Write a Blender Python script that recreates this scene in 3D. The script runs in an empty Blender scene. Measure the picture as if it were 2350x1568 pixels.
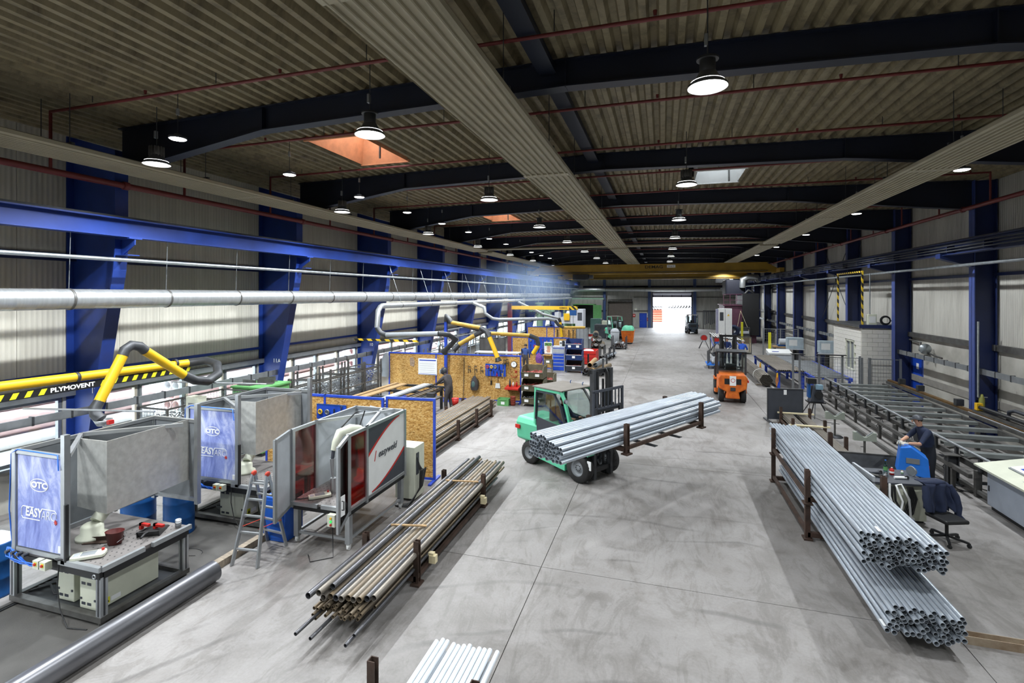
import bpy, math, random
from mathutils import Vector, Matrix
random.seed(11)
D = bpy.data; SC = bpy.context.scene; COL = SC.collection
R = math.radians; PI = math.pi
# ---------------------------------------------------------------- camera, world, exposure
cd = D.cameras.new('camera'); cam = D.objects.new('camera', cd); COL.objects.link(cam)
cam.location = (0, 0, 4.8); cam.rotation_euler = (R(90), 0, math.atan2(346, 1150))
cd.sensor_fit = 'HORIZONTAL'; cd.sensor_width = 36; cd.lens = 1150/2350*36
cd.shift_y = -(784-676)/2350; cd.clip_start = .05; cd.clip_end = 400
SC.camera = cam
W = D.worlds.new('overcast_sky'); SC.world = W; W.use_nodes = True
bg = W.node_tree.nodes['Background']; bg.inputs[0].default_value = (.86, .93, 1, 1); bg.inputs[1].default_value = 13
SC.view_settings.view_transform = 'Standard'; SC.view_settings.look = 'None'
SC.view_settings.gamma = 1; SC.view_settings.use_curve_mapping = False
SC.view_settings.exposure = .2
SC.cycles.use_denoising = True
SC.cycles.use_adaptive_sampling = True; SC.cycles.adaptive_threshold = .03; SC.cycles.max_bounces = 6; SC.cycles.diffuse_bounces = 3; SC.cycles.glossy_bounces = 3
SC.cycles.transparent_max_bounces = 12; SC.cycles.transmission_bounces = 4
SC.cycles.sample_clamp_indirect = 4; SC.cycles.caustics_reflective = False; SC.cycles.caustics_refractive = False
BELL_W, LED_W = 480, 1150      # lamp powers
# ---------------------------------------------------------------- mesh builder
class MB:
    def __init__(s): s.v = []; s.f = []; s.m = []
    def add(s, vs, fs, sm=False):
        o = len(s.v); s.v += [tuple(v) for v in vs]; s.f += [tuple(i+o for i in f) for f in fs]; s.m += [sm]*len(fs); return s
    def box(s, x0, x1, y0, y1, z0, z1):
        return s.add([(x0,y0,z0),(x1,y0,z0),(x1,y1,z0),(x0,y1,z0),(x0,y0,z1),(x1,y0,z1),(x1,y1,z1),(x0,y1,z1)],
                     [(3,2,1,0),(4,5,6,7),(0,1,5,4),(1,2,6,5),(2,3,7,6),(3,0,4,7)])
    def cb(s, c, d): return s.box(c[0]-d[0]/2, c[0]+d[0]/2, c[1]-d[1]/2, c[1]+d[1]/2, c[2]-d[2]/2, c[2]+d[2]/2)
    def frame(s, p, q, up):
        p = Vector(p); q = Vector(q); t = (q-p).normalized(); u = Vector(up)
        if abs(t.dot(u)) > .98: u = Vector((0,1,0)) if abs(t.y) < .9 else Vector((1,0,0))
        a = t.cross(u).normalized(); b = a.cross(t); return p, q, a, b
    def bar(s, p, q, w, h=None, up=(0,0,1)):
        h = w if h is None else h; p, q, a, b = s.frame(p, q, up); a = a*(w/2); b = b*(h/2)
        vs = [e+i*a+j*b for e in (p, q) for i, j in ((-1,-1),(1,-1),(1,1),(-1,1))]
        return s.add(vs, [(0,1,2,3),(7,6,5,4),(0,4,5,1),(1,5,6,2),(2,6,7,3),(3,7,4,0)])
    def cyl(s, p, q, r, n=12, r2=None, cap=True, sm=True):
        r2 = r if r2 is None else r2; p, q, a, b = s.frame(p, q, (0,0,1)); vs = []
        for e, rr in ((p, r), (q, r2)):
            vs += [e+(a*math.cos(2*PI*i/n)+b*math.sin(2*PI*i/n))*rr for i in range(n)]
        s.add(vs, [(i,(i+1)%n,n+(i+1)%n,n+i) for i in range(n)], sm)
        if cap: s.add(vs, [tuple(range(n-1,-1,-1)), tuple(range(n,2*n))])
        return s
    def pipe(s, p, q, r, t, n=14, dep=None):        # hollow tube open at both ends
        p, q, a, b = s.frame(p, q, (0,0,1)); L = (q-p).length; d = (q-p)/L; dep = min(dep or L/2, L/2)
        rings = [(p+d*dep, r-t), (p, r-t), (p, r), (q, r), (q, r-t), (q-d*dep, r-t)]; vs = []
        for e, rr in rings: vs += [e+(a*math.cos(2*PI*i/n)+b*math.sin(2*PI*i/n))*rr for i in range(n)]
        for k in range(5): s.add(vs[k*n:(k+2)*n], [(i,(i+1)%n,n+(i+1)%n,n+i) for i in range(n)], k in (0,2,4))
        return s
    def tube(s, pts, r, n=8, cap=True):
        pts = [Vector(p) for p in pts]; m = len(pts); rs = r if isinstance(r, (list,tuple)) else [r]*m; vs = []; a = None
        for k, p in enumerate(pts):
            t = (pts[min(k+1,m-1)]-pts[max(k-1,0)]).normalized()
            if a is None:
                u = Vector((0,0,1)) if abs(t.z) < .9 else Vector((1,0,0)); a = t.cross(u).normalized()
            else: a = (a-t*a.dot(t)).normalized()
            b = t.cross(a); vs += [p+(a*math.cos(2*PI*i/n)+b*math.sin(2*PI*i/n))*rs[k] for i in range(n)]
        s.add(vs, [(k*n+i,k*n+(i+1)%n,(k+1)*n+(i+1)%n,(k+1)*n+i) for k in range(m-1) for i in range(n)], True)
        if cap: s.add(vs, [tuple(range(n-1,-1,-1)), tuple(range((m-1)*n, m*n))])
        return s
    def prism(s, poly, ax, a, b):                    # polygon extruded along axis ax ('x','y','z')
        n = len(poly)
        def P(p, t): return {'x':(t,p[0],p[1]), 'y':(p[0],t,p[1]), 'z':(p[0],p[1],t)}[ax]
        vs = [P(p,a) for p in poly]+[P(p,b) for p in poly]
        return s.add(vs, [tuple(range(n-1,-1,-1)), tuple(range(n,2*n))]+[(i,(i+1)%n,n+(i+1)%n,n+i) for i in range(n)])
    def lathe(s, prof, n=20, c=(0,0,0), ax='z', sm=True):
        vs = []
        for r, z in prof:
            for i in range(n):
                x, y = r*math.cos(2*PI*i/n), r*math.sin(2*PI*i/n)
                vs.append({'z':(c[0]+x,c[1]+y,c[2]+z), 'y':(c[0]+x,c[1]+z,c[2]+y), 'x':(c[0]+z,c[1]+x,c[2]+y)}[ax])
        return s.add(vs, [(k*n+i,k*n+(i+1)%n,(k+1)*n+(i+1)%n,(k+1)*n+i) for k in range(len(prof)-1) for i in range(n)], sm)
    def sph(s, c, r, n=12, m=8):
        r = r if isinstance(r, (tuple,list)) else (r,r,r); vs = []
        for k in range(m+1):
            t = PI*k/m
            for i in range(n): vs.append((c[0]+r[0]*math.sin(t)*math.cos(2*PI*i/n), c[1]+r[1]*math.sin(t)*math.sin(2*PI*i/n), c[2]+r[2]*math.cos(t)))
        return s.add(vs, [(k*n+i,(k+1)*n+i,(k+1)*n+(i+1)%n,k*n+(i+1)%n) for k in range(m) for i in range(n)], True)
    def torus(s, c, R_, r, ax='z', n=20, m=8):
        prof = [(R_+r*math.cos(2*PI*k/m), r*math.sin(2*PI*k/m)) for k in range(m+1)]
        return s.lathe(prof, n, c, ax)
    def quad(s, a, b, c, d): return s.add([a,b,c,d], [(0,1,2,3)])
    def sheet(s, pts, th):                           # polyline in xy, extruded z by caller: list of (x,y,z0,z1)
        for p, q in zip(pts, pts[1:]):
            dx, dy = q[0]-p[0], q[1]-p[1]; L = math.hypot(dx,dy); nx, ny = -dy/L*th, dx/L*th
            s.add([(p[0],p[1],p[2]),(q[0],q[1],q[2]),(q[0]+nx,q[1]+ny,q[2]),(p[0]+nx,p[1]+ny,p[2]),
                   (p[0],p[1],p[3]),(q[0],q[1],q[3]),(q[0]+nx,q[1]+ny,q[3]),(p[0]+nx,p[1]+ny,p[3])],
                  [(3,2,1,0),(4,5,6,7),(0,1,5,4),(1,2,6,5),(2,3,7,6),(3,0,4,7)])
        return s
    def xf(s, M): s.v = [tuple(M @ Vector(v)) for v in s.v]; return s
    def mesh(s, name, mat):
        me = D.meshes.new(name); me.from_pydata(s.v, [], s.f); me.polygons.foreach_set('use_smooth', s.m)
        if mat: me.materials.append(mat)
        me.update(); return me
    def build(s, name, mat, parent=None, loc=None, rz=0, bevel=0, label=None):
        o = D.objects.new(name, s.mesh(name, mat)); COL.objects.link(o)
        if parent: o.parent = parent
        if loc: o.location = loc
        if rz: o.rotation_euler[2] = rz
        if bevel:
            b = o.modifiers.new('bevel', 'BEVEL'); b.width = bevel; b.segments = 2; b.limit_method = 'ANGLE'; b.angle_limit = R(40)
        if label: o['label'] = label
        return o
def link(name, me, parent=None, loc=(0,0,0), rot=(0,0,0)):
    o = D.objects.new(name, me); COL.objects.link(o); o.parent = parent; o.location = loc; o.rotation_euler = rot; return o
def tag(o, label, cat, group=None):
    o['label'] = label; o['category'] = cat
    if group: o['group'] = group
    return o
def thing(name, label, cat, loc=(0,0,0), rz=0, group=None):
    o = D.objects.new(name, None); COL.objects.link(o); o.location = loc; o.rotation_euler[2] = rz
    o.empty_display_size = .1
    return tag(o, label, cat, group)
def struct(o): o['kind'] = 'structure'; return o
def sempty(name):
    o = D.objects.new(name, None); COL.objects.link(o); return struct(o)
def copy_tree(o, parent=None):
    c = o.copy(); COL.objects.link(c); c.parent = parent
    for ch in list(o.children): copy_tree(ch, c)
    return c
ORD = ['nearest','second','third','fourth','fifth','sixth','seventh','eighth','ninth','tenth','eleventh','twelfth','thirteenth','fourteenth','fifteenth']
def nth(k, what='from the camera'): return ('nearest to the camera' if k == 0 else ORD[k]+' '+what)
# ---------------------------------------------------------------- materials
def C(h):
    h = h.lstrip('#'); v = [int(h[i:i+2],16)/255 for i in (0,2,4)]
    return tuple((x/12.92 if x < .04045 else ((x+.055)/1.055)**2.4) for x in v)+(1,)
def mixc(c, k): return tuple(min(1, x*k) for x in c[:3])+(1,)
MATS = {}
class N:
    def __init__(s, name):
        s.m = D.materials.new(name); s.m.use_nodes = True; s.t = s.m.node_tree; s.b = s.t.nodes['Principled BSDF']; s.o = s.t.nodes['Material Output']
    def n(s, ty, **k):
        x = s.t.nodes.new(ty)
        for a, v in k.items():
            if a.startswith('i_'):
                key = a[2:].replace('_',' '); x.inputs[int(key) if key.isdigit() else key].default_value = v
            else: setattr(x, a, v)
        return x
    def l(s, a, b): s.t.links.new(a, b)
    def ramp(s, src, stops):
        r = s.n('ShaderNodeValToRGB'); e = r.color_ramp.elements
        while len(e) < len(stops): e.new(.5)
        for k, (p, c) in enumerate(stops): e[k].position = p; e[k].color = c if len(c) == 4 else tuple(c)+(1,)
        s.l(src, r.inputs[0]); return r.outputs[0]
    def coord(s, scale=(1,1,1), kind='Object', rot=(0,0,0)):
        t = s.n('ShaderNodeTexCoord'); m = s.n('ShaderNodeMapping'); m.inputs['Scale'].default_value = scale; m.inputs['Rotation'].default_value = rot
        s.l(t.outputs[kind], m.inputs[0]); return m.outputs[0]
    def noise(s, vec, scale, detail=4, rough=.55, dist=0):
        x = s.n('ShaderNodeTexNoise', i_Scale=scale, i_Detail=detail, i_Roughness=rough, i_Distortion=dist); s.l(vec, x.inputs['Vector']); return x.outputs[0]
    def mix(s, f, a, b, mode='MIX'):
        x = s.n('ShaderNodeMix', data_type='RGBA', blend_type=mode)
        for v, i in ((f,0),(a,6),(b,7)):
            if hasattr(v, 'node'): s.l(v, x.inputs[i])
            else: x.inputs[i].default_value = v
        return x.outputs[2]
    def bump(s, h, k, dist=.02):
        x = s.n('ShaderNodeBump', i_Strength=k, i_Distance=dist); s.l(h, x.inputs['Height']); s.l(x.outputs[0], s.b.inputs['Normal'])
def mat(name, col, rough=.55, metal=0, var=.12, scale=4, bump=0, bscale=60, stretch=(1,1,1), spec=.5, col2=None, coat=0):
    if name in MATS: return MATS[name]
    n = N(name); c = C(col) if isinstance(col, str) else col
    v = n.coord(stretch); ns = n.noise(v, scale, 5)
    lo = C(col2) if col2 else mixc(c, 1-var); hi = c if col2 else mixc(c, 1+var)
    n.l(n.ramp(ns, [(.32, lo), (.68, hi)]), n.b.inputs['Base Color'])
    n.b.inputs['Roughness'].default_value = rough; n.b.inputs['Metallic'].default_value = metal
    n.b.inputs['Specular IOR Level'].default_value = spec
    if coat: n.b.inputs['Coat Weight'].default_value = coat
    if bump: n.bump(n.noise(v, bscale, 3), bump)
    MATS[name] = n.m; return n.m
def emat(name, col, strength):
    n = N(name); n.b.inputs['Base Color'].default_value = C(col); n.b.inputs['Emission Color'].default_value = C(col); n.b.inputs['Emission Strength'].default_value = strength
    MATS[name] = n.m; return n.m
def glass(name, col, tint=.9, rough=.03, gl=.12):
    n = N(name); tr = n.n('ShaderNodeBsdfTransparent'); tr.inputs[0].default_value = mixc(C(col), tint); g = n.n('ShaderNodeBsdfGlossy'); g.inputs['Roughness'].default_value = rough
    mx = n.n('ShaderNodeMixShader', i_0=gl); n.l(tr.outputs[0], mx.inputs[1]); n.l(g.outputs[0], mx.inputs[2]); n.l(mx.outputs[0], n.o.inputs[0]); MATS[name] = n.m; return n.m
# concrete floor: pale worn slab with darker dirt clouds, tyre arcs and fine scratches
n = N('concrete'); v = n.coord((1,1,1)); big = n.noise(v, .16, 5, .6, .4); mid = n.noise(v, 1.3, 6, .65, .6); fine = n.noise(v, 26, 3)
base = n.ramp(big, [(.30, C('#6b6864')), (.5, C('#888583')), (.72, C('#9e9b99'))])
c2 = n.ramp(mid, [(.28, (.62,.60,.57,1)), (.55, (1,1,1,1)), (.8, (1.0,1.0,1.0,1))])
col = n.mix(.8, base, c2, 'MULTIPLY')
vs_ = n.coord((.35,.12,1), rot=(0,0,.5)); st = n.noise(vs_, 5, 6, .75, 2.2); col = n.mix(.75, col, n.ramp(st, [(.40, (.72,.71,.69,1)), (.52, (1,1,1,1))]), 'MULTIPLY')
wv = n.n('ShaderNodeTexWave', wave_type='RINGS', rings_direction='Z', i_Scale=.23, i_Distortion=6, i_Detail=4, **{'i_Detail_Scale':.5}); n.l(v, wv.inputs['Vector'])
arc = n.ramp(wv.outputs['Fac'], [(.0,(.55,.55,.55,1)),(.025,(1,1,1,1)),(1,(1,1,1,1))]); msk = n.ramp(n.noise(v, .35, 3), [(.48,(0,0,0,1)),(.60,(1,1,1,1))])
col = n.mix(.7, col, n.mix(msk, (1,1,1,1), arc), 'MULTIPLY')
wv2 = n.n('ShaderNodeTexWave', wave_type='RINGS', rings_direction='Z', i_Scale=.41, i_Distortion=9, i_Detail=3, **{'i_Detail_Scale':.4}); n.l(n.coord((1,.8,1), rot=(0,0,.9)), wv2.inputs['Vector'])
arc2 = n.ramp(wv2.outputs['Fac'], [(.0,(.6,.6,.6,1)),(.02,(1,1,1,1)),(1,(1,1,1,1))]); msk2 = n.ramp(n.noise(n.coord((1,1,1), rot=(0,0,1)), .5, 3), [(.5,(0,0,0,1)),(.6,(1,1,1,1))])
col = n.mix(.6, col, n.mix(msk2, (1,1,1,1), arc2), 'MULTIPLY')
n.l(n.mix(.3, col, n.ramp(fine, [(.3,(.7,.7,.7,1)),(.7,(1.1,1.1,1.1,1))]), 'MULTIPLY'), n.b.inputs['Base Color'])
n.l(n.ramp(mid, [(.3,(.42,.42,.42,1)),(.7,(.66,.66,.66,1))]), n.b.inputs['Roughness']); n.bump(fine, .12); M_FLOOR = n.m
M_DARKFLOOR = mat('dark_floor_coating', '#4a4845', .7, var=.25, scale=1.6, bump=.1)
M_JOINT = mat('joint_filler', '#3c3a37', .9)
# ribbed cladding
def ribbed(name, col, dark, k=.35, freq=60, ax=1):
    n = N(name); v = n.coord(); sep = n.n('ShaderNodeSeparateXYZ'); n.l(v, sep.inputs[0])
    ml = n.n('ShaderNodeMath', operation='MULTIPLY', i_1=freq); n.l(sep.outputs[ax], ml.inputs[0]); sn = n.n('ShaderNodeMath', operation='SINE'); n.l(ml.outputs[0], sn.inputs[0])
    vs = n.coord((1.2,1.2,.15)); ns = n.noise(vs, 2.2, 6, .7, .5)
    c = n.ramp(ns, [(.3, C(dark)), (.55, C(col)), (.8, mixc(C(col),1.06))])
    rr = n.ramp(sn.outputs[0], [(.0, (.90,.90,.90,1)), (.5, (1,1,1,1))])
    n.l(n.mix(.8, c, rr, 'MULTIPLY'), n.b.inputs['Base Color'])
    n.b.inputs['Roughness'].default_value = .6; n.bump(sn.outputs[0], k, .01); return n.m
M_CLADL = ribbed('cream_ribbed_cladding', '#c9c6ba', '#b9b6aa'); M_CLADR = ribbed('grey_ribbed_cladding', '#c2c0b8', '#a3a199')
M_CLADB = ribbed('end_wall_cladding', '#b5b5b0', '#96968f', ax=0)
M_CONCW = mat('painted_concrete_wall', '#c4c2ba', .7, var=.0, scale=1.1, col2='#a19e95', bump=.1)
M_DECK = ribbed('trapezoid_deck_paint', '#8d8266', '#5f5540', 0, 1); M_DECKD = M_DECK
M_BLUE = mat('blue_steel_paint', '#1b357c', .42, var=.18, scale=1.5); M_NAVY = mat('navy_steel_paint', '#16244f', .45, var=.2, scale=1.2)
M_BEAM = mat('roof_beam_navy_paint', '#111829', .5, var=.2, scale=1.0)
M_FRAMEBLUE = mat('partition_blue_paint', '#2747b5', .45, var=.12)
M_GALV = mat('galvanised_steel', '#a9b0b4', .36, .85, var=.2, scale=5, bump=.03); M_SPIRAL = mat('spiral_duct_steel', '#b4b8ba', .38, .7, var=.1, scale=3, stretch=(1,8,1))
M_ALU = mat('aluminium_profile', '#a9adb0', .38, .7, var=.08); M_ALUD = mat('dull_aluminium', '#8c9093', .5, .6, var=.12)
M_GPIPE = mat('zinc_pipe', '#b4bdc7', .36, .55, var=.16, scale=7, stretch=(1,.15,1)); M_WPIPE = mat('pale_zinc_pipe', '#dde4ea', .45, .25, var=.06, scale=6)
M_BPIPE = mat('mill_steel_pipe', '#6f6a63', .4, .5, var=.0, scale=2.2, stretch=(1,.25,1), col2='#938c82'); M_RPIPE = mat('rust_tinted_pipe', '#8c7a5e', .45, .4, scale=2.2, stretch=(1,.25,1), col2='#6f685f')
M_DPIPE = mat('dark_mill_pipe', '#67686c', .32, .65, var=.3, scale=2, stretch=(1,.3,1)); M_BORE = mat('pipe_bore_dark', '#191715', .9)
M_RUST = mat('brown_rusted_frame', '#4d3a30', .75, .2, scale=5, col2='#33271f', bump=.15)
M_DSTEEL = mat('dark_grey_steel', '#45474a', .5, .5, var=.25, scale=4); M_MSTEEL = mat('worn_grey_steel', '#6c6c6a', .5, .55, var=.25, scale=4, col2='#4f4d4a')
M_BLACK = mat('black_plastic', '#17181a', .5, var=.1); M_RUBBER = mat('tyre_rubber', '#242424', .8, var=.25, scale=9, bump=.1)
M_CHAR = mat('charcoal_paint', '#3a3e46', .5, var=.1); M_WHITE = mat('white_paint', '#dfe1e0', .45, var=.04); M_PAPER = mat('white_paper', '#eceeee', .7, var=.02)
M_IVORY = mat('ivory_paint', '#cfd2c0', .45, var=.05); M_LGREY = mat('light_grey_paint', '#b4bac0', .5, var=.07); M_MGREY = mat('mid_grey_paint', '#7f8488', .55, var=.1)
M_YEL = mat('yellow_paint', '#e0b21c', .45, var=.06); M_CRANE = mat('crane_yellow_paint', '#9a7a24', .5, var=.2, scale=1); M_LEMON = mat('lemon_stripe', '#d8d42a', .5, var=.03)
M_RED = mat('red_paint', '#b8231c', .5, var=.1); M_PIPERED = mat('sprinkler_red_paint', '#6a2624', .5, var=.1); M_ORANGE = mat('forklift_orange', '#dd7420', .5, var=.0, scale=5, col2='#b9551a')
M_GREEN = mat('forklift_mint_green', '#5fc09a', .42, var=.05, scale=2); M_DGREEN = mat('container_green', '#5d9a5b', .6, var=.1); M_MAROON = mat('maroon_paint', '#4f2a3c', .55, var=.15)
M_SIGNBLUE = mat('tool_board_blue', '#1646b8', .5, var=.08); M_MBLUE = mat('machine_blue_paint', '#1f6fd0', .42, var=.08); M_DBLUE = mat('drum_blue_paint', '#0e4a86', .5, var=.2); M_OLIVE = mat('olive_bin_paint', '#5d5946', .65, var=.25)
M_WOOD = mat('plank_wood', '#b39468', .7, var=.0, scale=3, stretch=(1,8,1), col2='#8f7350'); M_PALEWOOD = mat('pale_batten_wood', '#d9cda8', .7, var=.1); M_GREYWOOD = mat('weathered_timber', '#8a7f70', .85, var=.25, scale=5, stretch=(1,6,1), bump=.2)
M_SKIN = mat('skin', '#b98d74', .55, var=.06); M_NAVYCLOTH = mat('navy_cloth', '#17223c', .85, var=.15, scale=9, bump=.1); M_BLUECLOTH = mat('blue_work_cloth', '#2450b4', .85, var=.12, scale=9, bump=.1); M_DARKCLOTH = mat('charcoal_work_cloth', '#3f3c3e', .8, var=.2, scale=8, bump=.1)
M_HAIR = mat('dark_hair', '#1d1815', .7); M_GLOVE = mat('grey_work_glove', '#c6c2b8', .8, var=.1); M_PURPLE = mat('purple_fabric', '#6a3a86', .8, var=.35, scale=14)
M_HEATER = mat('heater_panel_cream', '#a59e88', .55, var=.08, scale=1.4); M_ORINTERIOR = mat('skylight_curb_wood', '#c98a62', .7, var=.15); M_SCRAP = mat('mixed_scrap_steel', '#8b8d90', .45, .7, var=.4, scale=12)
M_REDSCRAP = mat('red_dipped_fittings', '#a6524a', .6, .1, var=.35, scale=20); M_ZINCPANEL = mat('zinc_coated_sheet', '#cbcbc6', .38, .4, var=.12, scale=9, bump=.02)
G_CLEAR = glass('window_glass', '#f4f8f8', .96, .02, .06); G_CAB = glass('cab_glass', '#eef6f5', .95, .03, .12); G_RED = glass('red_welding_screen', '#c2202a', .9, .08, .12); G_SMOKE = glass('brown_tinted_screen', '#4d463f', .8, .05, .1)
n = N('frosted_skylight'); tl = n.n('ShaderNodeBsdfTranslucent'); tl.inputs[0].default_value = (.9,.9,.9,1); n.l(tl.outputs[0], n.o.inputs[0]); M_FROST = n.m
# OSB board
n = N('osb_board'); v = n.coord((1,1,1)); w1 = n.n('ShaderNodeTexVoronoi', i_Scale=24); vv = n.coord((1,1,2.6), rot=(.5,.4,.7)); dn = n.noise(v, 6, 3); ad = n.mix(.12, vv, dn); n.l(ad, w1.inputs['Vector'])
hsv = n.n('ShaderNodeSeparateColor'); n.l(w1.outputs['Color'], hsv.inputs[0])
cc = n.ramp(hsv.outputs[0], [(.0, C('#8f6527')), (.35, C('#b98b45')), (.7, C('#cda25c')), (1, C('#dcbb7d'))]); n.l(n.mix(.5, cc, n.ramp(n.noise(v, 1.2, 4), [(.3,(.75,.72,.68,1)),(.65,(1,1,1,1))]), 'MULTIPLY'), n.b.inputs['Base Color']); n.b.inputs['Roughness'].default_value = .7; n.bump(hsv.outputs[0], .08); M_OSB = n.m
# printed blue cloud banner
n = N('blue_cloud_print'); v = n.coord((2.2,1,.8)); c = n.ramp(n.noise(v, 1.6, 7, .68, .8), [(.32, C('#5566b5')), (.5, C('#8d9bd8')), (.68, C('#d5dcf4'))]); n.l(c, n.b.inputs['Base Color']); n.b.inputs['Roughness'].default_value = .4; M_CLOUD = n.m
# hazard stripes (paint) along local x+z
def hazard(name, a, b, freq, rot):
    n = N(name); v = n.coord((1,1,1), rot=rot); sep = n.n('ShaderNodeSeparateXYZ'); n.l(v, sep.inputs[0]); ml = n.n('ShaderNodeMath', operation='MULTIPLY', i_1=freq); n.l(sep.outputs[0], ml.inputs[0]); fr = n.n('ShaderNodeMath', operation='FRACT'); n.l(ml.outputs[0], fr.inputs[0])
    r = n.ramp(fr.outputs[0], [(.0, C(a)), (.5, C(b))]); r.node.color_ramp.interpolation = 'CONSTANT'; n.l(r, n.b.inputs['Base Color']); n.b.inputs['Roughness'].default_value = .5; return n.m
M_HAZ = hazard('yellow_black_stripe', '#d6b52a', '#1d1d1b', 5, (.0,.78,.78))
# lettering
def text(body, size, mt, parent, loc, rot, name='lettering', shear=0, depth=.002, bold=0, align='CENTER', sx=1):
    cu = D.curves.new('t', 'FONT'); cu.body = body; cu.size = size; cu.extrude = depth; cu.offset = bold; cu.shear = shear; cu.align_x = align; cu.align_y = 'CENTER'; cu.resolution_u = 3
    t = D.objects.new('t', cu); COL.objects.link(t); dg = bpy.context.evaluated_depsgraph_get(); me = D.meshes.new_from_object(t.evaluated_get(dg)); D.objects.remove(t); D.curves.remove(cu)
    me.name = name; me.materials.clear(); me.materials.append(mt); o = link(name, me, parent, loc, rot); o.scale[0] = sx; return o
# ================================================================ STRUCTURE
XL, XR, Y0, Y1, RX = -13.75, 10.62, -9.0, 75.0, -1.6
FR = [8.6+6*k for k in range(11)]                       # portal frames
def rooftop(x): return 8.86-.02*abs(x-RX)
# floor slabs with recessed joints
fl = sempty('floor')
gx = [XL-.4, -8.05, -2.05, 3.95, XR+.4]; gy = [Y0, -3.4, 2.6]+FR[:11]+[Y1+.3]
for i in range(len(gx)-1):
    for j in range(len(gy)-1):
        MB().box(gx[i]+.006, gx[i+1]-.006, gy[j]+.006, gy[j+1]-.006, -.2, 0).build('slab', M_FLOOR, fl)
MB().box(gx[0], gx[-1], Y0, Y1, -.22, -.012).build('joint_bed', M_JOINT, fl)
struct(MB().box(XL-40, XR+30, Y1+.3, Y1+60, -.25, -.03).build('yard_ground', mat('yard_asphalt', '#a8a6a2', .8, var=.1, scale=.3)))
struct(MB().box(XL-45, XL-.4, Y0, Y1+.3, -.25, -.03).build('side_yard_ground', MATS['yard_asphalt']))
# dark coated track strip with sunk rails under the welding cells
trk = struct(MB().box(-9.75, -7.45, 2.2, 9.2, .0, .006).build('floor_track_strip', M_DARKFLOOR))
# ceiling deck : trapezoid ribs running along the hall, one sheet run per bay, openings at skylights
ce = sempty('ceiling'); ce.name = 'ceiling'
SKY = [(-8.6,-7.1,10.6,13.05), (1.05,2.45,16.75,18.65), (-8.6,-7.1,22.6,25.0)]
def deck(x0, x1, y0, y1):
    pr = []; x = x0; p = .28
    while x < x1-1e-6:
        for dx, dz in ((0,.0),(.10,.0),(.14,.11),(.24,.11),(.28,.0)):
            xx = min(x+dx, x1); pr.append((xx, rooftop(xx)+.01+dz))
        x += p
    vs = []; fs = []
    for x, z in pr: vs += [(x,y0,z),(x,y1,z)]
    for k in range(len(pr)-1):
        if abs(pr[k][0]-pr[k+1][0]) > 1e-6: fs.append((2*k,2*k+1,2*k+3,2*k+2))
    MB().add(vs, fs).build('roof_sheet', M_DECK, ce)
ys = [Y0, 2.6]+FR+[Y1+.3]
for a, b in zip(ys, ys[1:]):
    hs = [s for s in SKY if s[2] >= a-.01 and s[3] <= b+.01]; cuts = [(XL-.3, XR+.3)]
    if hs:
        s = hs[0]; k0 = XL-.3+.28*math.floor((s[0]-XL+.3)/.28); k1 = XL-.3+.28*math.ceil((s[1]-XL+.3)/.28)
        deck(XL-.3, k0, a, b); deck(k1, XR+.3, a, b); deck(k0, k1, a, s[2]); deck(k0, k1, s[3], b)
    else: deck(XL-.3, XR+.3, a, b)
MB().add([(XL-.4,Y0,9.3),(XR+.4,Y0,9.3),(XR+.4,FR[0]+1.9,9.3),(XL-.4,FR[0]+1.9,9.3)],[(0,1,2,3)]).build('roof_outer_skin', M_DSTEEL, ce)
def skin(x0,x1,y0,y1): MB().box(x0,x1,y0,y1,9.28,9.3).build('roof_outer_skin', M_DSTEEL, ce)
prev = FR[0]+1.9
for s in SKY:
    if s[2] > prev: skin(XL-.4, XR+.4, prev, s[2])
    skin(XL-.4, s[0], s[2], s[3]); skin(s[1], XR+.4, s[2], s[3]); prev = s[3]
skin(XL-.4, XR+.4, prev, Y1+.3)
for k, (x0,x1,y0,y1) in enumerate(SKY):
    wd = ('salmon timber-lined roof skylight above the welding cells','white-lined roof skylight above the forklift aisle','far salmon-lined roof skylight over the partitions')[k]
    t = thing('skylight', wd, 'skylight', ((x0+x1)/2,(y0+y1)/2,0)); a, b = (x1-x0)/2, (y1-y0)/2; z0, z1 = 8.68, 9.75; cm = M_WHITE if k == 1 else M_ORINTERIOR; i = .25
    for nm, p, q, r, u in (('lining',(-a,-b),(a,-b),(a-i,-b+i),(-a+i,-b+i)),('lining',(a,-b),(a,b),(a-i,b-i),(a-i,-b+i)),('lining',(a,b),(-a,b),(-a+i,b-i),(a-i,b-i)),('lining',(-a,b),(-a,-b),(-a+i,-b+i),(-a+i,b-i))):
        MB().add([(p[0],p[1],z0),(q[0],q[1],z0),(r[0],r[1],z1),(u[0],u[1],z1),(p[0]*1.05,p[1]*1.05,z1),(q[0]*1.05,q[1]*1.05,z1)],[(0,1,2,3),(0,4,5,1),(4,3,2,5)]).build(nm, cm, t)
    for s_ in (-1,1): MB().box(-a-.05,a+.05,min(s_*b,s_*(b+.06)),max(s_*b,s_*(b+.06)),z0-.03,z0+.05).build('trim_strip', cm, t)
    MB().box(-a+i-.02,a-i+.02,-b+i-.02,b-i+.02,z1,z1+.03).build('dome_pane', M_FROST, t)
    MB().box(-.02,.02,-b+i,b-i,z1-.05,z1).build('glazing_bar', cm, t); MB().cyl((a*.5,b*.3,z0-.12),(a*.5,b*.3,z1),.03,8).build('opener_rod', M_MSTEEL, t)
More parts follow.
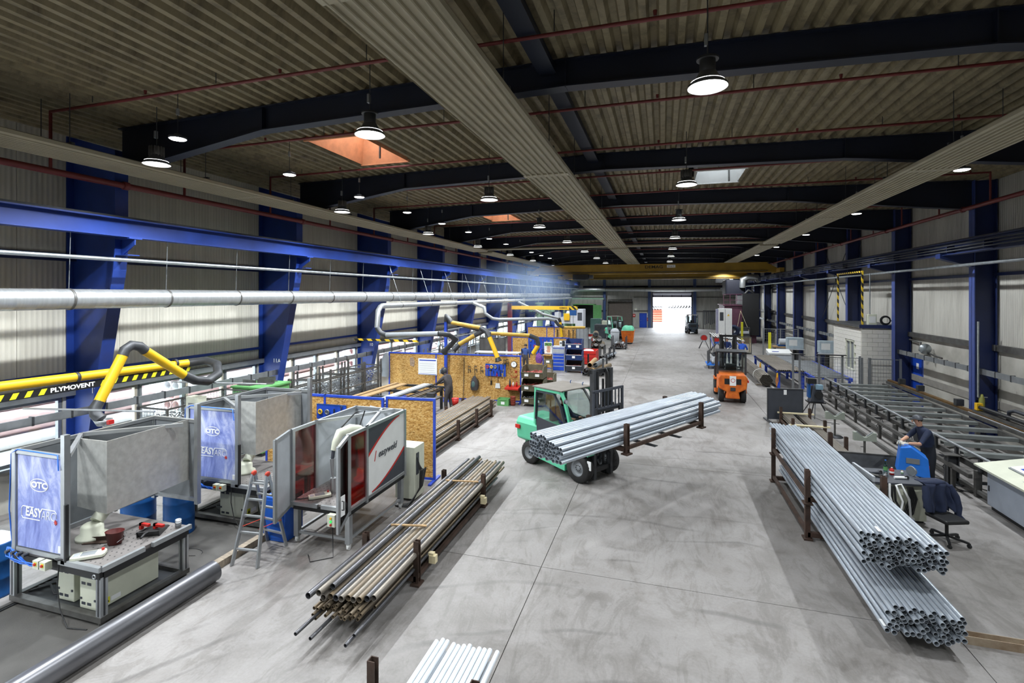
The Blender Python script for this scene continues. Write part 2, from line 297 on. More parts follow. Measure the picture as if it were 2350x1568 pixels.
# ---- portal frames: rafters
def rafter(k, y):
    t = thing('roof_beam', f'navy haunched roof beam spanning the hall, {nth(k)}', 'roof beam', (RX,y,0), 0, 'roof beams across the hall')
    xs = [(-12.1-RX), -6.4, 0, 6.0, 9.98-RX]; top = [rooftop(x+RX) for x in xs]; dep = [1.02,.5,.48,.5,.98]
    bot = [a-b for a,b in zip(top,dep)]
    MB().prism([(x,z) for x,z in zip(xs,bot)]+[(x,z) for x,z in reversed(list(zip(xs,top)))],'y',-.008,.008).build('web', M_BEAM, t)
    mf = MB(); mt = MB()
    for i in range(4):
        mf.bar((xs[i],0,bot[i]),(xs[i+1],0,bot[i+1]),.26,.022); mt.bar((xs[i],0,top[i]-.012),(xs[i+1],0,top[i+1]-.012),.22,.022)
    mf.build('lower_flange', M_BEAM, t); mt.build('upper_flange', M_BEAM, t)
    for x in (-6.4, 0, 6.0): MB().box(x-.008,x+.008,-.11,.11,rooftop(x+RX)-.5,rooftop(x+RX)-.03).build('stiffener', M_BEAM, t)
for k, y in enumerate(FR): rafter(k, y)
# ---- left columns (tapered) and right columns (straight)
def col_left(k, y):
    t = thing('steel_column', f'bright blue tapered steel column on the left wall, {nth(k)}', 'column', (-13.7,y,0), 0, 'tapered columns of the left wall')
    prof = [(0,0),(.38,0),(1.5,5.35),(1.56,5.9),(1.56,8.15),(0,8.6)]
    MB().prism(prof,'y',-.009,.009).build('web', M_BLUE, t)
    MB().box(-.03,.0,-.16,.16,0,8.6).build('outer_flange', M_BLUE, t)
    m = MB(); pts = [(.38,0),(1.5,5.35),(1.56,5.9),(1.56,8.15)]
    for p, q in zip(pts, pts[1:]): m.bar((p[0],0,p[1]),(q[0],0,q[1]),.025,.3,up=(0,1,0))
    m.build('inner_flange', M_BLUE, t)
    b = MB().prism([(1.57,5.72),(1.62,5.72),(2.0,5.95),(2.0,6.1),(1.57,6.1)],'y',-.012,.012).build('bracket', M_BLUE, t)
    MB().box(1.57,2.02,-.15,.15,6.08,6.11).build('bracket_plate', M_BLUE, t); MB().box(1.57,1.95,-.14,.14,5.70,5.72).build('bracket_foot', M_BLUE, t)
    MB().box(-.05,.55,-.2,.2,0,.04).build('base_plate', M_BLUE, t)
    if k < 3: text(('12','11A','10')[k], .2, M_PAPER, t, (.62,-.02,2.45) if k else (.70,-.02,2.5), (R(90),0,0), 'column_number')
    return t
for k, y in enumerate(FR): col_left(k, y)
cr0 = None
def col_right(k, y):
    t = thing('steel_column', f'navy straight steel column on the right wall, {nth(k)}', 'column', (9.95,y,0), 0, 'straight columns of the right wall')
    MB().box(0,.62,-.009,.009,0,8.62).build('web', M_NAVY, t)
    MB().box(0,.025,-.16,.16,0,8.62).build('inner_flange', mat('lit_flange_blue','#3a4a86',.45,var=.12), t); MB().box(.6,.625,-.16,.16,0,8.62).build('outer_flange', M_NAVY, t)  # inner flange: lit look of the navy put into a paler blue
    MB().prism([(-.02,5.72),(-.02,6.2),(-.95,6.2),(-.95,6.02)],'y',-.15,.15).build('bracket', M_NAVY, t)
    MB().box(-.1,.7,-.2,.2,0,.04).build('base_plate', M_NAVY, t)
for k, y in enumerate([FR[1]]+FR[2:]): col_right(k, y)
# ---- left wall: plinth, windows, cladding panels
wl = sempty('wall_left'); WZ0, WZ1 = .98, 2.33
MB().box(XL-.25, XL, Y0, Y1, 0, WZ0-.03).build('plinth', M_CONCW, wl)
MB().box(XL-.16, XL-.11, Y0, Y1, 2.5, 9.3).build('light_stop_sheet', M_DSTEEL, wl)  # dark sheet added so no daylight leaks through the panel gaps
pm = MB().box(XL-.1, XL, 0, 1.092, 2.52, 9.3).mesh('wall_panel', M_CLADL); y = Y0
while y < Y1: link('wall_panel', pm, wl, (0, y, 0)); y += 1.1
for nm, z0, z1, dx in (('girt',5.6,5.78,.14),('girt',3.55,3.6,.0),('girt',2.36,2.52,.12)):
    if dx: MB().box(XL+.0, XL+dx, Y0, Y1, z0, z1).build(nm, M_NAVY if z0 > 5 else M_ALUD, wl)
MB().box(XL+.005, XL+.06, Y0, Y1, 2.86, 2.94).build('girt', M_BLUE, wl); MB().box(XL, XL+.16, Y0, Y1, WZ0-.03, WZ0+.02).build('window_sill', M_ALUD, wl)
wi = 0
for k in range(-2, 11):
    yb = 8.6+6*k
    for j in range(4):
        ya = yb+.22+j*1.4; yc = ya+1.34; wi += 1
        if yc < 3: continue
        t = struct(D.objects.new(f'window_{wi}', None)); COL.objects.link(t); t.location = (XL-.06, ya, WZ0+.02); w = yc-ya; h = WZ1-WZ0
        m = MB(); f = .07; m.box(-.04,.06,0,f,0,h).box(-.04,.06,w-f,w,0,h).box(-.04,.06,f,w-f,0,f).box(-.04,.06,f,w-f,h-f,h)
        m.build('window_frame', M_ALUD if j % 2 else mat('beige_window_frame','#b3ab9b',.5,var=.06), t); MB().box(-.004,.004,f,w-f,f,h-f).build('pane', G_CLEAR, t)
        if j in (1,2): MB().box(.06,.09,w-f+.01,w-.02,h*.42,h*.52).build('handle', M_ALU, t)
        MB().box(-.04,.04,w,w+.06,0,h).build('mullion', M_ALUD, t)
    MB().box(XL-.2, XL+.02, yb-.22, yb+.22, WZ0-.03, 2.6).build('pier', M_CONCW, wl)
# ---- right wall
wr = sempty('wall_right')
MB().box(XR, XR+.25, Y0, 25.45, 0, 3.02).build('concrete_base', M_CONCW, wr); MB().box(XR, XR+.25, 26.6, Y1, 0, 3.02).build('concrete_base', M_CONCW, wr); MB().box(XR, XR+.25, 25.45, 26.6, 2.1, 3.02).build('concrete_base', M_CONCW, wr)
MB().box(XR+.13, XR+.18, Y0, Y1, 3.0, 9.3).build('light_stop_sheet', M_DSTEEL, wr)  # added dark backing, blocks daylight between the panels
pm = MB().box(XR+.02, XR+.12, 0, 1.99, 3.02, 9.3).mesh('wall_panel', M_CLADR); y = Y0
while y < Y1: link('wall_panel', pm, wr, (0, y, 0)); y += 2.0
MB().box(XR-.12, XR+.02, Y0, Y1, 2.93, 3.13).build('girt', M_MSTEEL, wr); MB().box(XR-.1, XR+.02, Y0, Y1, 5.42, 5.52).build('girt', M_NAVY, wr); MB().box(XR-.03, XR+.02, Y0, Y1, 1.02, 1.28).build('dado_band', mat('grey_dado_paint','#8f8c86',.6), wr)
# blue side door
t = struct(D.objects.new('door_1', None)); COL.objects.link(t); t.location = (XR+.06, 25.5, 0)
MB().box(-.04,.04,.06,1.0,0,2.04).build('door_leaf', M_SIGNBLUE, t); m = MB().box(-.08,.1,0,.06,0,2.1).box(-.08,.1,1.0,1.06,0,2.1).box(-.08,.1,.06,1.0,2.04,2.1); m.build('door_frame', M_BLUE, t); MB().box(-.1,-.04,.14,.28,1.0,1.03).build('door_handle', M_ALU, t)
MB().box(-.046,-.041,.4,.62,1.55,1.8).build('notice', M_PAPER, t)
# near end wall behind the camera
wn = struct(MB().box(XL-.3, XR+.3, Y0-.2, Y0, 0, 9.3).build('wall_near', M_CLADB))
# ---- far end wall with two gates and a door
wf = sempty('wall_far'); GX0, GX1 = -1.35, 3.85; SX0, SX1 = -7.75, -4.25; DX0, DX1 = -3.25, -2.2
segs = [(XL-.3,SX0,0,9.3),(SX0,SX1,3.75,9.3),(SX1,DX0,0,9.3),(DX0,DX1,2.1,9.3),(DX1,GX0,0,9.3),(GX0,GX1,5.2,9.3),(GX1,XR+.3,0,9.3)]
for a,b,z0,z1 in segs:
    MB().box(a,b,Y1+.13,Y1+.18,z0,z1).build('light_stop_sheet', M_DSTEEL, wf)  # backing added behind the end wall panels against light leaks
    x = a
    while x < b-.01:
        x2 = min(x+1.2, b); MB().box(x+.004, x2-.004, Y1, Y1+.12, z0, z1).build('wall_panel', M_CLADB, wf); x = x2
for z0,z1 in ((5.75,6.05),(4.35,4.45),(2.35,2.5)):
    for a,b in ((XL,SX0-.2),(SX1+.2,GX0-.4),(GX1+.4,XR)): MB().box(a,b,Y1-.12,Y1,z0,z1).build('girt', M_MSTEEL if z0 < 5 else M_NAVY, wf)
MB().box(SX0-.2,GX1+.4,Y1-.12,Y1,5.75,6.05).build('girt', M_NAVY, wf)
for k, x in enumerate((-8.25,-1.85,4.3)):
    t = thing('wall_post', ('blue steel post left of the closed roller shutter','blue steel post left of the open gate','blue steel post right of the open gate')[k], 'post', (x,Y1-.2,0)); cm = mat('faded_blue_paint','#4a5f8f',.5,var=.12)
    MB().box(-.2,.2,-.012,.012,0,8.7).build('web', cm, t); MB().box(-.2,-.17,-.15,.15,0,8.7).build('flange', cm, t); MB().box(.17,.2,-.15,.15,0,8.7).build('flange', cm, t)
t = struct(D.objects.new('door_2', None)); COL.objects.link(t); t.location = (SX0,Y1+.02,0)      # closed roller shutter
for i in range(25): MB().box(.02,SX1-SX0-.02,-.02+.012*(i%2),.03,i*.15,i*.15+.146).build('slat', mat('brown_grey_shutter','#6a625c',.6,var=.1), t)
MB().box(.02,SX1-SX0-.02,.03,.06,0,3.75).build('shutter_light_stop', MATS['brown_grey_shutter'], t)  # plate added behind the slats to stop light coming through their gaps
MB().cyl((0,-.15,3.85),(SX1-SX0,-.15,3.85),.22,14).build('shutter_drum', M_MSTEEL, t)
for x in (0,SX1-SX0): MB().box(x-.06,x+.06,-.1,.04,0,3.8).build('guide_rail', M_MSTEEL, t)
t = struct(D.objects.new('door_3', None)); COL.objects.link(t); t.location = (DX0,Y1+.02,0)      # blue personnel door
MB().box(.04,DX1-DX0-.04,0,.05,0,2.06).build('door_leaf', M_SIGNBLUE, t); MB().box(0,.04,-.03,.08,0,2.1).box(DX1-DX0-.04,DX1-DX0,-.03,.08,0,2.1).box(0,DX1-DX0,-.03,.08,2.06,2.1).build('door_frame', M_BLUE, t); MB().box(.14,.26,-.05,0,1.0,1.04).build('door_handle', M_ALU, t)
t = struct(D.objects.new('door_4', None)); COL.objects.link(t); t.location = (GX0,Y1,0); gw = GX1-GX0      # open gate, rolled up
MB().cyl((0,-.3,5.05),(gw,-.3,5.05),.28,16).build('rolled_curtain', mat('pale_shutter','#a7a8b4',.5,var=.05), t); MB().box(0,gw,-.05,.02,4.4,5.3).build('lintel_panel', MATS['pale_shutter'], t)
for i in range(5): MB().box(i*(gw-.08)/4,i*(gw-.08)/4+.08,-.08,-.05,4.4,4.85).build('lintel_rib', M_MSTEEL, t)
MB().box(0,gw,-.09,-.05,4.38,4.46).build('bottom_rail', M_DSTEEL, t)
for x in (-.1,gw): MB().box(x,x+.1,-.15,.05,0,5.1).build('guide_rail', M_NAVY, t)
# small notices by the far door
for k,(x,z,mm,lb) in enumerate(((-3.75,2.6,M_IVORY,'ivory switch box left of the far blue door'),(-4.0,1.75,M_RED,'red fire point board left of the far blue door'),(-2.0,1.2,M_RED,'red extinguisher sign right of the far blue door'),(-2.0,1.8,M_PAPER,'white notice above the extinguisher sign'))):
    t = thing('wall_sign', lb, 'sign', (x,Y1-.03,z)); MB().box(-.18,.18,-.03,.02,-.22,.22).build('plate', mm, t); MB().box(-.1,.1,-.036,-.03,-.06,.08).build('print', M_PAPER if mm != M_PAPER else M_CHAR, t)
# ================================================================ OVERHEAD SERVICES
def runway(x, lab, mt, rail):
    t = thing('crane_runway_beam', lab, 'runway beam', (x,0,0)); y0, y1 = 1, 74.5
    MB().box(-.01,.01,y0,y1,6.13,6.5).build('web', mt, t); MB().box(-.14,.14,y0,y1,6.11,6.13).build('lower_flange', mt, t); MB().box(-.15,.15,y0,y1,6.5,6.53).build('upper_flange', mt, t)
    MB().box(-.03,.03,y0,y1,6.53,6.59).build('crane_rail', M_DSTEEL, t)
    if rail:
        for dz in (.0,.09,.18): MB().box(-.24,-.2,y0,y1,6.2+dz,6.235+dz).build('conductor_rail', M_DSTEEL, t)
        for k in range(36): MB().box(-.22,-.01,2+2*k-.02,2+2*k+.02,6.17,6.43).build('rail_hanger', M_NAVY, t)
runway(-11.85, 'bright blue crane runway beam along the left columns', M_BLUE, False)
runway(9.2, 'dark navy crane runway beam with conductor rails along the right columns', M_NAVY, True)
def long_tube(name, lab, cat, pts, r, mt, n=10, group=None): return tag(MB().tube(pts, r, n).build(name, mt), lab, cat, group)
long_tube('conduit_tube', 'thin grey conduit tube under the left crane runway', 'conduit', [(-11.66,1,5.58),(-11.66,73,5.58)], .045, M_GALV)
long_tube('conduit_tube', 'thin grey conduit tube under the right crane runway', 'conduit', [(9.42,8,5.76),(9.42,73,5.76)], .05, M_GALV)
# red sprinkler mains + cross pipes
def red_main(x, z, lab):
    t = thing('sprinkler_main', lab, 'pipe', (x,0,z)); MB().cyl((0,1,0),(0,70,0),.07,12).build('pipe', M_PIPERED, t)
    for y in FR: MB().lathe([(.07,-.06),(.095,-.06),(.095,.06),(.07,.06)],12,(0,y,0),'y').build('coupling', M_PIPERED, t)
    return t
ml = red_main(-12.0, 7.33, 'thick red sprinkler main running along the left wall'); mr = red_main(9.7, 7.66, 'red sprinkler main running along the right wall')
sy = [4.05]
for y in FR: sy += [y-1.5, y+1.5]
for k, y in enumerate(sorted(y for y in sy if y > 6)[:13]):
    t = thing('sprinkler_pipe', f'thin red sprinkler pipe crossing under the roof, {nth(k)}', 'pipe', (0,y,8.58), 0, 'sprinkler cross pipes')
    MB().cyl((-12.0,0,-.04),(9.7,0,.0),.03,8).build('pipe', M_PIPERED, t)
    for x in (-12.0,9.7): MB().cyl((x,0,.02 if x > 0 else -.02),(x,0,-1.0 if x > 0 else -1.22),.03,8).build('riser', M_PIPERED, t)
    for i in range(7):
        x = -10.8+3.1*i; MB().cyl((x,0,.02),(x,0,rooftop(x)-8.58+.05),.008,6).build('hanger', M_DSTEEL, t); MB().cyl((x+1.4,0,.02),(x+1.4,0,.09),.02,8,.03).build('sprinkler_head', M_PIPERED, t)
# radiant ceiling heaters
def heater(x, y0, y1, w, lab, z=7.6):
    t = thing('radiant_heater', lab, 'heater panel', (x,y0,z)); L = y1-y0; nt = 8
    MB().box(-w/2,w/2,0,L,.05,.12).build('insulation_tray', M_HEATER, t)
    fp = [(-w/2,.02)]
    for i in range(nt):
        xc = -w/2+(i+.5)*w/nt
        fp += [(xc-.02,.02),(xc-.018,-.012),(xc-.008,-.024),(xc+.008,-.024),(xc+.018,-.012),(xc+.02,.02)]
    fp += [(w/2,.02)]; vs = []
    for a, b in fp: vs += [(a,0,b),(a,L,b)]
    MB().add(vs, [(2*k,2*k+1,2*k+3,2*k+2) for k in range(len(fp)-1)], False).build('ribbed_face', M_HEATER, t)
    for sx in (-1,1): MB().prism([(sx*w/2,.0),(sx*(w/2+.03),.03),(sx*(w/2+.03),.1),(sx*w/2,.12)],'y',0,L).build('edge_rail', M_HEATER, t)
    k = 1.8
    while k < L:
        for sx in (-1,1): MB().cyl((sx*w*.42,k,.1),(sx*w*.42,k,rooftop(x)-z+.05),.008,6).build('hanger', M_DSTEEL, t)
        MB().box(-w/2-.02,w/2+.02,k-.03,k+.03,.12,.16).build('cross_rail', M_DSTEEL, t); k += 3
    k = 2.0
    while k < L: MB().box(-w/2,w/2,k-.11,k+.11,-.014,.022).build('joint_cover', M_HEATER, t); k += 7.5
    for yy in (0,L): MB().box(-w/2,w/2,yy-.03,yy+.03,-.01,.1).build('end_header', M_HEATER, t)
heater(-2.62, 2.0, 30.6, 1.06, 'wide cream radiant heater panel overhead in the middle, nearer length'); heater(-2.62, 31.6, 62, 1.06, 'wide cream radiant heater panel overhead in the middle, farther length')
heater(-11.36, 2.0, 30.6, .96, 'cream radiant heater panel along the left side, nearer length', 7.57); heater(-11.36, 31.6, 62, .96, 'cream radiant heater panel along the left side, farther length', 7.57)
heater(5.8, 4.0, 30.6, .92, 'cream radiant heater panel along the right side, nearer length'); heater(5.8, 31.6, 62, .92, 'cream radiant heater panel along the right side, farther length')
long_tube('heater_supply_pipe', 'cream heater supply pipe crossing the hall between the heater lengths', 'pipe', [(-11.6,31.1,7.75),(5.9,31.1,7.75)], .07, M_HEATER)
for k,(a,b) in enumerate(zip([2.6]+FR,FR)): tag(MB().box(-2.02,-1.8,a+.02,b-.02,8.62,8.82).box(-2.06,-1.76,a+.14,b-.14,8.6,8.62).build('ridge_purlin', M_BEAM), f'navy ridge purlin between roof beams, {nth(k)}', 'purlin', 'ridge purlins')
# spiral ducts
def duct(name, lab, x, z, r, y0, y1, step):
    t = thing(name, lab, 'duct', (x,y0,z)); L = y1-y0; prof = []; y = 0
    n_ = int(L/.35)
    for i in range(n_+1):
        y = i*L/n_; prof += [(r,y-.02),(r*1.02,y),(r,y+.02)] if y < 30 else [(r,y)]
    prof = [(.001,0)]+prof+[(.001,L)]
    MB().lathe(prof,20,(0,0,0),'y').build('spiral_tube', M_SPIRAL, t)
    y = 1.6
    while y < L:
        MB().lathe([(r*1.02,y-.025),(r*1.06,y-.02),(r*1.06,y+.02),(r*1.02,y+.025)],20,(0,0,0),'y').build('clamp_band', M_MSTEEL, t); MB().cyl((0,y,r),(-11.9-x,y,6.12-z),.008,6).build('hanger', M_GALV, t); y += step
    return t
duct('spiral_duct', 'thick silver spiral duct hung along the left wall', -11.95, 4.70, .215, 1.5, 66, 2.15)
duct('spiral_duct', 'thinner silver spiral duct below the thick one on the left', -11.3, 4.32, .115, 18.6, 64, 3.0)
t = thing('spiral_duct', 'silver ventilation duct across the far end wall', 'duct', (0,Y1-.7,5.5)); MB().cyl((-12.2,0,0),(8.2,0,0),.3,18).build('spiral_tube', M_SPIRAL, t); MB().tube([(-12.2,0,0),(-12.6,-.3,-.1),(-12.9,-.9,-.35)],.3,14).build('elbow', M_SPIRAL, t)
for x in (-8,-2.4,3,7): MB().torus((x,0,0),.31,.02,'x',18,6).build('clamp_band', M_MSTEEL, t)
# cable trays with clips
def tray(x, z, y0, y1, sgn, lab):
    t = thing('cable_tray', lab, 'cable tray', (x,y0,z)); L = y1-y0
    MB().box(0,.05*sgn if sgn > 0 else .0,0,L,-.09,.09).build('tray_side', M_ALUD, t) if sgn > 0 else MB().box(-.05,0,0,L,-.09,.09).build('tray_side', M_ALUD, t)
    cm = MB().box(-.06,.06,-.02,.02,-.1,.1).mesh('cover_clip', M_DSTEEL); y = .4
    while y < L: link('cover_clip', cm, t, (0,y,0)); y += .75
tray(-13.1, 2.05, 1, 60, 1, 'grey cable tray with clips along the left windows'); tray(10.15, 2.24, 8, 60, -1, 'grey cable tray with clips along the right wall')
# ---- lamps
SPOT = {}
def spot(parent, z, w, deg, blend, r, col=(.93,.97,1)):
    key = (w,deg)
    if key not in SPOT:
        l = D.lights.new('lamp_light', 'SPOT'); l.energy = w; l.spot_size = R(deg); l.spot_blend = blend; l.shadow_soft_size = r; l.color = col; SPOT[key] = l
    o = D.objects.new('lamp_light', SPOT[key]); COL.objects.link(o); o.parent = parent; o.location = (0,0,z)
M_LENS = emat('lit_lamp_lens', '#ffffff', 9); M_REFL = mat('lamp_reflector_grey', '#55585c', .4, .5); M_REFIN = mat('reflector_inside_white', '#f2f2ee', .4, var=.01)
bell_me = {}
def bell(x, y, z, lab, style):
    t = thing('high_bay_lamp', lab, 'lamp', (x,y,z), 0, 'bell shaped high bay lamps'); zt = rooftop(x)-z
    if not bell_me:
        bell_me['reflector'] = (MB().lathe([(.255,0),(.25,.03),(.2,.08),(.14,.14),(.11,.2)],24).mesh('reflector', M_REFL))
        bell_me['liner'] = (MB().lathe([(.25,.002),(.24,.03),(.19,.075),(.13,.13)],24).mesh('reflector_liner', M_REFIN))
        bell_me['lens'] = (MB().lathe([(.001,.06),(.20,.055),(.215,.07)],24).mesh('lens', M_LENS))
        bell_me['housing'] = (MB().cyl((0,0,.19),(0,0,.36),.10,16).cyl((0,0,.36),(0,0,.385),.14,16).mesh('housing', M_BLACK))
        f = MB()
        for i in range(14):
            a = 2*PI*i/14; f.bar((.115*math.cos(a),.115*math.sin(a),.17),(.115*math.cos(a),.115*math.sin(a),.37),.012,.05,up=(math.cos(a),math.sin(a),0))
        f.cyl((0,0,.17),(0,0,.37),.09,12); bell_me['fins'] = f.mesh('finned_housing', M_MSTEEL)
    for k in ('reflector','liner','lens'): link({'reflector':'reflector','liner':'reflector_liner','lens':'lens'}[k], bell_me[k], t)
    link('housing', bell_me['fins' if style else 'housing'], t)
    MB().cyl((0,0,.38),(0,0,zt+.012),.009,6).build('suspension_cable', M_DSTEEL, t); MB().box(-.04,.0,-.03,.03,.55,.7).build('junction_box', M_ALUD, t)
    spot(t, -.03, BELL_W, 132, .35, .16)
led_me = {}
def led(x, y, z, lab, grp, bare=False):
    t = thing('led_high_bay', lab, 'lamp', (x,y,z), 0, grp); zt = rooftop(x)-z
    if not led_me:
        led_me['body'] = MB().lathe([(.001,.09),(.06,.09),(.08,.06),(.15,.045),(.16,.0),(.15,-.002)],20).mesh('led_body', M_CHAR); led_me['lens'] = MB().lathe([(.001,-.012),(.13,-.012),(.148,.0)],20).mesh('lens', M_LENS)
    link('led_body', led_me['body'], t); link('lens', led_me['lens'], t); MB().cyl((0,0,.09),(0,0,zt),.007,6).build('suspension_cable', M_DSTEEL, t); MB().cyl((0,0,zt-.45),(0,0,zt-.33),.03,8).build('ceiling_plug', M_ALUD, t)
    spot(t, -.03, LED_W, 142, .3, .1)
for r, (x, y0, st, nm) in enumerate(((.56,7.0,6.1,'right-hand'),(-4.76,7.45,6.1,'middle'),(-10.08,7.85,6.3,'left-hand'))):
    for k in range(-2, 11):
        y = y0+st*k
        if y > 73: break
        if abs(y-46) < 1 or abs(y-60) < 1: y += 1.6
        bell(x, y, 7.5, (f'bell-shaped high bay lamp in the {nm} row, {nth(k)}' if k >= 0 else f'bell-shaped high bay lamp of the {nm} row behind the view'), k % 2 or r == 2)
for k in range(-2, 12):
    y = 7.4+3.02*k; led(-8.96, y, 7.8, f'round LED high bay on a cord in the left row, {nth(k)}' if k >= 0 else 'round LED high bay on a cord behind the view', 'LED high bays of the left row')
for k in range(-2, 9):
    y = 13.7+6.4*k; y += 2.2 if abs(y-46) < 1 or abs(y-60) < 1 else 0; led(6.44, y, 7.6, f'round LED high bay beside the right heater panel, {nth(k)}' if k >= 0 else 'round LED high bay near the right heater behind the view', 'LED high bays of the right row')
# ---- bridge cranes
def crane(y, lab, name_text, z0, hx):
    t = thing('bridge_crane', lab, 'crane', (0,y,0)); xa, xb = -11.75, 9.1
    MB().prism([(xa,6.64),(xa,6.95),(xa+.9,z0+.8),(xb-.9,z0+.8),(xb,6.95),(xb,6.64),(xb-.9,z0),(xa+.9,z0)],'y',-.22,.22).build('main_girder', M_CRANE, t)
    MB().box(xa+.9,xb-.9,-.3,.3,z0-.03,z0).build('lower_flange', M_CRANE, t); MB().box(xa+.7,xb-.7,-.26,.26,z0+.8,z0+.83).build('upper_flange', M_CRANE, t)
    MB().tube([(xa+.8,-.33,z0+.12),(xb-.8,-.33,z0+.12)],.03,6).build('festoon_rail', M_DSTEEL, t)
    for x in (xa,xb):
        e = MB().box(x-.16,x+.16,-1.6,1.6,6.62,6.95).build('end_carriage', M_CRANE, t)
        for dy in (-1.3,1.3): MB().cyl((x-.06,dy,6.68),(x+.06,dy,6.68),.13,14).build('wheel', M_DSTEEL, e)
    if name_text:
        text('DEMAG', .36, M_BLACK, t, (-.75,-.225,z0+.55), (R(90),0,0), 'maker_lettering', sx=1.25, bold=.006); MB().box(.35,1.05,-.23,-.22,z0+.48,z0+.72).build('rating_plate', M_PAPER, t); text('Kran 4', .17, M_BLACK, t, (.7,-.232,z0+.6), (R(90),0,0), 'rating_lettering')
    h = thing('crane_hoist', ('dark hoist trolley under the left part of the near crane' if name_text else 'dark hoist trolley at the right end of the far crane'), 'hoist', (hx,y,0))
    MB().box(-.7,.7,-.5,.5,z0-.5,z0-.03).build('trolley_frame', M_BLACK, h); MB().cyl((-.5,.0,z0-.32),(.5,.0,z0-.32),.24,16).build('rope_drum', M_CHAR, h); MB().box(.72,1.1,-.25,.25,z0-.42,z0-.1).build('motor', M_LGREY if not name_text else M_CHAR, h)
    for dx in (-.35,.35): MB().cyl((dx,0,z0-.5),(dx*.4,0,z0-1.1),.012,6).build('hoist_rope', M_DSTEEL, h)
    MB().box(-.16,.16,-.1,.1,z0-1.3,z0-1.08).build('hook_block', M_BLACK, h)
crane(46, 'yellow box-girder bridge crane spanning the hall, near one', True, 6.66, -7.2); crane(60, 'yellow box-girder bridge crane farther back, its underside lit', False, 6.6, 6.3)
# ================================================================ LEFT FOREGROUND: WELDING CELLS
def prof(m, p, q, w=.06):                       # aluminium slot profile = bar with two proud ribs
    return m.bar(p, q, w, w)
def ring(parent, c, a, b, w, mt, rot, name='logo_oval', n=36, rr=None):   # flat oval / rounded-rect outline in a plane
    pts = []
    for i in range(n):
        t = 2*PI*i/n; ct, st = math.cos(t), math.sin(t)
        if rr: e = rr; pts.append((a*abs(ct)**e*(1 if ct >= 0 else -1), b*abs(st)**e*(1 if st >= 0 else -1)))
        else: pts.append((a*ct, b*st))
    vs = []; fs = []
    for i, (x, y) in enumerate(pts): L = math.hypot(x,y); vs += [(x,y,0),(x*(1-w/L),y*(1-w/L),0),(x,y,.002),(x*(1-w/L),y*(1-w/L),.002)]
    for i in range(n): j = (i+1) % n; fs += [(4*i+2,4*j+2,4*j+3,4*i+3),(4*i,4*i+2+0,4*j+2,4*j) if 0 else (4*i,4*j,4*j+2,4*i+2)]
    return link(name, MB().add(vs, fs).mesh(name, mt), parent, c, rot)
def holes(t, x0, x1, y0, y1, z, st):
    m = MB(); x = x0
    while x <= x1:
        y = y0
        while y <= y1: m.cyl((x,y,z-.002),(x,y,z+.001),.012,8); y += st
        x += st
    o = m.build('hole_pattern', M_BLACK, t); o['kind'] = 'stuff'
FRONT = (R(90),0,0)
def pendant(loc, rz, lab):
    t = thing('teach_pendant', lab, 'teach pendant', loc, rz); MB().prism([(-.2,-.07),(-.12,-.1),(.2,-.1),(.22,-.06),(.22,.06),(.2,.1),(-.12,.1),(-.2,.07)],'z',0,.05).build('body', M_IVORY, t, bevel=.01)
    MB().box(-.08,.1,-.06,.07,.05,.054).build('screen', M_MGREY, t); MB().box(-.17,-.1,-.05,.05,.05,.056).build('keypad', M_LGREY, t); MB().cyl((.17,.05,.05),(.17,.05,.08),.02,10).build('stop_button', M_RED, t); MB().tube([(-.2,0,.02),(-.34,-.02,.03),(-.42,.1,.005)],.012,6).build('cable', M_BLACK, t)
def power_source(loc, d, lab):
    t = thing('welding_power_source', lab, 'power source', loc); w, dp, h = d
    MB().box(0,w,0,dp,0,h).build('case', M_IVORY, t, bevel=.008); MB().box(.01,w-.01,.01,dp-.01,h,h+.006).build('top_cover', M_CHAR, t)
    for i in range(2): MB().box(.04+.12*i,.12+.12*i,-.004,0,h-.1,h-.06).build('vent', M_CHAR, t); MB().box(.04+.12*i,.12+.12*i,-.004,0,.06,.1).build('vent', M_CHAR, t)
    MB().box(w,w+.003,.1,.18,h*.08,h*.28).build('warning_label', M_LEMON, t); MB().prism([(.11,h*.12),(.17,h*.12),(.14,h*.24)],'x',w+.003,w+.005).build('warning_triangle', M_BLACK, t); MB().box(w,w+.002,.2,.34,h*.1,h*.24).build('rating_label', M_PAPER, t)
    for dx in (.02,w-.05): MB().box(dx,dx+.03,-.012,0,.3*h,.36*h).build('latch', M_CHAR, t)
def robot(t, x, y, z, k=1.0, fold=1):
    MB().lathe([(.001,0),(.24*k,0),(.24*k,.05),(.17*k,.09),(.17*k,.22*k),(.13*k,.26*k),(.001,.26*k)],20,(x,y,z)).build('robot_base', M_IVORY, t)
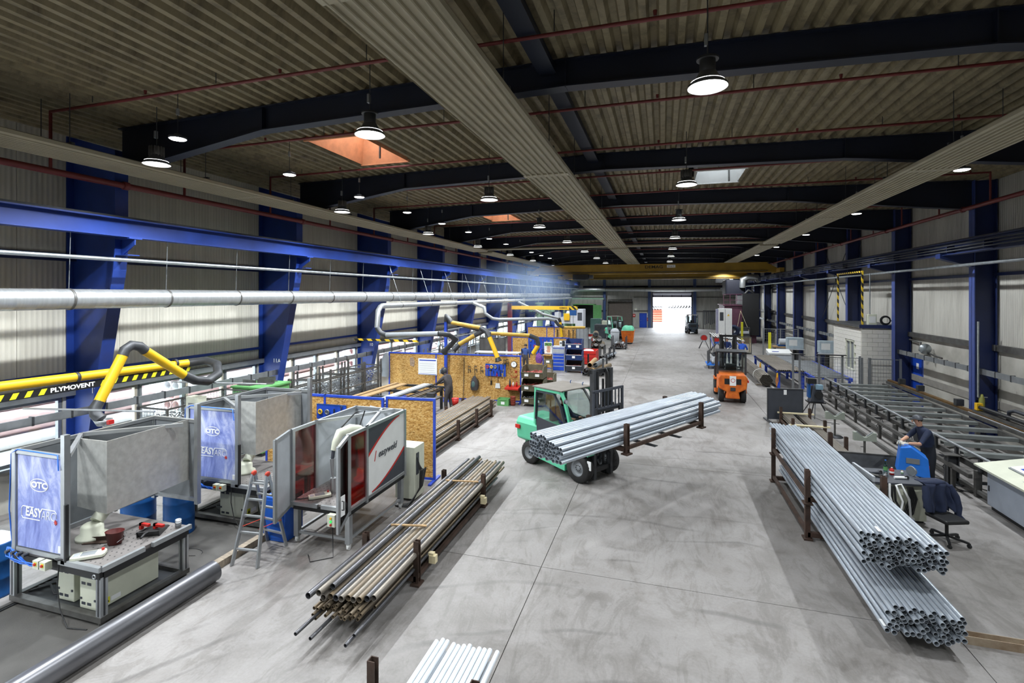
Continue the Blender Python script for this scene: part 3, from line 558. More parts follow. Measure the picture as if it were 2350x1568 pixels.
def arc_cell(oy, lab, x0, cx):
    t = thing('arc_welding_cell', lab, 'welding cell', (-9.72,5.2+oy,0)); Wd, Dp, zt = 1.97, 1.42, .86
    m = MB().box(0,Wd,.0,.1,.05,.13).box(0,Wd,Dp-.1,Dp,.05,.13).box(0,.1,.1,Dp-.1,.05,.13).box(Wd-.1,Wd,.1,Dp-.1,.05,.13); m.build('base_frame', M_MSTEEL, t); MB().box(.1,Wd-.1,.1,Dp-.1,.06,.075).build('base_tray', M_DSTEEL, t)
    for x in (.05,Wd-.06):
        for y in (.06,Dp-.06):
            l = MB().box(x-.05,x+.05,y-.05,y+.05,.13,.7).build('leg', M_ALU, t); MB().box(x-.012,x+.012,y-.054,y+.054,.14,.69).box(x-.054,x+.054,y-.012,y+.012,.14,.69).build('slot', M_DSTEEL, l); MB().cyl((x,y,0),(x,y,.06),.045,12).build('foot', M_MSTEEL, l)
    MB().box(.02,Wd-.02,0,.05,.68,.8).box(.02,Wd-.02,Dp-.05,Dp,.68,.8).box(.0,.05,.05,Dp-.05,.68,.8).box(Wd-.05,Wd,.05,Dp-.05,.68,.8).build('apron', M_BLACK, t)
    MB().box(.02,Wd-.02,.02,Dp-.02,.8,zt-.005).build('table_top', mat('worn_table_plate','#7d7977',.5,.4,var=.15), t); holes(t, 1.22, Wd-.1, .1, Dp-.1, zt-.005, .1)
    for a,b in (((1.15,-.01,zt-.02),(Wd+.02,-.01,zt-.02)),((Wd+.02,.0,zt-.02),(Wd+.02,.62,zt-.02)),((Wd+.02,.75,zt-.02),(Wd+.02,Dp,zt-.02))): MB().bar(a,b,.06,.07).build('edge_profile', M_ALU, t)
    for x in (.15,1.0,1.9): MB().torus((x,-.04,.74),.028,.008,'y',14,6).build('eye_bolt', M_ALU, t)
    zb = 2.42
    for x,y,z1 in ((x0,0,zb),(cx,0,2.72),(x0,2.2,zb),(cx,2.2,2.72)): MB().box(x-.04,x+.04,y-.04,y+.04,.82,z1).build('post', M_ALU, t)
    for a,b in (((x0+.04,0,zb-.03),(cx-.04,0,zb-.03)),((x0+.04,0,.9),(cx-.04,0,.9)),((x0,.04,zb-.03),(x0,2.16,zb-.03)),((x0+.04,2.2,zb-.03),(cx-.04,2.2,zb-.03)),((x0,.9,zb-.02),(cx,.04,zb-.02)),((x0,.9,zb-.02),(cx,1.9,zb-.02)),((x0+.04,2.2,.9),(cx-.04,2.2,.9)),((x0,.04,.9),(x0,2.16,.9))): MB().bar(a,b,.06,.06).build('rail', M_ALU, t)
    MB().box(x0-.01,x0+.01,.05,2.15,.94,zb-.06).build('side_panel', M_MGREY, t); MB().box(x0+.05,cx-.05,2.19,2.21,.94,zb-.06).build('back_panel', M_MGREY, t)
    MB().box(x0+.05,cx-.05,.0,.012,.94,zb-.06).build('backing', M_LGREY, t)
    p = MB().box(x0+.055,cx-.055,-.014,-.002,.945,zb-.07).build('banner', M_CLOUD, t, label='blue cloud-printed front panel with OTC and EASYARC lettering')
    xm = (x0+cx)/2; ring(p, (xm,-.017,1.92), .2, .1, .014, M_PAPER, FRONT); text('OTC', .125, M_PAPER, p, (xm,-.017,1.915), FRONT, 'logo_lettering', bold=.006, sx=1.35)
    text('EASY', .19, M_PAPER, p, (xm-.12,-.017,1.49), FRONT, 'brand_lettering', bold=.004, shear=.08, sx=.86); text('ARC', .19, M_PAPER, p, (xm+.2,-.017,1.47), FRONT, 'brand_lettering', bold=-.004, shear=.08, sx=.82)
    m = MB()
    for a,b in (((-.36,.09),(-.12,.09)),((-.36,-.09),(.02,-.09)),((-.385,.06),(-.385,-.06)),((-.385,.06),(-.36,.09)),((-.385,-.06),(-.36,-.09)),((.06,.09),(.34,.09)),((.34,.09),(.375,.05)),((.375,.05),(.375,-.02))): m.bar((xm+a[0],-.017,1.48+a[1]),(xm+b[0],-.017,1.48+b[1]),.004,.012,up=(0,0,1))
    m.build('brand_outline', M_PAPER, p)
    st = [( (.045 if i%2==0 else .018)*math.cos(PI*i/8), (.045 if i%2==0 else .018)*math.sin(PI*i/8)) for i in range(16)]; MB().prism([(xm+.36+a,1.40+b) for a,b in st],'y',-.02,-.015).build('red_star', M_RED, p)
    MB().box(cx-.13,cx-.07,-.018,-.014,.96,1.06).build('data_sticker', M_PAPER, p)
    MB().sheet([(.36,.72,1.26,2.4),(1.10,.68,1.24,2.42),(1.06,2.18,1.27,2.42)],.012).build('bent_shield', M_ZINCPANEL, t, label='bent zinc-coated sheet shield')
    robot(t, .86, .62, zt-.005, .9); r = MB().tube([(.86,.68,1.1),(.84,.9,1.3),(.8,1.05,1.55),(.78,1.2,1.8)],[.1,.1,.085,.07],12).build('robot_arm', M_IVORY, t)
    MB().box(cx+.045,cx+.075,-.05,.0,.86,1.7).build('light_curtain', M_BLACK, t)
    for x,y in ((1.3,1.05),(1.55,1.1)): MB().box(x,x+.05,y,y+.05,zt,zt+.1).box(x,x+.2,y,y+.05,zt+.06,zt+.1).build('clamp', M_RED, t)
    h = MB()
    for i in range(6): h.tube([(.02+.02*i,-.03,.9),(.1+.1*i,-.09,.8-.03*(i%3)),(.35+.1*i,-.1,.78-.04*(i%2)),(.55+.08*i,-.06,.74)],.009,6)
    h.tube([(x0-.03,-.03,.9),(x0-.07,-.05,1.5),(x0-.06,-.03,2.35),(x0+.1,-.04,2.43),(cx-.1,-.04,2.42),(cx-.05,-.06,2.2)],.01,6); h.build('air_hoses', mat('blue_air_hose','#2f6fd8',.5), t)
    for i in range(4): MB().cyl((.1+.13*i,-.1,.86),(.1+.13*i,-.03,.86),.025,10).build('valve', M_CHAR, t)
    for i in range(2):
        b = MB().box(.78+.15*i,.9+.15*i,-.14,-.05,.74,.86).build('button_box', M_IVORY, t); MB().cyl((.84+.15*i,-.16,.81),(.84+.15*i,-.14,.81),.02,10).build('push_button', M_RED, b); MB().box(.81+.15*i,.87+.15*i,-.142,-.14,.78,.84).build('yellow_plate', M_LEMON, b)
    c = MB()
    for i in range(5): c.tube([(.1,.2+.1*i,.1),(.35,.35+.08*i,.16),(.6,.25+.1*i,.11),(.8,.4,.1)],.016,6)
    c.tube([(1.15,-.02,.84),(1.18,-.06,.5),(1.3,-.1,.2),(1.55,-.16,.02),(1.85,-.1,.012)],.009,6); c.build('cable_loom', M_BLACK, t)
    MB().cyl((x0,2.2,2.5),(-2.2,1.4,2.58),.02,8).build('stay_rod', M_ALU, t)
    return t
arc_cell(0, 'blue-bannered EASYARC welding cell standing nearest the camera', .17, 1.25)
arc_cell(3.1, 'blue-bannered EASYARC welding cell farther back beside the stepladder', -.02, 1.3)
pendant((-8.25,5.36,.866), R(40), 'ivory teach pendant lying on the near cell table'); pendant((-6.45,8.32,.83), R(45), 'ivory teach pendant lying in the easyweld cell')
power_source((-9.0,5.42,.08), (.36,.5,.52), 'ivory power source under the near cell, left one'); power_source((-8.42,5.36,.08), (.36,.95,.46), 'ivory power source with warning sticker under the near cell'); power_source((-9.05,8.45,.08), (.62,.4,.58), 'ivory power source under the farther EASYARC cell')
t = thing('bucket', 'oval red plastic bucket on the near cell table', 'bucket', (-8.3,5.78,.86), R(20)); m = MB().lathe([(.001,.005),(.085,.0),(.115,.2),(.12,.2),(.105,.19),(.08,.012),(.001,.012)],22); m.xf(Matrix.Diagonal((1.15,.9,1,1))); m.build('tub', mat('dark_red_plastic','#5a1c1a',.5,var=.15), t); MB().tube([(.13,0,.19),(.15,.02,.1),(.1,-.1,.06)],.004,5).build('wire_handle', M_ALUD, t)
t = thing('scoop', 'black plastic dustpan scoop on the near cell table', 'scoop', (-8.1,6.25,.86), R(-60)); MB().prism([(-.22,.0),(.16,.0),(.2,.09),(.18,.09),(.15,.02),(-.2,.02)],'y',-.15,.15).build('pan', M_BLACK, t, bevel=.01); MB().tube([(.18,0,.07),(.3,0,.1),(.42,0,.09)],.018,8).build('handle', M_BLACK, t); MB().prism([(-.22,0),(.18,0),(.2,.09)],'y',.15,.165).prism([(-.22,0),(.18,0),(.2,.09)],'y',-.165,-.15).build('side_wall', M_BLACK, t)
t = thing('tin_can', 'small silver tin on the corner of the near cell table', 'tin', (-7.86,6.5,.86)); MB().lathe([(.001,0),(.045,0),(.045,.13),(.04,.125),(.001,.12)],16).build('can', M_ALU, t)
for z in (.03,.07,.11): MB().torus((0,0,z),.046,.004,'z',16,6).build('ridge', M_DSTEEL, t)
t = thing('workpiece_bracket', 'long steel angle workpiece on the near cell table', 'workpiece', (-8.55,5.75,.86), R(25)); MB().box(-.25,.3,-.05,.05,0,.012).box(-.25,.3,.04,.05,.012,.07).build('angle', M_RUST, t)
# wire drums
def drum(loc, r, h, lab, mt):
    t = thing('wire_drum', lab, 'drum', loc); MB().lathe([(.001,.0),(r,.0),(r*1.02,.02),(r,.04),(r,h*.33),(r*1.02,h*.35),(r,h*.37),(r,h*.66),(r*1.02,h*.68),(r,h*.7),(r,h-.02),(r*.97,h),(.001,h)],28).build('shell', mt, t); MB().lathe([(r*.97,h),(r*.5,h+.1),(.05,h+.14),(.001,h+.14)],20).build('lid', M_LGREY, t)
    return t
d = drum((-10.3,5.3,0), .3, .85, 'dark blue wire drum left of the near EASYARC cell', M_DBLUE); ring(d, (.17,-.262,.62), .1, .05, .012, M_PAPER, (R(90),0,R(33)), 'print_oval')
drum((-9.35,7.75,0), .27, .95, 'dark blue wire drum between the two EASYARC cells', M_DBLUE); drum((-10.25,7.6,0), .3, .9, 'dark blue wire drum behind the near cell by the window', M_DBLUE)
# ---- easyweld cell
t = thing('easyweld_cell', 'grey-framed easyweld robot cell with open doors and red screens', 'welding cell', (-6.85,8.05,0)); Wd, Dp, z0, z1 = 1.25, 2.1, .8, 2.2
for x in (.05,Wd-.05):
    for y in (.08,Dp-.08):
        l = MB().box(x-.05,x+.05,y-.05,y+.05,.12,.68).build('leg', M_ALU, t); MB().cyl((x-.02,y,.05),(x+.02,y,.05),.05,14).box(x-.035,x+.035,y-.03,y+.03,.06,.12).build('castor', M_WHITE, l)
for a,b in (((.1,.08,.2),(Wd-.1,.08,.2)),((Wd-.05,.13,.2),(Wd-.05,Dp-.13,.2)),((.05,.13,.2),(.05,Dp-.13,.2))): MB().bar(a,b,.05,.05).build('lower_rail', M_ALU, t)
MB().box(0,Wd,.0,Dp,.66,.78).build('apron', M_BLACK, t); MB().box(0,Wd,-.02,Dp,.78,.82).build('table_top', MATS['worn_table_plate'], t); holes(t,.1,Wd-.1,.08,1.3,.82,.1)
MB().bar((.0,-.03,.79),(.6,-.03,.79),.05,.07).build('edge_profile', M_ALU, t); MB().bar((.68,-.03,.79),(Wd,-.03,.79),.05,.07).build('edge_profile', M_ALU, t)
for x,y in ((0,0),(Wd,0),(0,.68),(Wd,.58),(0,Dp),(Wd,Dp)): MB().box(x-.035,x+.035,y-.035,y+.035,.7,z1).build('post', M_ALU, t)
for a,b in (((0,.04,z1-.03),(0,Dp,z1-.03)),((Wd,.04,z1-.03),(Wd,Dp,z1-.03)),((0,Dp,z1-.03),(Wd,Dp,z1-.03)),((0,.68,z1-.03),(Wd*.8,Dp,z1-.03)),((Wd,.6,z1-.03),(Wd*.55,Dp,z1-.03)),((Wd,0,.78),(Wd,Dp,.78))): MB().bar(a,b,.055,.06).build('rail', M_ALU, t)
MB().box(-.006,.006,.035,.645,z0+.03,z1-.06).build('red_screen', G_RED, t, label='red translucent screen'); MB().box(Wd-.006,Wd+.006,.035,.545,z0+.03,z1-.06).build('red_screen', G_RED, t, label='red translucent screen')
MB().box(-.01,.01,.715,Dp-.04,z0+.02,z1-.06).build('side_panel', M_LGREY, t); MB().box(.04,Wd-.04,Dp-.01,Dp+.01,z0+.02,z1-.06).build('back_panel', M_LGREY, t)
b = MB().box(Wd-.008,Wd+.012,.615,Dp-.035,z0+.01,z1-.05).build('banner', M_WHITE, t, label='white printed panel with easyweld lettering'); SIDE = (R(90),0,R(90)); X = Wd+.014
def curve_band(pts_a, pts_b, mt, nm):
    m = MB(); vs = []
    for (y,z),(y2,z2) in zip(pts_a, pts_b): vs += [(X,y,z),(X,y2,z2),(X+.002,y,z),(X+.002,y2,z2)]
    m.add(vs, [(4*i+2,4*i+3,4*i+7,4*i+6) for i in range(len(pts_a)-1)]); m.build(nm, mt, b)
u = [i/10 for i in range(11)]; ya, yb, zl, zh = .62, Dp-.04, z0+.02, z1-.06
cur = [(ya+(yb-ya)*.86*s, zh-.52*(1-s)**1.6) for s in u]; curve_band([(y,zh) for y,z in cur], cur, M_CHAR, 'printed_arc'); curve_band(cur, [(y,max(z-.07*(1-.6*s),zl)) for (y,z),s in zip(cur,u)], M_RED, 'printed_arc')
cur = [(yb-(yb-ya)*.9*s, zl+.5*(1-s)**1.5) for s in u]; curve_band(cur, [(y,zl) for y,z in cur], M_CHAR, 'printed_arc'); curve_band([(y,z+.07*(1-.6*s)) for (y,z),s in zip(cur,u)], cur, M_RED, 'printed_arc')
text('easyweld', .2, M_CHAR, b, (X+.003,1.36,1.52), SIDE, 'brand_lettering', shear=.3, bold=.003, sx=1.0); MB().bar((X+.003,.86,1.42),(X+.003,.92,1.62),.004,.02,up=(0,1,0)).build('brand_slash', M_RED, b)
def cdoor(p, q, mt, lab):
    d = MB(); dx, dy = q[0]-p[0], q[1]-p[1]
    for a,c in (((p[0],p[1],z0-.06),(q[0],q[1],z0-.06)),((p[0],p[1],z1-.03),(q[0],q[1],z1-.03)),((p[0],p[1],z0-.09),(p[0],p[1],z1)),((q[0],q[1],z0-.09),(q[0],q[1],z1))): d.bar(a,c,.045,.06,up=(0,0,1))
    o = d.build('door_frame', M_ALU, t, label=lab); MB().sheet([(p[0],p[1],z0-.03,z1-.05),(q[0],q[1],z0-.03,z1-.05)],.008).build('door_panel', mt, o); return o
cdoor((-.02,-.04),(.22,-.7), M_LGREY, 'grey open door leaf'); o = cdoor((Wd+.02,-.04),(Wd+.3,-.72), G_SMOKE, 'open door leaf with brown tinted screen')
MB().box(Wd+.27,Wd+.28,-.62,-.5,.95,1.3).build('data_sticker', M_PAPER, o); MB().tube([(Wd+.33,-.66,1.1),(Wd+.37,-.66,1.1),(Wd+.37,-.66,1.25),(Wd+.33,-.66,1.25)],.01,6).build('handle', M_BLACK, o)
robot(t, .72, 1.35, .82, 1.0)
MB().tube([(.72,1.35,1.05),(.72,1.35,1.35),(.72,1.25,1.62),(.74,1.12,1.88)],[.13,.125,.11,.1],14).build('robot_lower_arm', M_IVORY, t); MB().sph((.74,1.12,1.9),(.13,.13,.13)).build('robot_elbow', M_IVORY, t)
MB().tube([(.74,1.12,1.95),(.66,.9,2.02),(.56,.7,1.98),(.52,.62,1.8),(.5,.58,1.66)],[.1,.1,.095,.075,.055],14).build('robot_upper_arm', M_IVORY, t); MB().cyl((.5,.58,1.66),(.49,.56,1.5),.035,10).build('robot_wrist', M_CHAR, t); MB().tube([(.49,.56,1.5),(.5,.55,1.25),(.52,.55,1.0)],[.05,.03,.015],10).build('torch', M_ALU, t); MB().tube([(.74,1.12,2.02),(.72,1.35,2.3),(.66,1.1,2.32),(.56,.75,2.08)],.016,6).build('dress_pack', M_BLACK, t)
MB().cyl((.52,.55,.82),(.52,.55,1.12),.06,14).build('rotary_jig', M_ALU, t); bx = MB().box(.9,1.06,-.15,-.06,.5,.72).build('button_box', M_IVORY, t)
for dz,mm in ((.66,M_YEL),(.6,emat('green_indicator','#29c050',1.2)),(.54,M_RED)): MB().cyl((.98,-.17,dz),(.98,-.15,dz),.02,10).build('push_button', mm, bx)
MB().tube([(.98,-.1,.5),(1.0,-.12,.2),(1.1,-.25,.01),(.8,-.5,.01),(.6,-.3,.01)],.008,6).build('cable', M_BLACK, t)
t = thing('robot_controller', 'ivory robot controller cabinet behind the easyweld cell', 'controller', (-6.0,10.45,0)); MB().box(0,.5,0,.5,.05,1.25).build('case', M_IVORY, t, bevel=.01)
m = MB()
for i in range(6): m.tube([(.52,.1+.05*i,1.0-.1*i),(.62,.05+.06*i,.7),(.58,.1+.03*i,.3),(.5,-.1-.05*i,.03),(.2,-.35,.02)],.014,6)
m.build('cable_loom', M_BLACK, t); MB().box(.5,.515,.08,.2,.6,1.1).build('connector_panel', M_CHAR, t)
t = thing('blue_cabinet', 'bright blue floor cabinet behind the stepladder', 'cabinet', (-7.5,8.0,0)); MB().box(0,.52,0,.5,0,.84).build('case', mat('cabinet_blue','#1857b8',.45,var=.1), t, bevel=.01); MB().box(.04,.48,-.012,0,.06,.78).build('door', MATS['cabinet_blue'], t); MB().box(.4,.44,-.03,-.012,.4,.5).build('handle', M_BLACK, t)
# ---- stepladder
t = thing('stepladder', 'aluminium A-frame stepladder with red hinge caps', 'ladder', (-7.08,7.5,0)); hz = 1.5; tops = [(-.16,-.02),(.13,.0)]
for (fx,fy),(tx,ty) in (((-.22,-.44),tops[0]),((.28,-.38),tops[1])): MB().bar((fx,fy,0),(tx,ty,hz),.03,.065,up=(0,1,0)).build('stile', M_ALU, t)
for (fx,fy),(tx,ty) in (((-.3,.48),tops[0]),((.2,.42),tops[1])): MB().bar((fx,fy,0),(tx,ty+.04,hz),.03,.055,up=(0,1,0)).build('rear_stile', M_ALU, t)
for k in range(1,6):
    s = k/5.6; L = lambda p,q: tuple(p[i]+(q[i]-p[i])*s for i in (0,1))
    a = L((-.22,-.44),tops[0]); b_ = L((.28,-.38),tops[1]); MB().bar((*a,hz*s),(*b_,hz*s),.04,.03).build('rung', M_ALU, t); a = L((-.3,.48),tops[0]); b_ = L((.2,.42),tops[1]); MB().bar((*a,hz*s),(*b_,hz*s),.04,.03).build('rung', M_ALU, t)
for tx,ty in tops: MB().sph((tx,ty+.02,hz),(.035,.06,.05)).build('hinge_cap', mat('red_plastic','#c33a26',.4), t)
for sx in (-.22,.24): MB().bar((sx*.8,-.25,.62),(sx*.8,.3,.55),.02,.004).build('strap', MATS['red_plastic'], t)
# ---- large steel pipe, rails, timber on the floor
tag(MB().pipe((-7.2,2.4,.17),(-7.2,6.6,.17),.165,.012,28,2).build('steel_pipe', M_DPIPE), 'large dark steel pipe lying on the floor in the left foreground', 'pipe')
for x,lab in ((-9.62,'floor rail under the left feet of the welding cells'),(-7.62,'floor rail under the right feet of the welding cells')): 
    t = thing('floor_rail', lab, 'rail', (x,2.2,.006)); MB().box(-.05,.05,0,7,0,.02).build('rail_foot', M_DSTEEL, t); MB().box(-.02,.02,0,7,.02,.035).build('rail_head', M_MSTEEL, t)
tag(MB().box(-7.555,-7.42,6.75,8.0,0.0,.12).build('timber_beam', M_GREYWOOD), 'weathered timber beam lying in front of the stepladder', 'timber')
long_tube('loose_wire', 'thin wire loop lying on the dark floor strip', 'wire', [(-8.4+.25*math.cos(a*.4),7.2+.12*math.sin(a*.4),.012) for a in range(15)], .004, M_BLACK, 5)
# ---- extraction boom and yellow suction arm
t = thing('extraction_boom', 'yellow extraction boom with hazard-striped PLYMOVENT beam', 'extraction arm', (-12.2,0,0)); 
MB().cyl((0,4.2,3.06),(0,10.4,2.96),.1,16).build('yellow_tube', M_YEL, t); MB().box(-.03,.03,4.2,10.4,2.72,2.88).build('stripe_beam', M_BLACK, t)
for i in range(26):
    y = 4.4+.235*i
    if 7.05 < y < 8.15: continue
    MB().prism([(y,2.74),(y+.1,2.74),(y+.16,2.86),(y+.06,2.86)],'x',.031,.034).build('stripe', M_LEMON, t)
text('PLYMOVENT', .13, M_PAPER, t, (.035,7.62,2.8), SIDE, 'maker_lettering', bold=.004, sx=1.15)
for y in (5.2,7.7,10.0): MB().lathe([(.1,-.03),(.112,-.03),(.112,.03),(.1,.03)],16,(0,y,3.0),'y').build('clamp_band', M_DSTEEL, t)
for y in (8.6,): MB().bar((-1.4,y,2.9),(-.03,y,2.8),.06,.1).build('wall_arm', M_BLUE, t)
MB().tube([(0,10.4,2.96),(.3,10.65,3.0),(.75,10.6,2.92),(1.1,10.3,2.72),(1.25,9.85,2.62),(1.25,9.5,2.7),(1.2,9.25,2.86)],[.11]*7,14).build('flexible_hose', M_DSTEEL, t)
MB().cyl((1.2,9.25,2.86),(1.2,8.3,3.55),.1,16).build('upper_arm_tube', M_YEL, t); MB().tube([(1.2,8.3,3.55),(1.2,8.18,3.66),(1.2,8.0,3.7),(1.2,7.87,3.62),(1.2,7.82,3.5)],.105,14).build('elbow_hose', M_DSTEEL, t); MB().cyl((1.2,7.82,3.5),(1.2,7.36,2.62),.1,16).build('lower_arm_tube', M_YEL, t)
MB().tube([(1.2,7.36,2.62),(1.2,7.28,2.5),(1.26,7.25,2.38),(1.36,7.28,2.28)],[.1,.11,.105,.11],14).build('nozzle_hose', M_DSTEEL, t); MB().lathe([(.1,.0),(.13,.05),(.16,.12),(.15,.12),(.1,.05)],18,(1.4,7.3,2.16)).build('nozzle_hood', M_ALU, t); MB().box(1.56,1.63,7.25,7.35,2.2,2.28).build('handle', M_RED, t)
# ================================================================ PEOPLE HELPER
def person(name, lab, loc, rz, J, E, mats, eyes=None):
    """J joint -> (pos, radius); E list of (joint, joint, material key); one continuous skinned body"""
    names = list(J); me = D.meshes.new('body'); me.from_pydata([J[k][0] for k in names], [(names.index(a), names.index(b)) for a,b,_ in E], [])
    o = D.objects.new('body', me); COL.objects.link(o); sk = o.modifiers.new('s','SKIN'); sk.use_smooth_shade = True
    for i,k in enumerate(names):
        v = me.skin_vertices[0].data[i]; r = J[k][1]; v.radius = r if isinstance(r, tuple) else (r,r); v.use_root = (k == 'pelvis')
    o.modifiers.new('u','SUBSURF').levels = 2; o.modifiers['u'].render_levels = 2
    dg = bpy.context.evaluated_depsgraph_get(); m2 = D.meshes.new_from_object(o.evaluated_get(dg)); D.objects.remove(o)
    keys = []
    for *_,k in E:
        if k not in keys: keys.append(k)
    m2.materials.clear()
    for k in keys: m2.materials.append(mats[k])
    segs = [(Vector(J[a][0]), Vector(J[b][0]), keys.index(k), J[a][1], J[b][1]) for a,b,k in E]
    for p in m2.polygons:
        c = p.center; best = 9; bi = 0
        for a,b,i,ra,rb in segs:
            ab = b-a; s = max(0, min(1, (c-a).dot(ab)/ab.length_squared)); d = (c-(a+ab*s)).length-(ra+(rb-ra)*s)
            if d < best: best = d; bi = i
        p.material_index = bi; p.use_smooth = True
    t = thing(name, lab, 'person', loc, rz); m2.name = 'body'; link('body', m2, t); return t
def hand(t, c, d, mt, k=1.0, name='hand', thumb=1, up=(0,0,1)):
    """palm at c, fingers along d, gently curled"""
    d = Vector(d).normalized(); up = Vector(up); s = d.cross(up).normalized(); n_ = s.cross(d); c = Vector(c); m = MB()
    pal = [c-d*.05*k, c-d*.01*k, c+d*.035*k]
    for off in (-.025,-.008,.01,.027): m.tube([p+s*off*k for p in pal], [.015*k,.019*k,.016*k], 8)
    for i,(off,L) in enumerate(((-.032,.062),(-.011,.078),(.011,.082),(.032,.072))):
        b = c+d*.035*k+s*off*k; m.tube([b, b+d*L*.45*k-n_*.006*k, b+d*L*.75*k-n_*.022*k, b+d*L*.9*k-n_*.045*k], [.0105*k,.0095*k,.0085*k,.006*k], 8)
    b = c-d*.02*k+s*.035*k*thumb; m.tube([b, b+s*.03*k*thumb+d*.02*k, b+s*.04*k*thumb+d*.05*k-n_*.01*k], [.013*k,.011*k,.007*k], 8)
    return m.build(name, mt, t)
def head_parts(t, c, face, skin, hairm, cap=None, tilt=0):
    """nose, ears, eyes, mouth and hair around head centre c; face = direction the person looks"""
    f = Vector(face).normalized(); s = f.cross(Vector((0,0,1))).normalized(); c = Vector(c); up = s.cross(f)
    MB().tube([c+f*.1+up*.02, c+f*.125-up*.02, c+f*.105-up*.035], [.01,.017,.012], 8).build('nose', skin, t)
    for sg in (-1,1):
        MB().sph(tuple(c+s*.08*sg+f*.0-up*.01), (.016,.022,.032), 8, 6).build('ear', skin, t); MB().sph(tuple(c+s*.033*sg+f*.092+up*.015), .009, 8, 6).build('eye', M_BLACK, t)
    MB().bar(c+f*.1-up*.06-s*.022, c+f*.1-up*.06+s*.022, .006, .006).build('mouth', mat('lip','#8a5548',.6), t)
    if hairm:
        m = MB().sph((0,0,0), (.098,.108,.1), 16, 10); M = Matrix((( s.x,f.x,up.x,0),(s.y,f.y,up.y,0),(s.z,f.z,up.z,0),(0,0,0,1)))
        m.f = [q for q in m.f if all(m.v[i][2] > -.02-.28*min(0,1)*0 + (.045 if m.v[i][1] > .045 else -.03) for i in q)]; m.m = [True]*len(m.f); m.xf(Matrix.Translation(c+up*.015-f*.008) @ M); m.build('hair', hairm, t)
# ================================================================ PARTITIONS (OSB with blue frames)
def osb(p, q, h, panels, lab, post=.05, z0=.05):
    """free-standing partition from p to q; panels = list of cut fractions"""
    dx, dy = q[0]-p[0], q[1]-p[1]; L = math.hypot(dx,dy); t = thing('osb_partition', lab, 'partition', (p[0],p[1],0), math.atan2(dy,dx)); cuts = [0]+panels+[1]
    for a,b in zip(cuts,cuts[1:]):
        MB().box(a*L+.03,b*L-.03,-.012,.012,z0+.04,h-.05).build('board', M_OSB, t)
    for a in cuts: MB().box(a*L-.03,a*L+.03,-.03,.03,0,h).build('upright', M_FRAMEBLUE, t)
    MB().box(.03,L-.03,-.03,.03,h-.06,h).build('top_rail', M_FRAMEBLUE, t); MB().box(.03,L-.03,-.03,.03,z0-.02,z0+.04).build('bottom_rail', M_FRAMEBLUE, t)
    for a in (0,1): MB().box(a*L-.04,a*L+.04,-.35,.35,0,.04).build('foot', M_FRAMEBLUE, t)
    return t
osb((-10.6,11.45),(-7.0,11.56),2.1,[.52],'OSB partition with blue frame behind the welding cells'); osb((-6.93,11.66),(-5.62,11.76),2.12,[],'single OSB partition panel standing at the aisle end')
osb((-12.3,20.9),(-6.02,21.35),2.1,[.37],'long OSB partition hung with tools behind the welder'); osb((-9.45,31.45),(-5.7,31.6),2.05,[.55],'OSB partition with big blue tool board near mid hall'); osb((-10.8,40.4),(-6.75,40.7),2.15,[.4,.55],'farthest OSB partition hung with black belts')
M_TOOLS = [M_DSTEEL, M_RED, M_YEL, M_ALUD, M_BLACK]
def tool(kind, loc, lab, mt, s=1.0, grp=None):
    t = thing(kind, lab, 'tool', loc, 0, grp)
    if kind == 'hammer': MB().cyl((0,0,-.14*s),(0,0,.1*s),.011*s,8).build('handle', M_WOOD, t); MB().box(-.05*s,.06*s,-.014,.014,.1*s,.14*s).build('head', mt, t)
    elif kind == 'pliers':
        MB().bar((-.035*s,0,-.14*s),(0,0,.02*s),.014,.016).bar((.035*s,0,-.14*s),(0,0,.02*s),.014,.016).build('grip', mt, t); MB().prism([(-.022*s,.02*s),(.022*s,.02*s),(.008*s,.09*s),(-.008*s,.09*s)],'y',-.01,.01).build('jaw', M_DSTEEL, t)
    elif kind == 'grinding_disc': MB().torus((0,0,0),.05*s,.018*s,'y',18,8).build('rim', mt, t); MB().cyl((0,-.008,0),(0,.008,0),.022*s,12).build('hub', M_ALUD, t)
    elif kind == 'wrench': MB().box(-.012*s,.012*s,-.006,.006,-.16*s,.12*s).build('shank', mt, t); MB().torus((0,0,.14*s),.025*s,.009*s,'y',12,6).build('ring_end', mt, t); MB().prism([(-.03*s,-.2*s),(-.012*s,-.16*s),(.012*s,-.16*s),(.03*s,-.2*s),(.012*s,-.18*s),(-.012*s,-.18*s)],'y',-.006,.006).build('open_end', mt, t)
    elif kind == 'clamp': MB().bar((0,0,-.16*s),(0,0,.14*s),.012,.03*s).build('rail', M_DSTEEL, t); MB().bar((0,0,.13*s),(.1*s,0,.11*s),.014,.025*s).build('jaw', M_DSTEEL, t); MB().cyl((.09*s,0,-.12*s),(.09*s,0,.02*s),.013*s,8).build('screw', mt, t); MB().bar((0,0,-.02*s),(.1*s,0,-.03*s),.014,.025*s).build('sliding_jaw', M_DSTEEL, t)
    elif kind == 'screwdriver': MB().cyl((0,0,0),(0,0,.1*s),.016*s,8).build('handle', mt, t); MB().cyl((0,0,-.12*s),(0,0,0),.006*s,6).build('blade', M_ALUD, t)
    return t
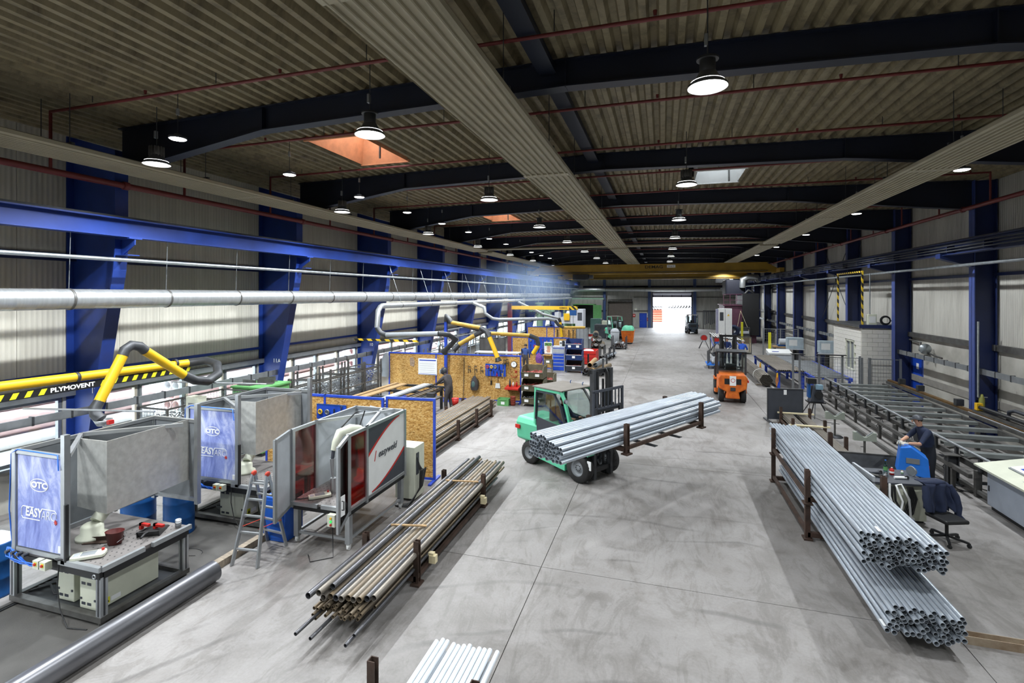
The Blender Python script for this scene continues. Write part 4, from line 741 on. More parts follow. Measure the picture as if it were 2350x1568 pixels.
def toolboard(p, w, h, lab, kinds, seed, rz=0):
    b = thing('tool_board', lab, 'tool board', p, rz); MB().box(0,w,0,.02,0,h).build('board', M_SIGNBLUE, b); MB().box(0,w,-.006,0,h-.02,h).build('edge_strip', M_DBLUE, b)
    rnd = random.Random(seed); names = {'hammer':'hammer','pliers':'pliers','grinding_disc':'grinding disc','wrench':'ring wrench','clamp':'screw clamp','screwdriver':'screwdriver'}; colr = {id(M_DSTEEL):'dark steel',id(M_RED):'red',id(M_YEL):'yellow',id(M_ALUD):'silver',id(M_BLACK):'black'}; rows = len(kinds)
    for r, row in enumerate(kinds):
        for i, k in enumerate(row):
            mt = M_TOOLS[(r*2+i+seed) % 5]; x = w*(i+.6)/(len(row)+.2); z = h-(r+.5)*h/rows
            tool(k, (p[0]+x*math.cos(rz), p[1]+x*math.sin(rz)-.03, p[2]+z), f'{colr[id(mt)]} {names[k]} hung on the {lab.split(" on ")[0]}, {ORD[i+1] if i else "first"} in row {r+1}', mt, 1.1, 'tools on the '+lab.split(' on ')[0])
yw = lambda x: 20.9+(x+12.3)*.0717          # face of the long partition
def onwall(x, z, d=.02): return (x, yw(x)-d, z)
toolboard((-7.62,yw(-7.62)-.05,1.15),.95,.55,'blue tool board on the long OSB partition',[['grinding_disc','grinding_disc','grinding_disc','pliers','wrench'],['wrench','hammer','screwdriver','pliers','clamp','wrench']],1)
toolboard((-8.35,31.42,.95),1.65,1.05,'large blue tool board on the mid-hall partition',[['grinding_disc','clamp','wrench','screwdriver','pliers','grinding_disc'],['pliers','grinding_disc','hammer','wrench','hammer','clamp'],['clamp','hammer','wrench','clamp','screwdriver','wrench']],3,.04)
toolboard((-8.95,11.44,1.45),.9,.4,'small blue tool board on the partition behind the cells',[['grinding_disc','grinding_disc','pliers','wrench']],2,.03)
def clamps(x0, zs, lab):
    for i,(dx,z) in enumerate(zs): tool('clamp', onwall(x0+dx,z,.06), f'{lab}, {ORD[i+1] if i else "leftmost"} one', M_DSTEEL, 1.1, lab)
clamps(-8.42,((0,1.42),(.3,1.44),(.58,1.4)),'dark gripping clamp hung on the OSB above the backpack')
clamps(-6.78,((0,1.75),(.12,1.78)),'long pliers hung right of the blue tool board')
t = thing('wall_clock', 'round white wall clock on the long OSB partition', 'clock', onwall(-6.32,1.7,.03)); MB().cyl((0,-.03,0),(0,.02,0),.14,24).build('rim', M_CHAR, t); MB().cyl((0,-.036,0),(0,-.03,0),.12,24).build('dial', M_PAPER, t); MB().bar((0,-.04,0),(.05,-.04,.05),.008,.008).bar((0,-.04,0),(-.02,-.04,.09),.006,.006).build('hands', M_BLACK, t)
t = thing('wall_clock', 'round grey wall clock above the tool cabinet', 'clock', (-6.0,31.48,1.72)); MB().cyl((0,-.03,0),(0,.02,0),.16,24).build('rim', M_MGREY, t); MB().cyl((0,-.036,0),(0,-.03,0),.13,24).build('dial', M_PAPER, t); MB().bar((0,-.04,0),(.06,-.04,.04),.008,.008).bar((0,-.04,0),(0,-.04,.1),.006,.006).build('hands', M_BLACK, t)
t = thing('painted_smiley', 'red spray-painted smiley face on the long OSB partition', 'graffiti', onwall(-6.32,1.28,.016)); MB().tube([(.16*math.cos(a),0,.14*math.sin(a)-.02) for a in [PI*1.05+i*PI*.9/8 for i in range(9)]],.012,6).build('mouth', M_RED, t); MB().bar((-.14,0,.05),(-.14,0,.16),.01,.03).build('eye', M_RED, t); MB().bar((.04,0,.04),(.14,0,.15),.01,.03).bar((.14,0,.04),(.04,0,.15),.01,.03).build('eye', M_RED, t)
t = thing('poster', 'white printed plan poster pinned to the long OSB partition', 'poster', onwall(-10.85,1.1,.02)); MB().box(0,.95,-.002,.004,0,.75).build('sheet', M_PAPER, t)
MB().box(.06,.9,-.004,-.002,.64,.69).build('title_bar', M_FRAMEBLUE, t)
for i in range(5): MB().box(.08,.86-.05*(i%2),-.004,-.002,.1+.1*i,.112+.1*i).build('text_line', M_LGREY, t)
MB().box(.02,.93,-.004,-.002,.02,.04).build('footer_bar', M_FRAMEBLUE, t)
t = thing('paper_cutout', 'torn paper picture beside the plan poster', 'paper', onwall(-11.25,1.5,.02)); MB().prism([(0,0),(.2,-.05),(.24,.2),(.14,.4),(-.02,.35)],'y',-.004,.002).build('sheet', mat('brownish_print','#9c8672',.8,var=.4,scale=14), t)
t = thing('backpack', 'dark grey backpack hung on the long OSB partition', 'backpack', onwall(-8.1,.52,.14)); MB().tube([(0,0,.0),(0,-.01,.12),(0,0,.35),(0,.02,.52),(0,.05,.62)],[.16,.19,.17,.11,.03],12).xf(Matrix.Diagonal((1,.6,1,1))).build('bag', M_DARKCLOTH, t); MB().sph((-.02,-.09,.25),(.09,.05,.15)).build('front_pocket', mat('teal_grey_fabric','#53706f',.8), t); MB().tube([(0,.04,.6),(0,.08,.75)],.012,6).build('hanging_loop', M_BLACK, t); MB().tube([(.14,.03,.5),(.2,.02,.3),(.17,.02,.05)],.016,6).build('strap', M_BLACK, t)
t = thing('long_rod', 'thin dark rod leaning upright against the long OSB partition', 'rod', onwall(-8.62,0,.05)); MB().cyl((0,-.1,.02),(0,.0,1.95),.014,8).build('rod', M_DSTEEL, t); MB().cyl((0,-.1,0),(0,-.1,.03),.018,8).build('tip', M_BLACK, t)
t = thing('dustpan', 'white metal dustpan hung below the blue tool board', 'dustpan', onwall(-7.05,.62,.05)); MB().prism([(-.12,0),(.12,0),(.09,.22),(-.09,.22)],'y',-.02,.01).build('pan', M_WHITE, t); MB().cyl((0,-.005,.22),(0,-.005,.5),.014,8).build('handle', M_WOOD, t)
t = thing('hand_brush', 'brown hand brush hung beside the white dustpan', 'brush', onwall(-7.35,.75,.05)); MB().box(-.03,.03,-.025,.015,0,.2).build('bristles', M_BLACK, t); MB().cyl((0,0,.2),(0,0,.36),.013,8).build('handle', M_WOOD, t)
t = thing('wall_shelf', 'red sloping wall shelf under the clock', 'shelf', onwall(-6.62,.78,.0)); MB().prism([(0,0),(-.45,-.07),(-.45,-.14),(0,-.05)],'x',0,.62).build('board', M_RED, t); MB().prism([(0,-.3),(0,-.05),(-.3,-.11)],'x',.05,.08).prism([(0,-.3),(0,-.05),(-.3,-.11)],'x',.54,.57).build('bracket', M_RED, t)
for i,(x,mt,h,lab) in enumerate(((-6.45,M_CHAR,.3,'dark spray gun on the red wall shelf'),(-6.3,M_WHITE,.2,'white bottle on the red wall shelf'),(-6.15,M_RED,.22,'red spray can on the red wall shelf'))):
    t = thing('spray_can', lab, 'bottle', onwall(x,.75,.2)); MB().lathe([(.001,0),(.04,0),(.042,h*.7),(.02,h*.85),(.015,h),(.001,h)],14).build('can', mt, t); MB().cyl((0,0,h),(0,0,h+.03),.014,8).build('cap', M_BLACK, t)
t = thing('work_jacket', 'grey work jacket hung at the left end of the long partition', 'jacket', (-12.45,20.75,.95)); MB().tube([(0,0,0),(.02,.02,.3),(.0,0,.7),(.06,.02,1.0),(.1,.03,1.12)],[.2,.19,.21,.15,.05],10).xf(Matrix.Diagonal((1,.5,1,1))).build('coat', M_MGREY, t); MB().tube([(-.14,-.04,.85),(-.24,-.06,.5),(-.2,-.06,.2)],[.07,.065,.06],8).build('sleeve', M_MGREY, t)
t = thing('welding_helmet', 'black welding helmet hung on the partition behind the cells', 'helmet', (-9.45,11.3,1.5)); MB().sph((0,0,0),(.14,.13,.19),14,10).build('shell', M_BLACK, t); MB().box(-.07,.07,-.14,-.1,-.02,.07).build('visor', M_RED, t); MB().torus((.02,.03,.2),.13,.012,'y',18,6).build('headband', M_BLACK, t); MB().tube([(0,0,-.15),(.02,-.02,-.32),(0,0,-.45)],[.1,.13,.1],10).build('neck_cloth', M_MGREY, t)
t = thing('paper_strip', 'strip of paper tape on the partition behind the cells', 'paper', (-7.35,11.5,1.86)); MB().bar((0,0,0),(.33,0,-.05),.004,.07).build('strip', M_PAPER, t)
# ================================================================ PIPE RACKS
def upipe(name, mt, L, r, th=.006, n=14): return MB().pipe((0,0,0),(0,L,0), r, th, n, .35).mesh(name, mt)
def stillage(loc, xs, ys, hp, lab, rz=0, name='pipe_stillage', z0=0, cw=.09, label_cat='rack'):
    t = thing(name, lab, label_cat, loc, rz); 
    for y in ys:
        MB().box(xs[0],xs[1],y-cw/2,y+cw/2,z0+.05,z0+.05+cw).build('cross_beam', M_RUST, t)
        for x in xs: 
            p = MB().box(x-cw/2,x-cw/2+.012,y-cw/2,y+cw/2,z0+.0,hp).box(x-cw/2+.012,x+cw/2,y-cw/2,y-cw/2+.012,z0+.0,hp).box(x-cw/2+.012,x+cw/2,y+cw/2-.012,y+cw/2,z0,hp).build('post', M_RUST, t); MB().box(x-.08,x+.08,y-.1,y+.1,z0,z0+.03).build('foot', M_RUST, t)
    for x in xs: MB().box(x-.03,x+.03,ys[0],ys[-1],z0+.1,z0+.17).build('side_beam', M_RUST, t)
    return t
def lay(me, name, pts, lab, grp, y, jit=.08, rz=0, org=(0,0)):
    for x,z in pts:
        yy = y+random.uniform(-jit,jit); c, s = math.cos(rz), math.sin(rz)
        tag(link(name, me, None, (org[0]+x*c-yy*s, org[1]+x*s+yy*c, z), (0,random.uniform(0,6),rz)), lab, 'pipe', grp)
def hexrows(x0, z0, r, counts):
    pts = []; 
    for k,nn in enumerate(counts):
        off = (r if k % 2 else 0)
        pts += [(x0+off+i*2*r, z0+r+k*r*1.75) for i in range(nn)]
    return pts
# left floor rack: rust coloured pipes
stillage((0,0,0), (-4.87,-3.9), (7.5,10.7), .72, 'brown stillage holding rust-tinted pipes left of the aisle')
r = .046; g = 'pipes in the left brown stillage'; A = upipe('steel_pipe', M_BPIPE, 6.0, r); B = upipe('steel_pipe', M_RPIPE, 6.0, r); Cc = upipe('steel_pipe', M_DPIPE, 6.0, r)
for i in range(9): lay((A,B,Cc,A,B,A,B,Cc,A)[i], 'steel_pipe', [(-4.62+.087*i,.49)], f'wide mill-steel pipe in the top row of the left stillage, {nth(i,"from its left side") if i else "leftmost of the row"}', g, 6.05+.02*i, .03)
for i in range(3): lay((Cc,A,Cc)[i], 'steel_pipe', [(-4.73+.095*i,.60)], f'mill-steel pipe lying on top at the left edge of the left stillage, {("left","middle","right")[i]} one', g, 5.85+.15*i, .05)
S = upipe('thin_pipe', M_RPIPE, 6.2, .026, .004, 10); S2 = upipe('thin_pipe', M_DPIPE, 6.0, .026, .004, 10)
lay(S, 'thin_pipe', hexrows(-4.75,.20,.03,[13,12,13,12]), 'thin rusty pipe in the lower layers of the left stillage', 'thin pipes low in the left stillage', 6.2, .25); lay(S2, 'thin_pipe', [(-3.98,.2),(-3.94,.25),(-4.5,.21),(-4.7,.26)], 'thin dark pipe jutting low from the left stillage', 'thin dark pipes low in the left stillage', 5.75, .2)
for i,(x0,y0,x1,y1) in enumerate(((-4.68,8.0,-4.15,8.35),(-4.65,10.3,-4.0,10.65))): tag(MB().bar((x0,y0,.645 if i else .66),(x1,y1,.555),.05,.02).build('batten', M_WOOD), ('wooden batten across the left stillage pipes, nearer one','wooden batten across the left stillage pipes, farther one')[i], 'batten')
for y in (7.9,10.45): tag(MB().box(-3.88,-3.78,y-.04,y+.04,.30,.34).box(-3.86,-3.74,y-.05,y+.05,.17,.30).build('wood_block', M_PALEWOOD), f'pale wood block on the {"nearer" if y < 9 else "farther"} side bracket of the left stillage', 'block')
# rack behind partition
stillage((0,0,0), (-7.65,-6.45), (13.0,15.3,17.0,18.6), .66, 'brown stillage of long tan pipes beside the welder bay')
P2 = upipe('long_pipe', M_RPIPE, 7.0, .042); P3 = upipe('long_pipe', M_BPIPE, 7.0, .042)
pts = hexrows(-7.58,.18,.045,[12,11,12,11,9]); lay(P2, 'long_pipe', pts[::2], 'tan rust-tinted pipe in the stillage beside the welder bay', 'tan pipes beside the welder bay', 12.5, .12); lay(P3, 'long_pipe', pts[1::2], 'greyish pipe in the stillage beside the welder bay', 'greyish pipes beside the welder bay', 12.5, .12)
# white zinc pipes at the bottom edge
t = stillage((0,0,0), (-3.0,-1.83), (4.75,1.6), .86, 'brown stillage cut by the bottom edge of the view'); WP = upipe('zinc_tube', M_WPIPE, 6.3, .03, .004, 12)
lay(WP, 'zinc_tube', [(-2.68+.0655*i+(.03 if i > 2 else 0)+(.03 if i > 10 else 0), .5) for i in range(12)], 'pale zinc tube lying in the stillage at the bottom edge', 'pale zinc tubes at the bottom edge', -.6, .03)
lay(WP, 'zinc_tube', [(-2.68+.066*i, .438) for i in range(12)], 'pale zinc tube under the top row at the bottom edge', 'lower pale zinc tubes at the bottom edge', -.7, .03); lay(WP, 'zinc_tube', [(-2.68+.066*i, .377) for i in range(12)], 'pale zinc tube in the third layer at the bottom edge', 'third layer of pale zinc tubes', -.8, .03)
MB().box(-3.0,-1.83,4.7,4.8,.27,.345).box(-3.0,-1.83,1.55,1.65,.27,.345).build('support_beam', M_RUST, t)
# right galvanised rack: two stacked stillages
stillage((0,0,0), (2.72,4.0), (11.1,14.25), .68, 'lower brown stillage of the galvanised pipe stack on the right'); stillage((0,0,0), (2.72,4.0), (11.1,14.25), 1.36, 'upper brown stillage of the galvanised pipe stack on the right', z0=.69)
GP = upipe('galvanised_pipe', M_GPIPE, 6.5, .034, .005, 14)
lay(GP, 'galvanised_pipe', hexrows(2.80,.88,.036,[15,14,15,14,15,13,9]), 'galvanised pipe in the upper bundle of the right stack', 'galvanised pipes of the upper right bundle', 8.45, .10)
lay(GP, 'galvanised_pipe', hexrows(2.92,.2,.036,[13,12,13,12,13,12]), 'galvanised pipe in the lower bundle of the right stack', 'galvanised pipes of the lower right bundle', 7.95, .10)
for i,(x,y,z) in enumerate(((3.02,8.5,1.36),(2.9,8.0,.28))): t = thing('paper_tag', ('white tag on the upper galvanised bundle','white tag on the lower galvanised bundle')[i], 'tag', (x,y,z)); MB().box(-.02,.02,0,.16,0,.004).build('tag', M_PAPER, t); MB().tube([(0,.16,.0),(.02,.2,-.01)],.003,5).build('wire', M_ALUD, t)
# brown thin pipes rack further right
stillage((0,0,0), (4.2,5.15), (16.9,18.9,20.7), .62, 'low brown stillage of thin steel rods behind the galvanised stack'); TR = upipe('thin_steel_pipe', M_BPIPE, 6.0, .022, .004, 10)
lay(TR, 'thin_steel_pipe', hexrows(4.27,.2,.024,[8,7,8,7]), 'thin brown steel pipe in the left half of the low stillage', 'thin pipes in the low stillage, left half', 15.9, .15); lay(TR, 'thin_steel_pipe', hexrows(4.82,.2,.024,[6,5,6]), 'thin brown steel pipe in the right half of the low stillage', 'thin pipes in the low stillage, right half', 15.6, .15)
for i,y in enumerate((18.9,20.75)): tag(MB().box(4.1,5.3,y-.05,y+.05,.38,.42).build('batten', M_PALEWOOD), f'pale wooden batten across the low stillage, {("nearer","farther")[i]} one', 'batten')
# ================================================================ FORKLIFTS
def wheel(t, x, y, r, w, rimc, side):
    o = MB().lathe([(r*.55,-w/2),(r*.93,-w/2),(r,-w*.36),(r,w*.36),(r*.93,w/2),(r*.55,w/2)],30,(x,y,r),'y').build('wheel', M_RUBBER, t)
    MB().lathe([(.001,-w*.3),(r*.25,-w*.3),(r*.3,-w*.15),(r*.48,-w*.2),(r*.56,-w/2),(r*.56,w/2),(r*.48,w*.2),(r*.3,w*.15),(.001,w*.3)],24,(x,y,r),'y').build('rim', rimc, o)
    for i in range(8):
        a = 2*PI*i/8; px, pz = x+r*.2*math.cos(a), r+r*.2*math.sin(a); MB().cyl((px,y-w*.34,pz),(px,y+w*.34,pz),.016,6).build('wheel_nut', M_DSTEEL, o)
    m = MB(); nl = 26
    for i in range(nl):
        a = 2*PI*i/nl; m.bar((x+r*1.0*math.cos(a),y-w*.36,r+r*1.0*math.sin(a)),(x+r*1.0*math.cos(a+.1),y+w*.0,r+r*1.0*math.sin(a+.1)),.03,.016,up=(math.cos(a),0,math.sin(a)))
    l = m.build('tread', M_RUBBER, o); l['kind'] = 'stuff'
def forklift(lab, loc, rz, body, zc=.15, door=True, masth=2.72, rear=-1.88, roofz=2.22, fork=1.75, name='forklift', sticker=False):
    t = thing(name, lab, 'forklift', loc, rz); rr = .31; fr_ = .37
    for sy in (-.53,.53): wheel(t, 0, sy, fr_, .27, M_MGREY, sy)
    for sy in (-.45,.45): wheel(t, rear, sy, rr, .22, M_MGREY, sy)
    xb = rear-.5                                   # counterweight tail
    MB().prism([(-.3,.22),(-.24,.5),(-.56,.66),(-.6,1.12),(-.5,1.28),(.5,1.28),(.6,1.12),(.56,.66),(.24,.5),(.3,.22)],'x',xb,rear+.42).build('counterweight', body, t, bevel=.05)
    MB().prism([(rear+.42,.62),(rear+.42,1.28),(-.9,1.2),(-.62,.95),(-.45,.62),(-.45,.3),(rear+.5,.36)],'y',-.56,.56).build('chassis', body, t, bevel=.03)
    MB().prism([(-.5,.28),(-.2,.28),(-.08,.75),(-.12,1.2),(-.3,1.28),(-.38,.9)],'y',-.5,.5).build('dashboard', M_CHAR, t)
    for sy in (-1,1): MB().prism([(rear+.5,.3),(-.42,.2),(-.42,.36),(rear+.5,.5)],'y',min(sy*.56,sy*.66),max(sy*.56,sy*.66)).build('side_step', body, t); MB().prism([(-.42,.82),(-.2,.86),(.28,.84),(.36,.78),(.36,.74),(-.42,.76)],'y',min(sy*.4,sy*.66),max(sy*.4,sy*.66)).build('fender', body, t)
    MB().box(xb-.006,xb,-.34,.34,.85,1.1).build('vent_recess', M_BLACK, t); MB().box(xb-.05,xb,-.1,.1,.58,.72).build('tow_pin', M_DSTEEL, t)
    if sticker: MB().box(xb-.012,xb-.006,-.13,.13,.8,1.22).build('notice', M_PAPER, t); ring(t, (xb-.013,0,1.03), .09, .09, .02, M_RED, (R(90),0,R(-90)), 'ban_ring')
    # overhead guard
    pil = [(-.62,roofz),(-.5,2.02),(-.36,1.62),(-.25,1.2),(-.2,.85)]; gc = body if door else M_DSTEEL
    for sy in (-.58,.58):
        for p,q in zip(pil,pil[1:]): MB().bar((p[0],sy,p[1]),(q[0],sy,q[1]),.07,.07,up=(0,1,0)).build('front_pillar', gc, t)
        MB().bar((-1.58,sy,1.2),(-1.55,sy,roofz),.07,.08,up=(0,1,0)).build('rear_pillar', gc, t); MB().bar((-1.57,sy,roofz-.03),(-.6,sy,roofz-.03),.07,.07).build('roof_rail', gc, t)
    MB().box(-1.66,-.55,-.63,.63,roofz,roofz+.035).build('roof', mat('dusty_roof_grey','#77726b',.8,var=.1) if door else M_DSTEEL, t, bevel=.01)
    if not door:
        for i in range(4): MB().box(-1.5+.25*i,-1.44+.25*i,-.58,.58,roofz-.04,roofz).build('roof_bar', M_DSTEEL, t)
        MB().sheet([(-1.6,.55,1.25,roofz-.1),(-1.6,-.55,1.25,roofz-.1)],.006).build('rear_window', G_CAB, t)
    else:
        for sy in (-.6,.6):
            e = .012 if sy > 0 else -.012; y0, y1 = min(sy,sy+e), max(sy,sy+e)
            d = MB().prism([(-1.52,1.42),(-1.5,1.05),(-1.28,.72),(-1.1,.64),(-.42,.62),(-.32,.9),(-.4,1.28)],'y',y0,y1).build('door', M_CHAR, t)
            for p,q in (((-1.53,1.35),(-1.5,2.1)),((-1.5,2.12),(-.84,2.12)),((-.84,2.12),(-.62,1.85)),((-.62,1.85),(-.46,1.4)),((-.46,1.4),(-.37,1.0))): MB().bar((p[0],sy+e,p[1]),(q[0],sy+e,q[1]),.03,.07,up=(0,1,0)).build('door_frame', M_CHAR, d)
            MB().prism([(-1.5,1.4),(-.45,1.28),(-.62,1.84),(-.85,2.1),(-1.48,2.1)],'y',sy-.003,sy+.003).build('door_glass', G_CAB, d)
            MB().prism([(-1.12,1.08),(-1.05,1.14),(-.6,.98),(-.5,.82),(-.58,.74),(-.95,.74),(-1.08,.86)],'y',sy+(e*1.4 if e < 0 else e),sy+(e if e < 0 else e*1.4)).build('lower_window', G_SMOKE, d); MB().cyl((-.52,sy+e,1.12),(-.52,sy+e*2.5,1.12),.05,12).build('door_lock', M_BLACK, d)
        MB().sheet([(-.25,-.55,1.28,1.3),(-.25,.55,1.28,1.3)],.005).build('cowl_edge', M_CHAR, t); MB().add([(-.27,-.55,1.25),(-.27,.55,1.25),(-.55,.55,2.12),(-.55,-.55,2.12)],[(0,1,2,3)]).build('windscreen', G_CAB, t)
        MB().sheet([(-1.56,-.55,1.3,2.15),(-1.56,.55,1.3,2.15)],.006).build('rear_window', G_CAB, t); MB().bar((-1.56,0,1.3),(-1.56,0,2.15),.03,.03).build('window_bar', M_CHAR, t)
    st = MB().box(-1.3,-.8,-.25,.25,1.0,1.14).build('seat', M_BLACK, t, bevel=.03); MB().box(-1.4,-1.26,-.24,.24,1.1,1.65).build('seat_back', M_BLACK, st, bevel=.04)
    MB().torus((0,0,0),.17,.014,'z',20,6).xf(Matrix.Translation((-.5,.0,1.42)) @ Matrix.Rotation(R(-30),4,'Y')).build('steering_wheel', M_BLACK, t); MB().cyl((-.35,0,1.2),(-.5,0,1.42),.025,8).build('steering_column', M_BLACK, t)
    # mast, carriage, forks
    for sy in (-1,1):
        MB().box(.2,.34,sy*.34-.05,sy*.34+.05,.1,masth).build('mast_rail', M_DSTEEL, t); MB().box(.22,.36,sy*.25-.035,sy*.25+.035,.14+zc*.4,masth-.04).build('inner_mast_rail', M_BLACK, t); MB().cyl((.16,sy*.2,.2),(.16,sy*.2,masth-.3),.032,10).build('lift_cylinder', M_BLACK, t)
    for z in (.3,1.3,masth-.06): MB().box(.18,.3,-.39,.39,z-.05,z+.05).build('mast_crossmember', M_BLACK, t)
    c = MB().box(.4,.46,-.5,.5,zc+.05,zc+.16).box(.4,.46,-.5,.5,zc+.42,zc+.53).box(.38,.44,-.3,-.22,zc,zc+.6).box(.38,.44,.22,.3,zc,zc+.6).build('fork_carriage', M_DSTEEL, t)
    b = MB().box(.46,.51,-.62,-.56,zc+.1,zc+.98).box(.46,.51,.56,.62,zc+.1,zc+.98).box(.46,.51,-.62,.62,zc+.94,zc+1.0).box(.46,.5,-.56,.56,zc+.5,zc+.54).build('load_backrest', M_CHAR, t)
    for i in range(7): MB().box(.47,.495,-.45+.15*i-.015,-.45+.15*i+.015,zc+.54,zc+.94).build('backrest_bar', M_CHAR, b)
    for sy in (-.52,.52): MB().prism([(.46,zc),(.46,zc+.55),(.5,zc+.55),(.51,zc+.05),(.46+fork,zc+.012),(.46+fork,zc)],'y',sy-.065,sy+.065).build('fork', M_DSTEEL, t)
    MB().tube([(.3,.1,masth-.1),(.34,.1,masth+.02),(.4,.1,masth-.1),(.42,.1,zc+.5)],.02,6).build('hydraulic_hose', M_BLACK, t)
    for sy in (-.66,.66):
        l = MB().cyl((-.42,sy*.98,2.0),(-.36,sy*.98,2.0),.06,12).build('work_light', M_CHAR, t); MB().cyl((-.36,sy*.98,2.0),(-.355,sy*.98,2.0),.05,12).build('light_lens', M_LGREY, l)
    MB().box(xb+.02,xb+.2,-.64,-.6,.95,1.05).build('rear_lamp', M_RED, t); return t
FO = (-1.75,13.25,0); FA = R(-31.5)
fk = forklift('mint green forklift carrying galvanised pipes in the aisle', FO, FA, M_GREEN, 1.4, True, 2.88)
for i,(x,z) in enumerate(((-1.2,.0),(-.75,.0))): MB().tube([(x,.45,2.25),(x,.45,2.32),(x+.03,.45,2.34)],.012,6).build('roof_hook', M_DBLUE, fk)
MB().box(.3,.42,-.62,-.6,.4,.62).build('number_plate', M_PAPER, fk)
stillage(FO, (1.15,2.17), (-1.58,1.58), 2.08, 'brown stillage with galvanised pipes raised on the green forklift', FA, z0=1.44)
GP2 = upipe('galvanised_pipe', M_GPIPE, 6.25, .04, .005, 14)
lay(GP2, 'galvanised_pipe', hexrows(1.24,1.63,.042,[11,10,11,10,9,6]), 'galvanised pipe in the bundle carried by the green forklift', 'galvanised pipes on the green forklift', -3.5, .05, FA, FO)
# driver
dm = {'c': M_NAVYCLOTH, 's': M_SKIN}
dj = {'pelvis':((-1.02,0,1.2),.15),'chest':((-1.1,0,1.5),.16),'neckb':((-1.08,0,1.68),.07),'neck':((-1.06,0,1.76),.05),'head':((-1.04,0,1.86),.095),'crown':((-1.05,0,1.95),.07)}
de = [('pelvis','chest','c'),('chest','neckb','c'),('neckb','neck','s'),('neck','head','s'),('head','crown','s')]
for sg,n_ in ((-1,'r'),(1,'l')):
    dj.update({n_+'sh':((-1.08,sg*.19,1.6),.075),n_+'el':((-.92,sg*.27,1.38),.05),n_+'wr':((-.62,sg*.16,1.44),.035),n_+'hip':((-.98,sg*.1,1.18),.1),n_+'kn':((-.55,sg*.14,1.16),.075),n_+'an':((-.48,sg*.14,.82),.05),n_+'to':((-.36,sg*.15,.78),.04)})
    de += [('chest',n_+'sh','c'),(n_+'sh',n_+'el','c'),(n_+'el',n_+'wr','c'),('pelvis',n_+'hip','c'),(n_+'hip',n_+'kn','c'),(n_+'kn',n_+'an','c'),(n_+'an',n_+'to','c')]
dr = person('person', 'driver in navy work clothes seated inside the green forklift', FO, FA, dj, de, dm); head_parts(dr, (-1.04,0,1.87), (1,0,0), M_SKIN, M_HAIR)
for sg in (-1,1): hand(dr, (-.56,sg*.15,1.44), (1,0,-.1), M_SKIN, .95, 'hand', sg)
forklift('orange forklift seen from behind on the right of the aisle', (3.02,26.05,0), R(88), M_ORANGE, .3, False, 2.85, -1.75, 2.2, 1.1, sticker=True)
forklift('dark forklift parked at the open gate', (3.35,66.5,0), R(95), mat('dark_slate_paint','#2c3844',.5,var=.1), .1, True, 2.3, -1.7, 2.25, 1.0)
forklift('distant mint green forklift among the scrap crates', (-4.3,52.5,0), R(-60), M_GREEN, .1, True, 2.1, -1.8, 2.5, 1.0)
# ================================================================ WELDER BAY (left middle)
def mesh_crate(loc, d, lab, mt=None, fillm=None, seed=0, posts=.0):
    t = thing('mesh_crate', lab, 'crate', loc); w, l, h = d; rnd = random.Random(seed); mt = mt or M_GALV
    for x in (0,w):
        for y in (0,l): MB().box(x-.025,x+.025,y-.025,y+.025,0,h+posts).build('post', M_MSTEEL, t)
    m = MB().box(0,w,-.015,.015,h-.04,h).box(0,w,l-.015,l+.015,h-.04,h).box(-.015,.015,0,l,h-.04,h).box(w-.015,w+.015,0,l,h-.04,h); m.build('frame', M_MSTEEL, t); MB().box(.026,w-.026,.026,l-.026,.1,.13).build('floor_plate', M_MSTEEL, t)
    g = MB(); st = .1; k = st
    while k < h-.05: g.bar((0,0,k+.1),(w,0,k+.1),.006).bar((w,0,k+.1),(w,l,k+.1),.006).bar((0,l,k+.1),(w,l,k+.1),.006).bar((0,0,k+.1),(0,l,k+.1),.006) if k+.1 < h else None; k += st
    k = st
    while k < w: g.bar((k,0,.1),(k,0,h),.006).bar((k,l,.1),(k,l,h),.006); k += st
    k = st
    while k < l: g.bar((w,k,.1),(w,k,h),.006).bar((0,k,.1),(0,k,h),.006); k += st
    o = g.build('wire_mesh', mt, t); o['kind'] = 'stuff'
    if fillm:
        f = MB()
        for i in range(70):
            c = (rnd.uniform(.12,w-.12), rnd.uniform(.12,l-.12), rnd.uniform(h*.45,h*.85)); a = rnd.uniform(0,6); q = MB().torus((0,0,0), rnd.uniform(.05,.1), .014, 'z', 9, 5); q.xf(Matrix.Translation(c) @ Matrix.Rotation(a,4,'Z') @ Matrix.Rotation(rnd.uniform(0,2.5),4,'X')); f.add(q.v,q.f,True)
        f.box(.05,w-.05,.05,l-.05,.12,h*.5); o = f.build('loose_rings', fillm, t); o['kind'] = 'stuff'
    MB().box(w+.0,w+.012,l*.4,l*.4+.15,h*.55,h*.55+.14).build('paper_label', M_PAPER, t)
    return t
for i,(y,h) in enumerate(((6.9,1.5),(9.3,2.0),(10.6,2.0),(13.6,1.55),(15.0,1.55),(16.4,1.55),(17.8,1.55))):
    mesh_crate((-12.55,y,0 if i < 3 else .24), (.95,1.2,h), f'wire mesh crate of steel rings by the left windows, {nth(i)}', None, M_SCRAP, i, .25 if i > 2 else 0)
t = thing('crate_rack', 'long steel stake rack holding the mesh crates by the windows', 'rack', (-11.45,13.3,0))
for i in range(6): MB().box(-.03,.03,i*1.05-.03,i*1.05+.03,0,2.35 if i % 2 else 2.1).build('stake', M_MSTEEL, t)
for z in (.25,1.25,1.75): MB().box(-.02,.02,0,5.3,z-.02,z+.02).build('rail', M_MSTEEL, t)
MB().box(-1.2,0,0,5.3,.16,.24).build('deck', M_MSTEEL, t)
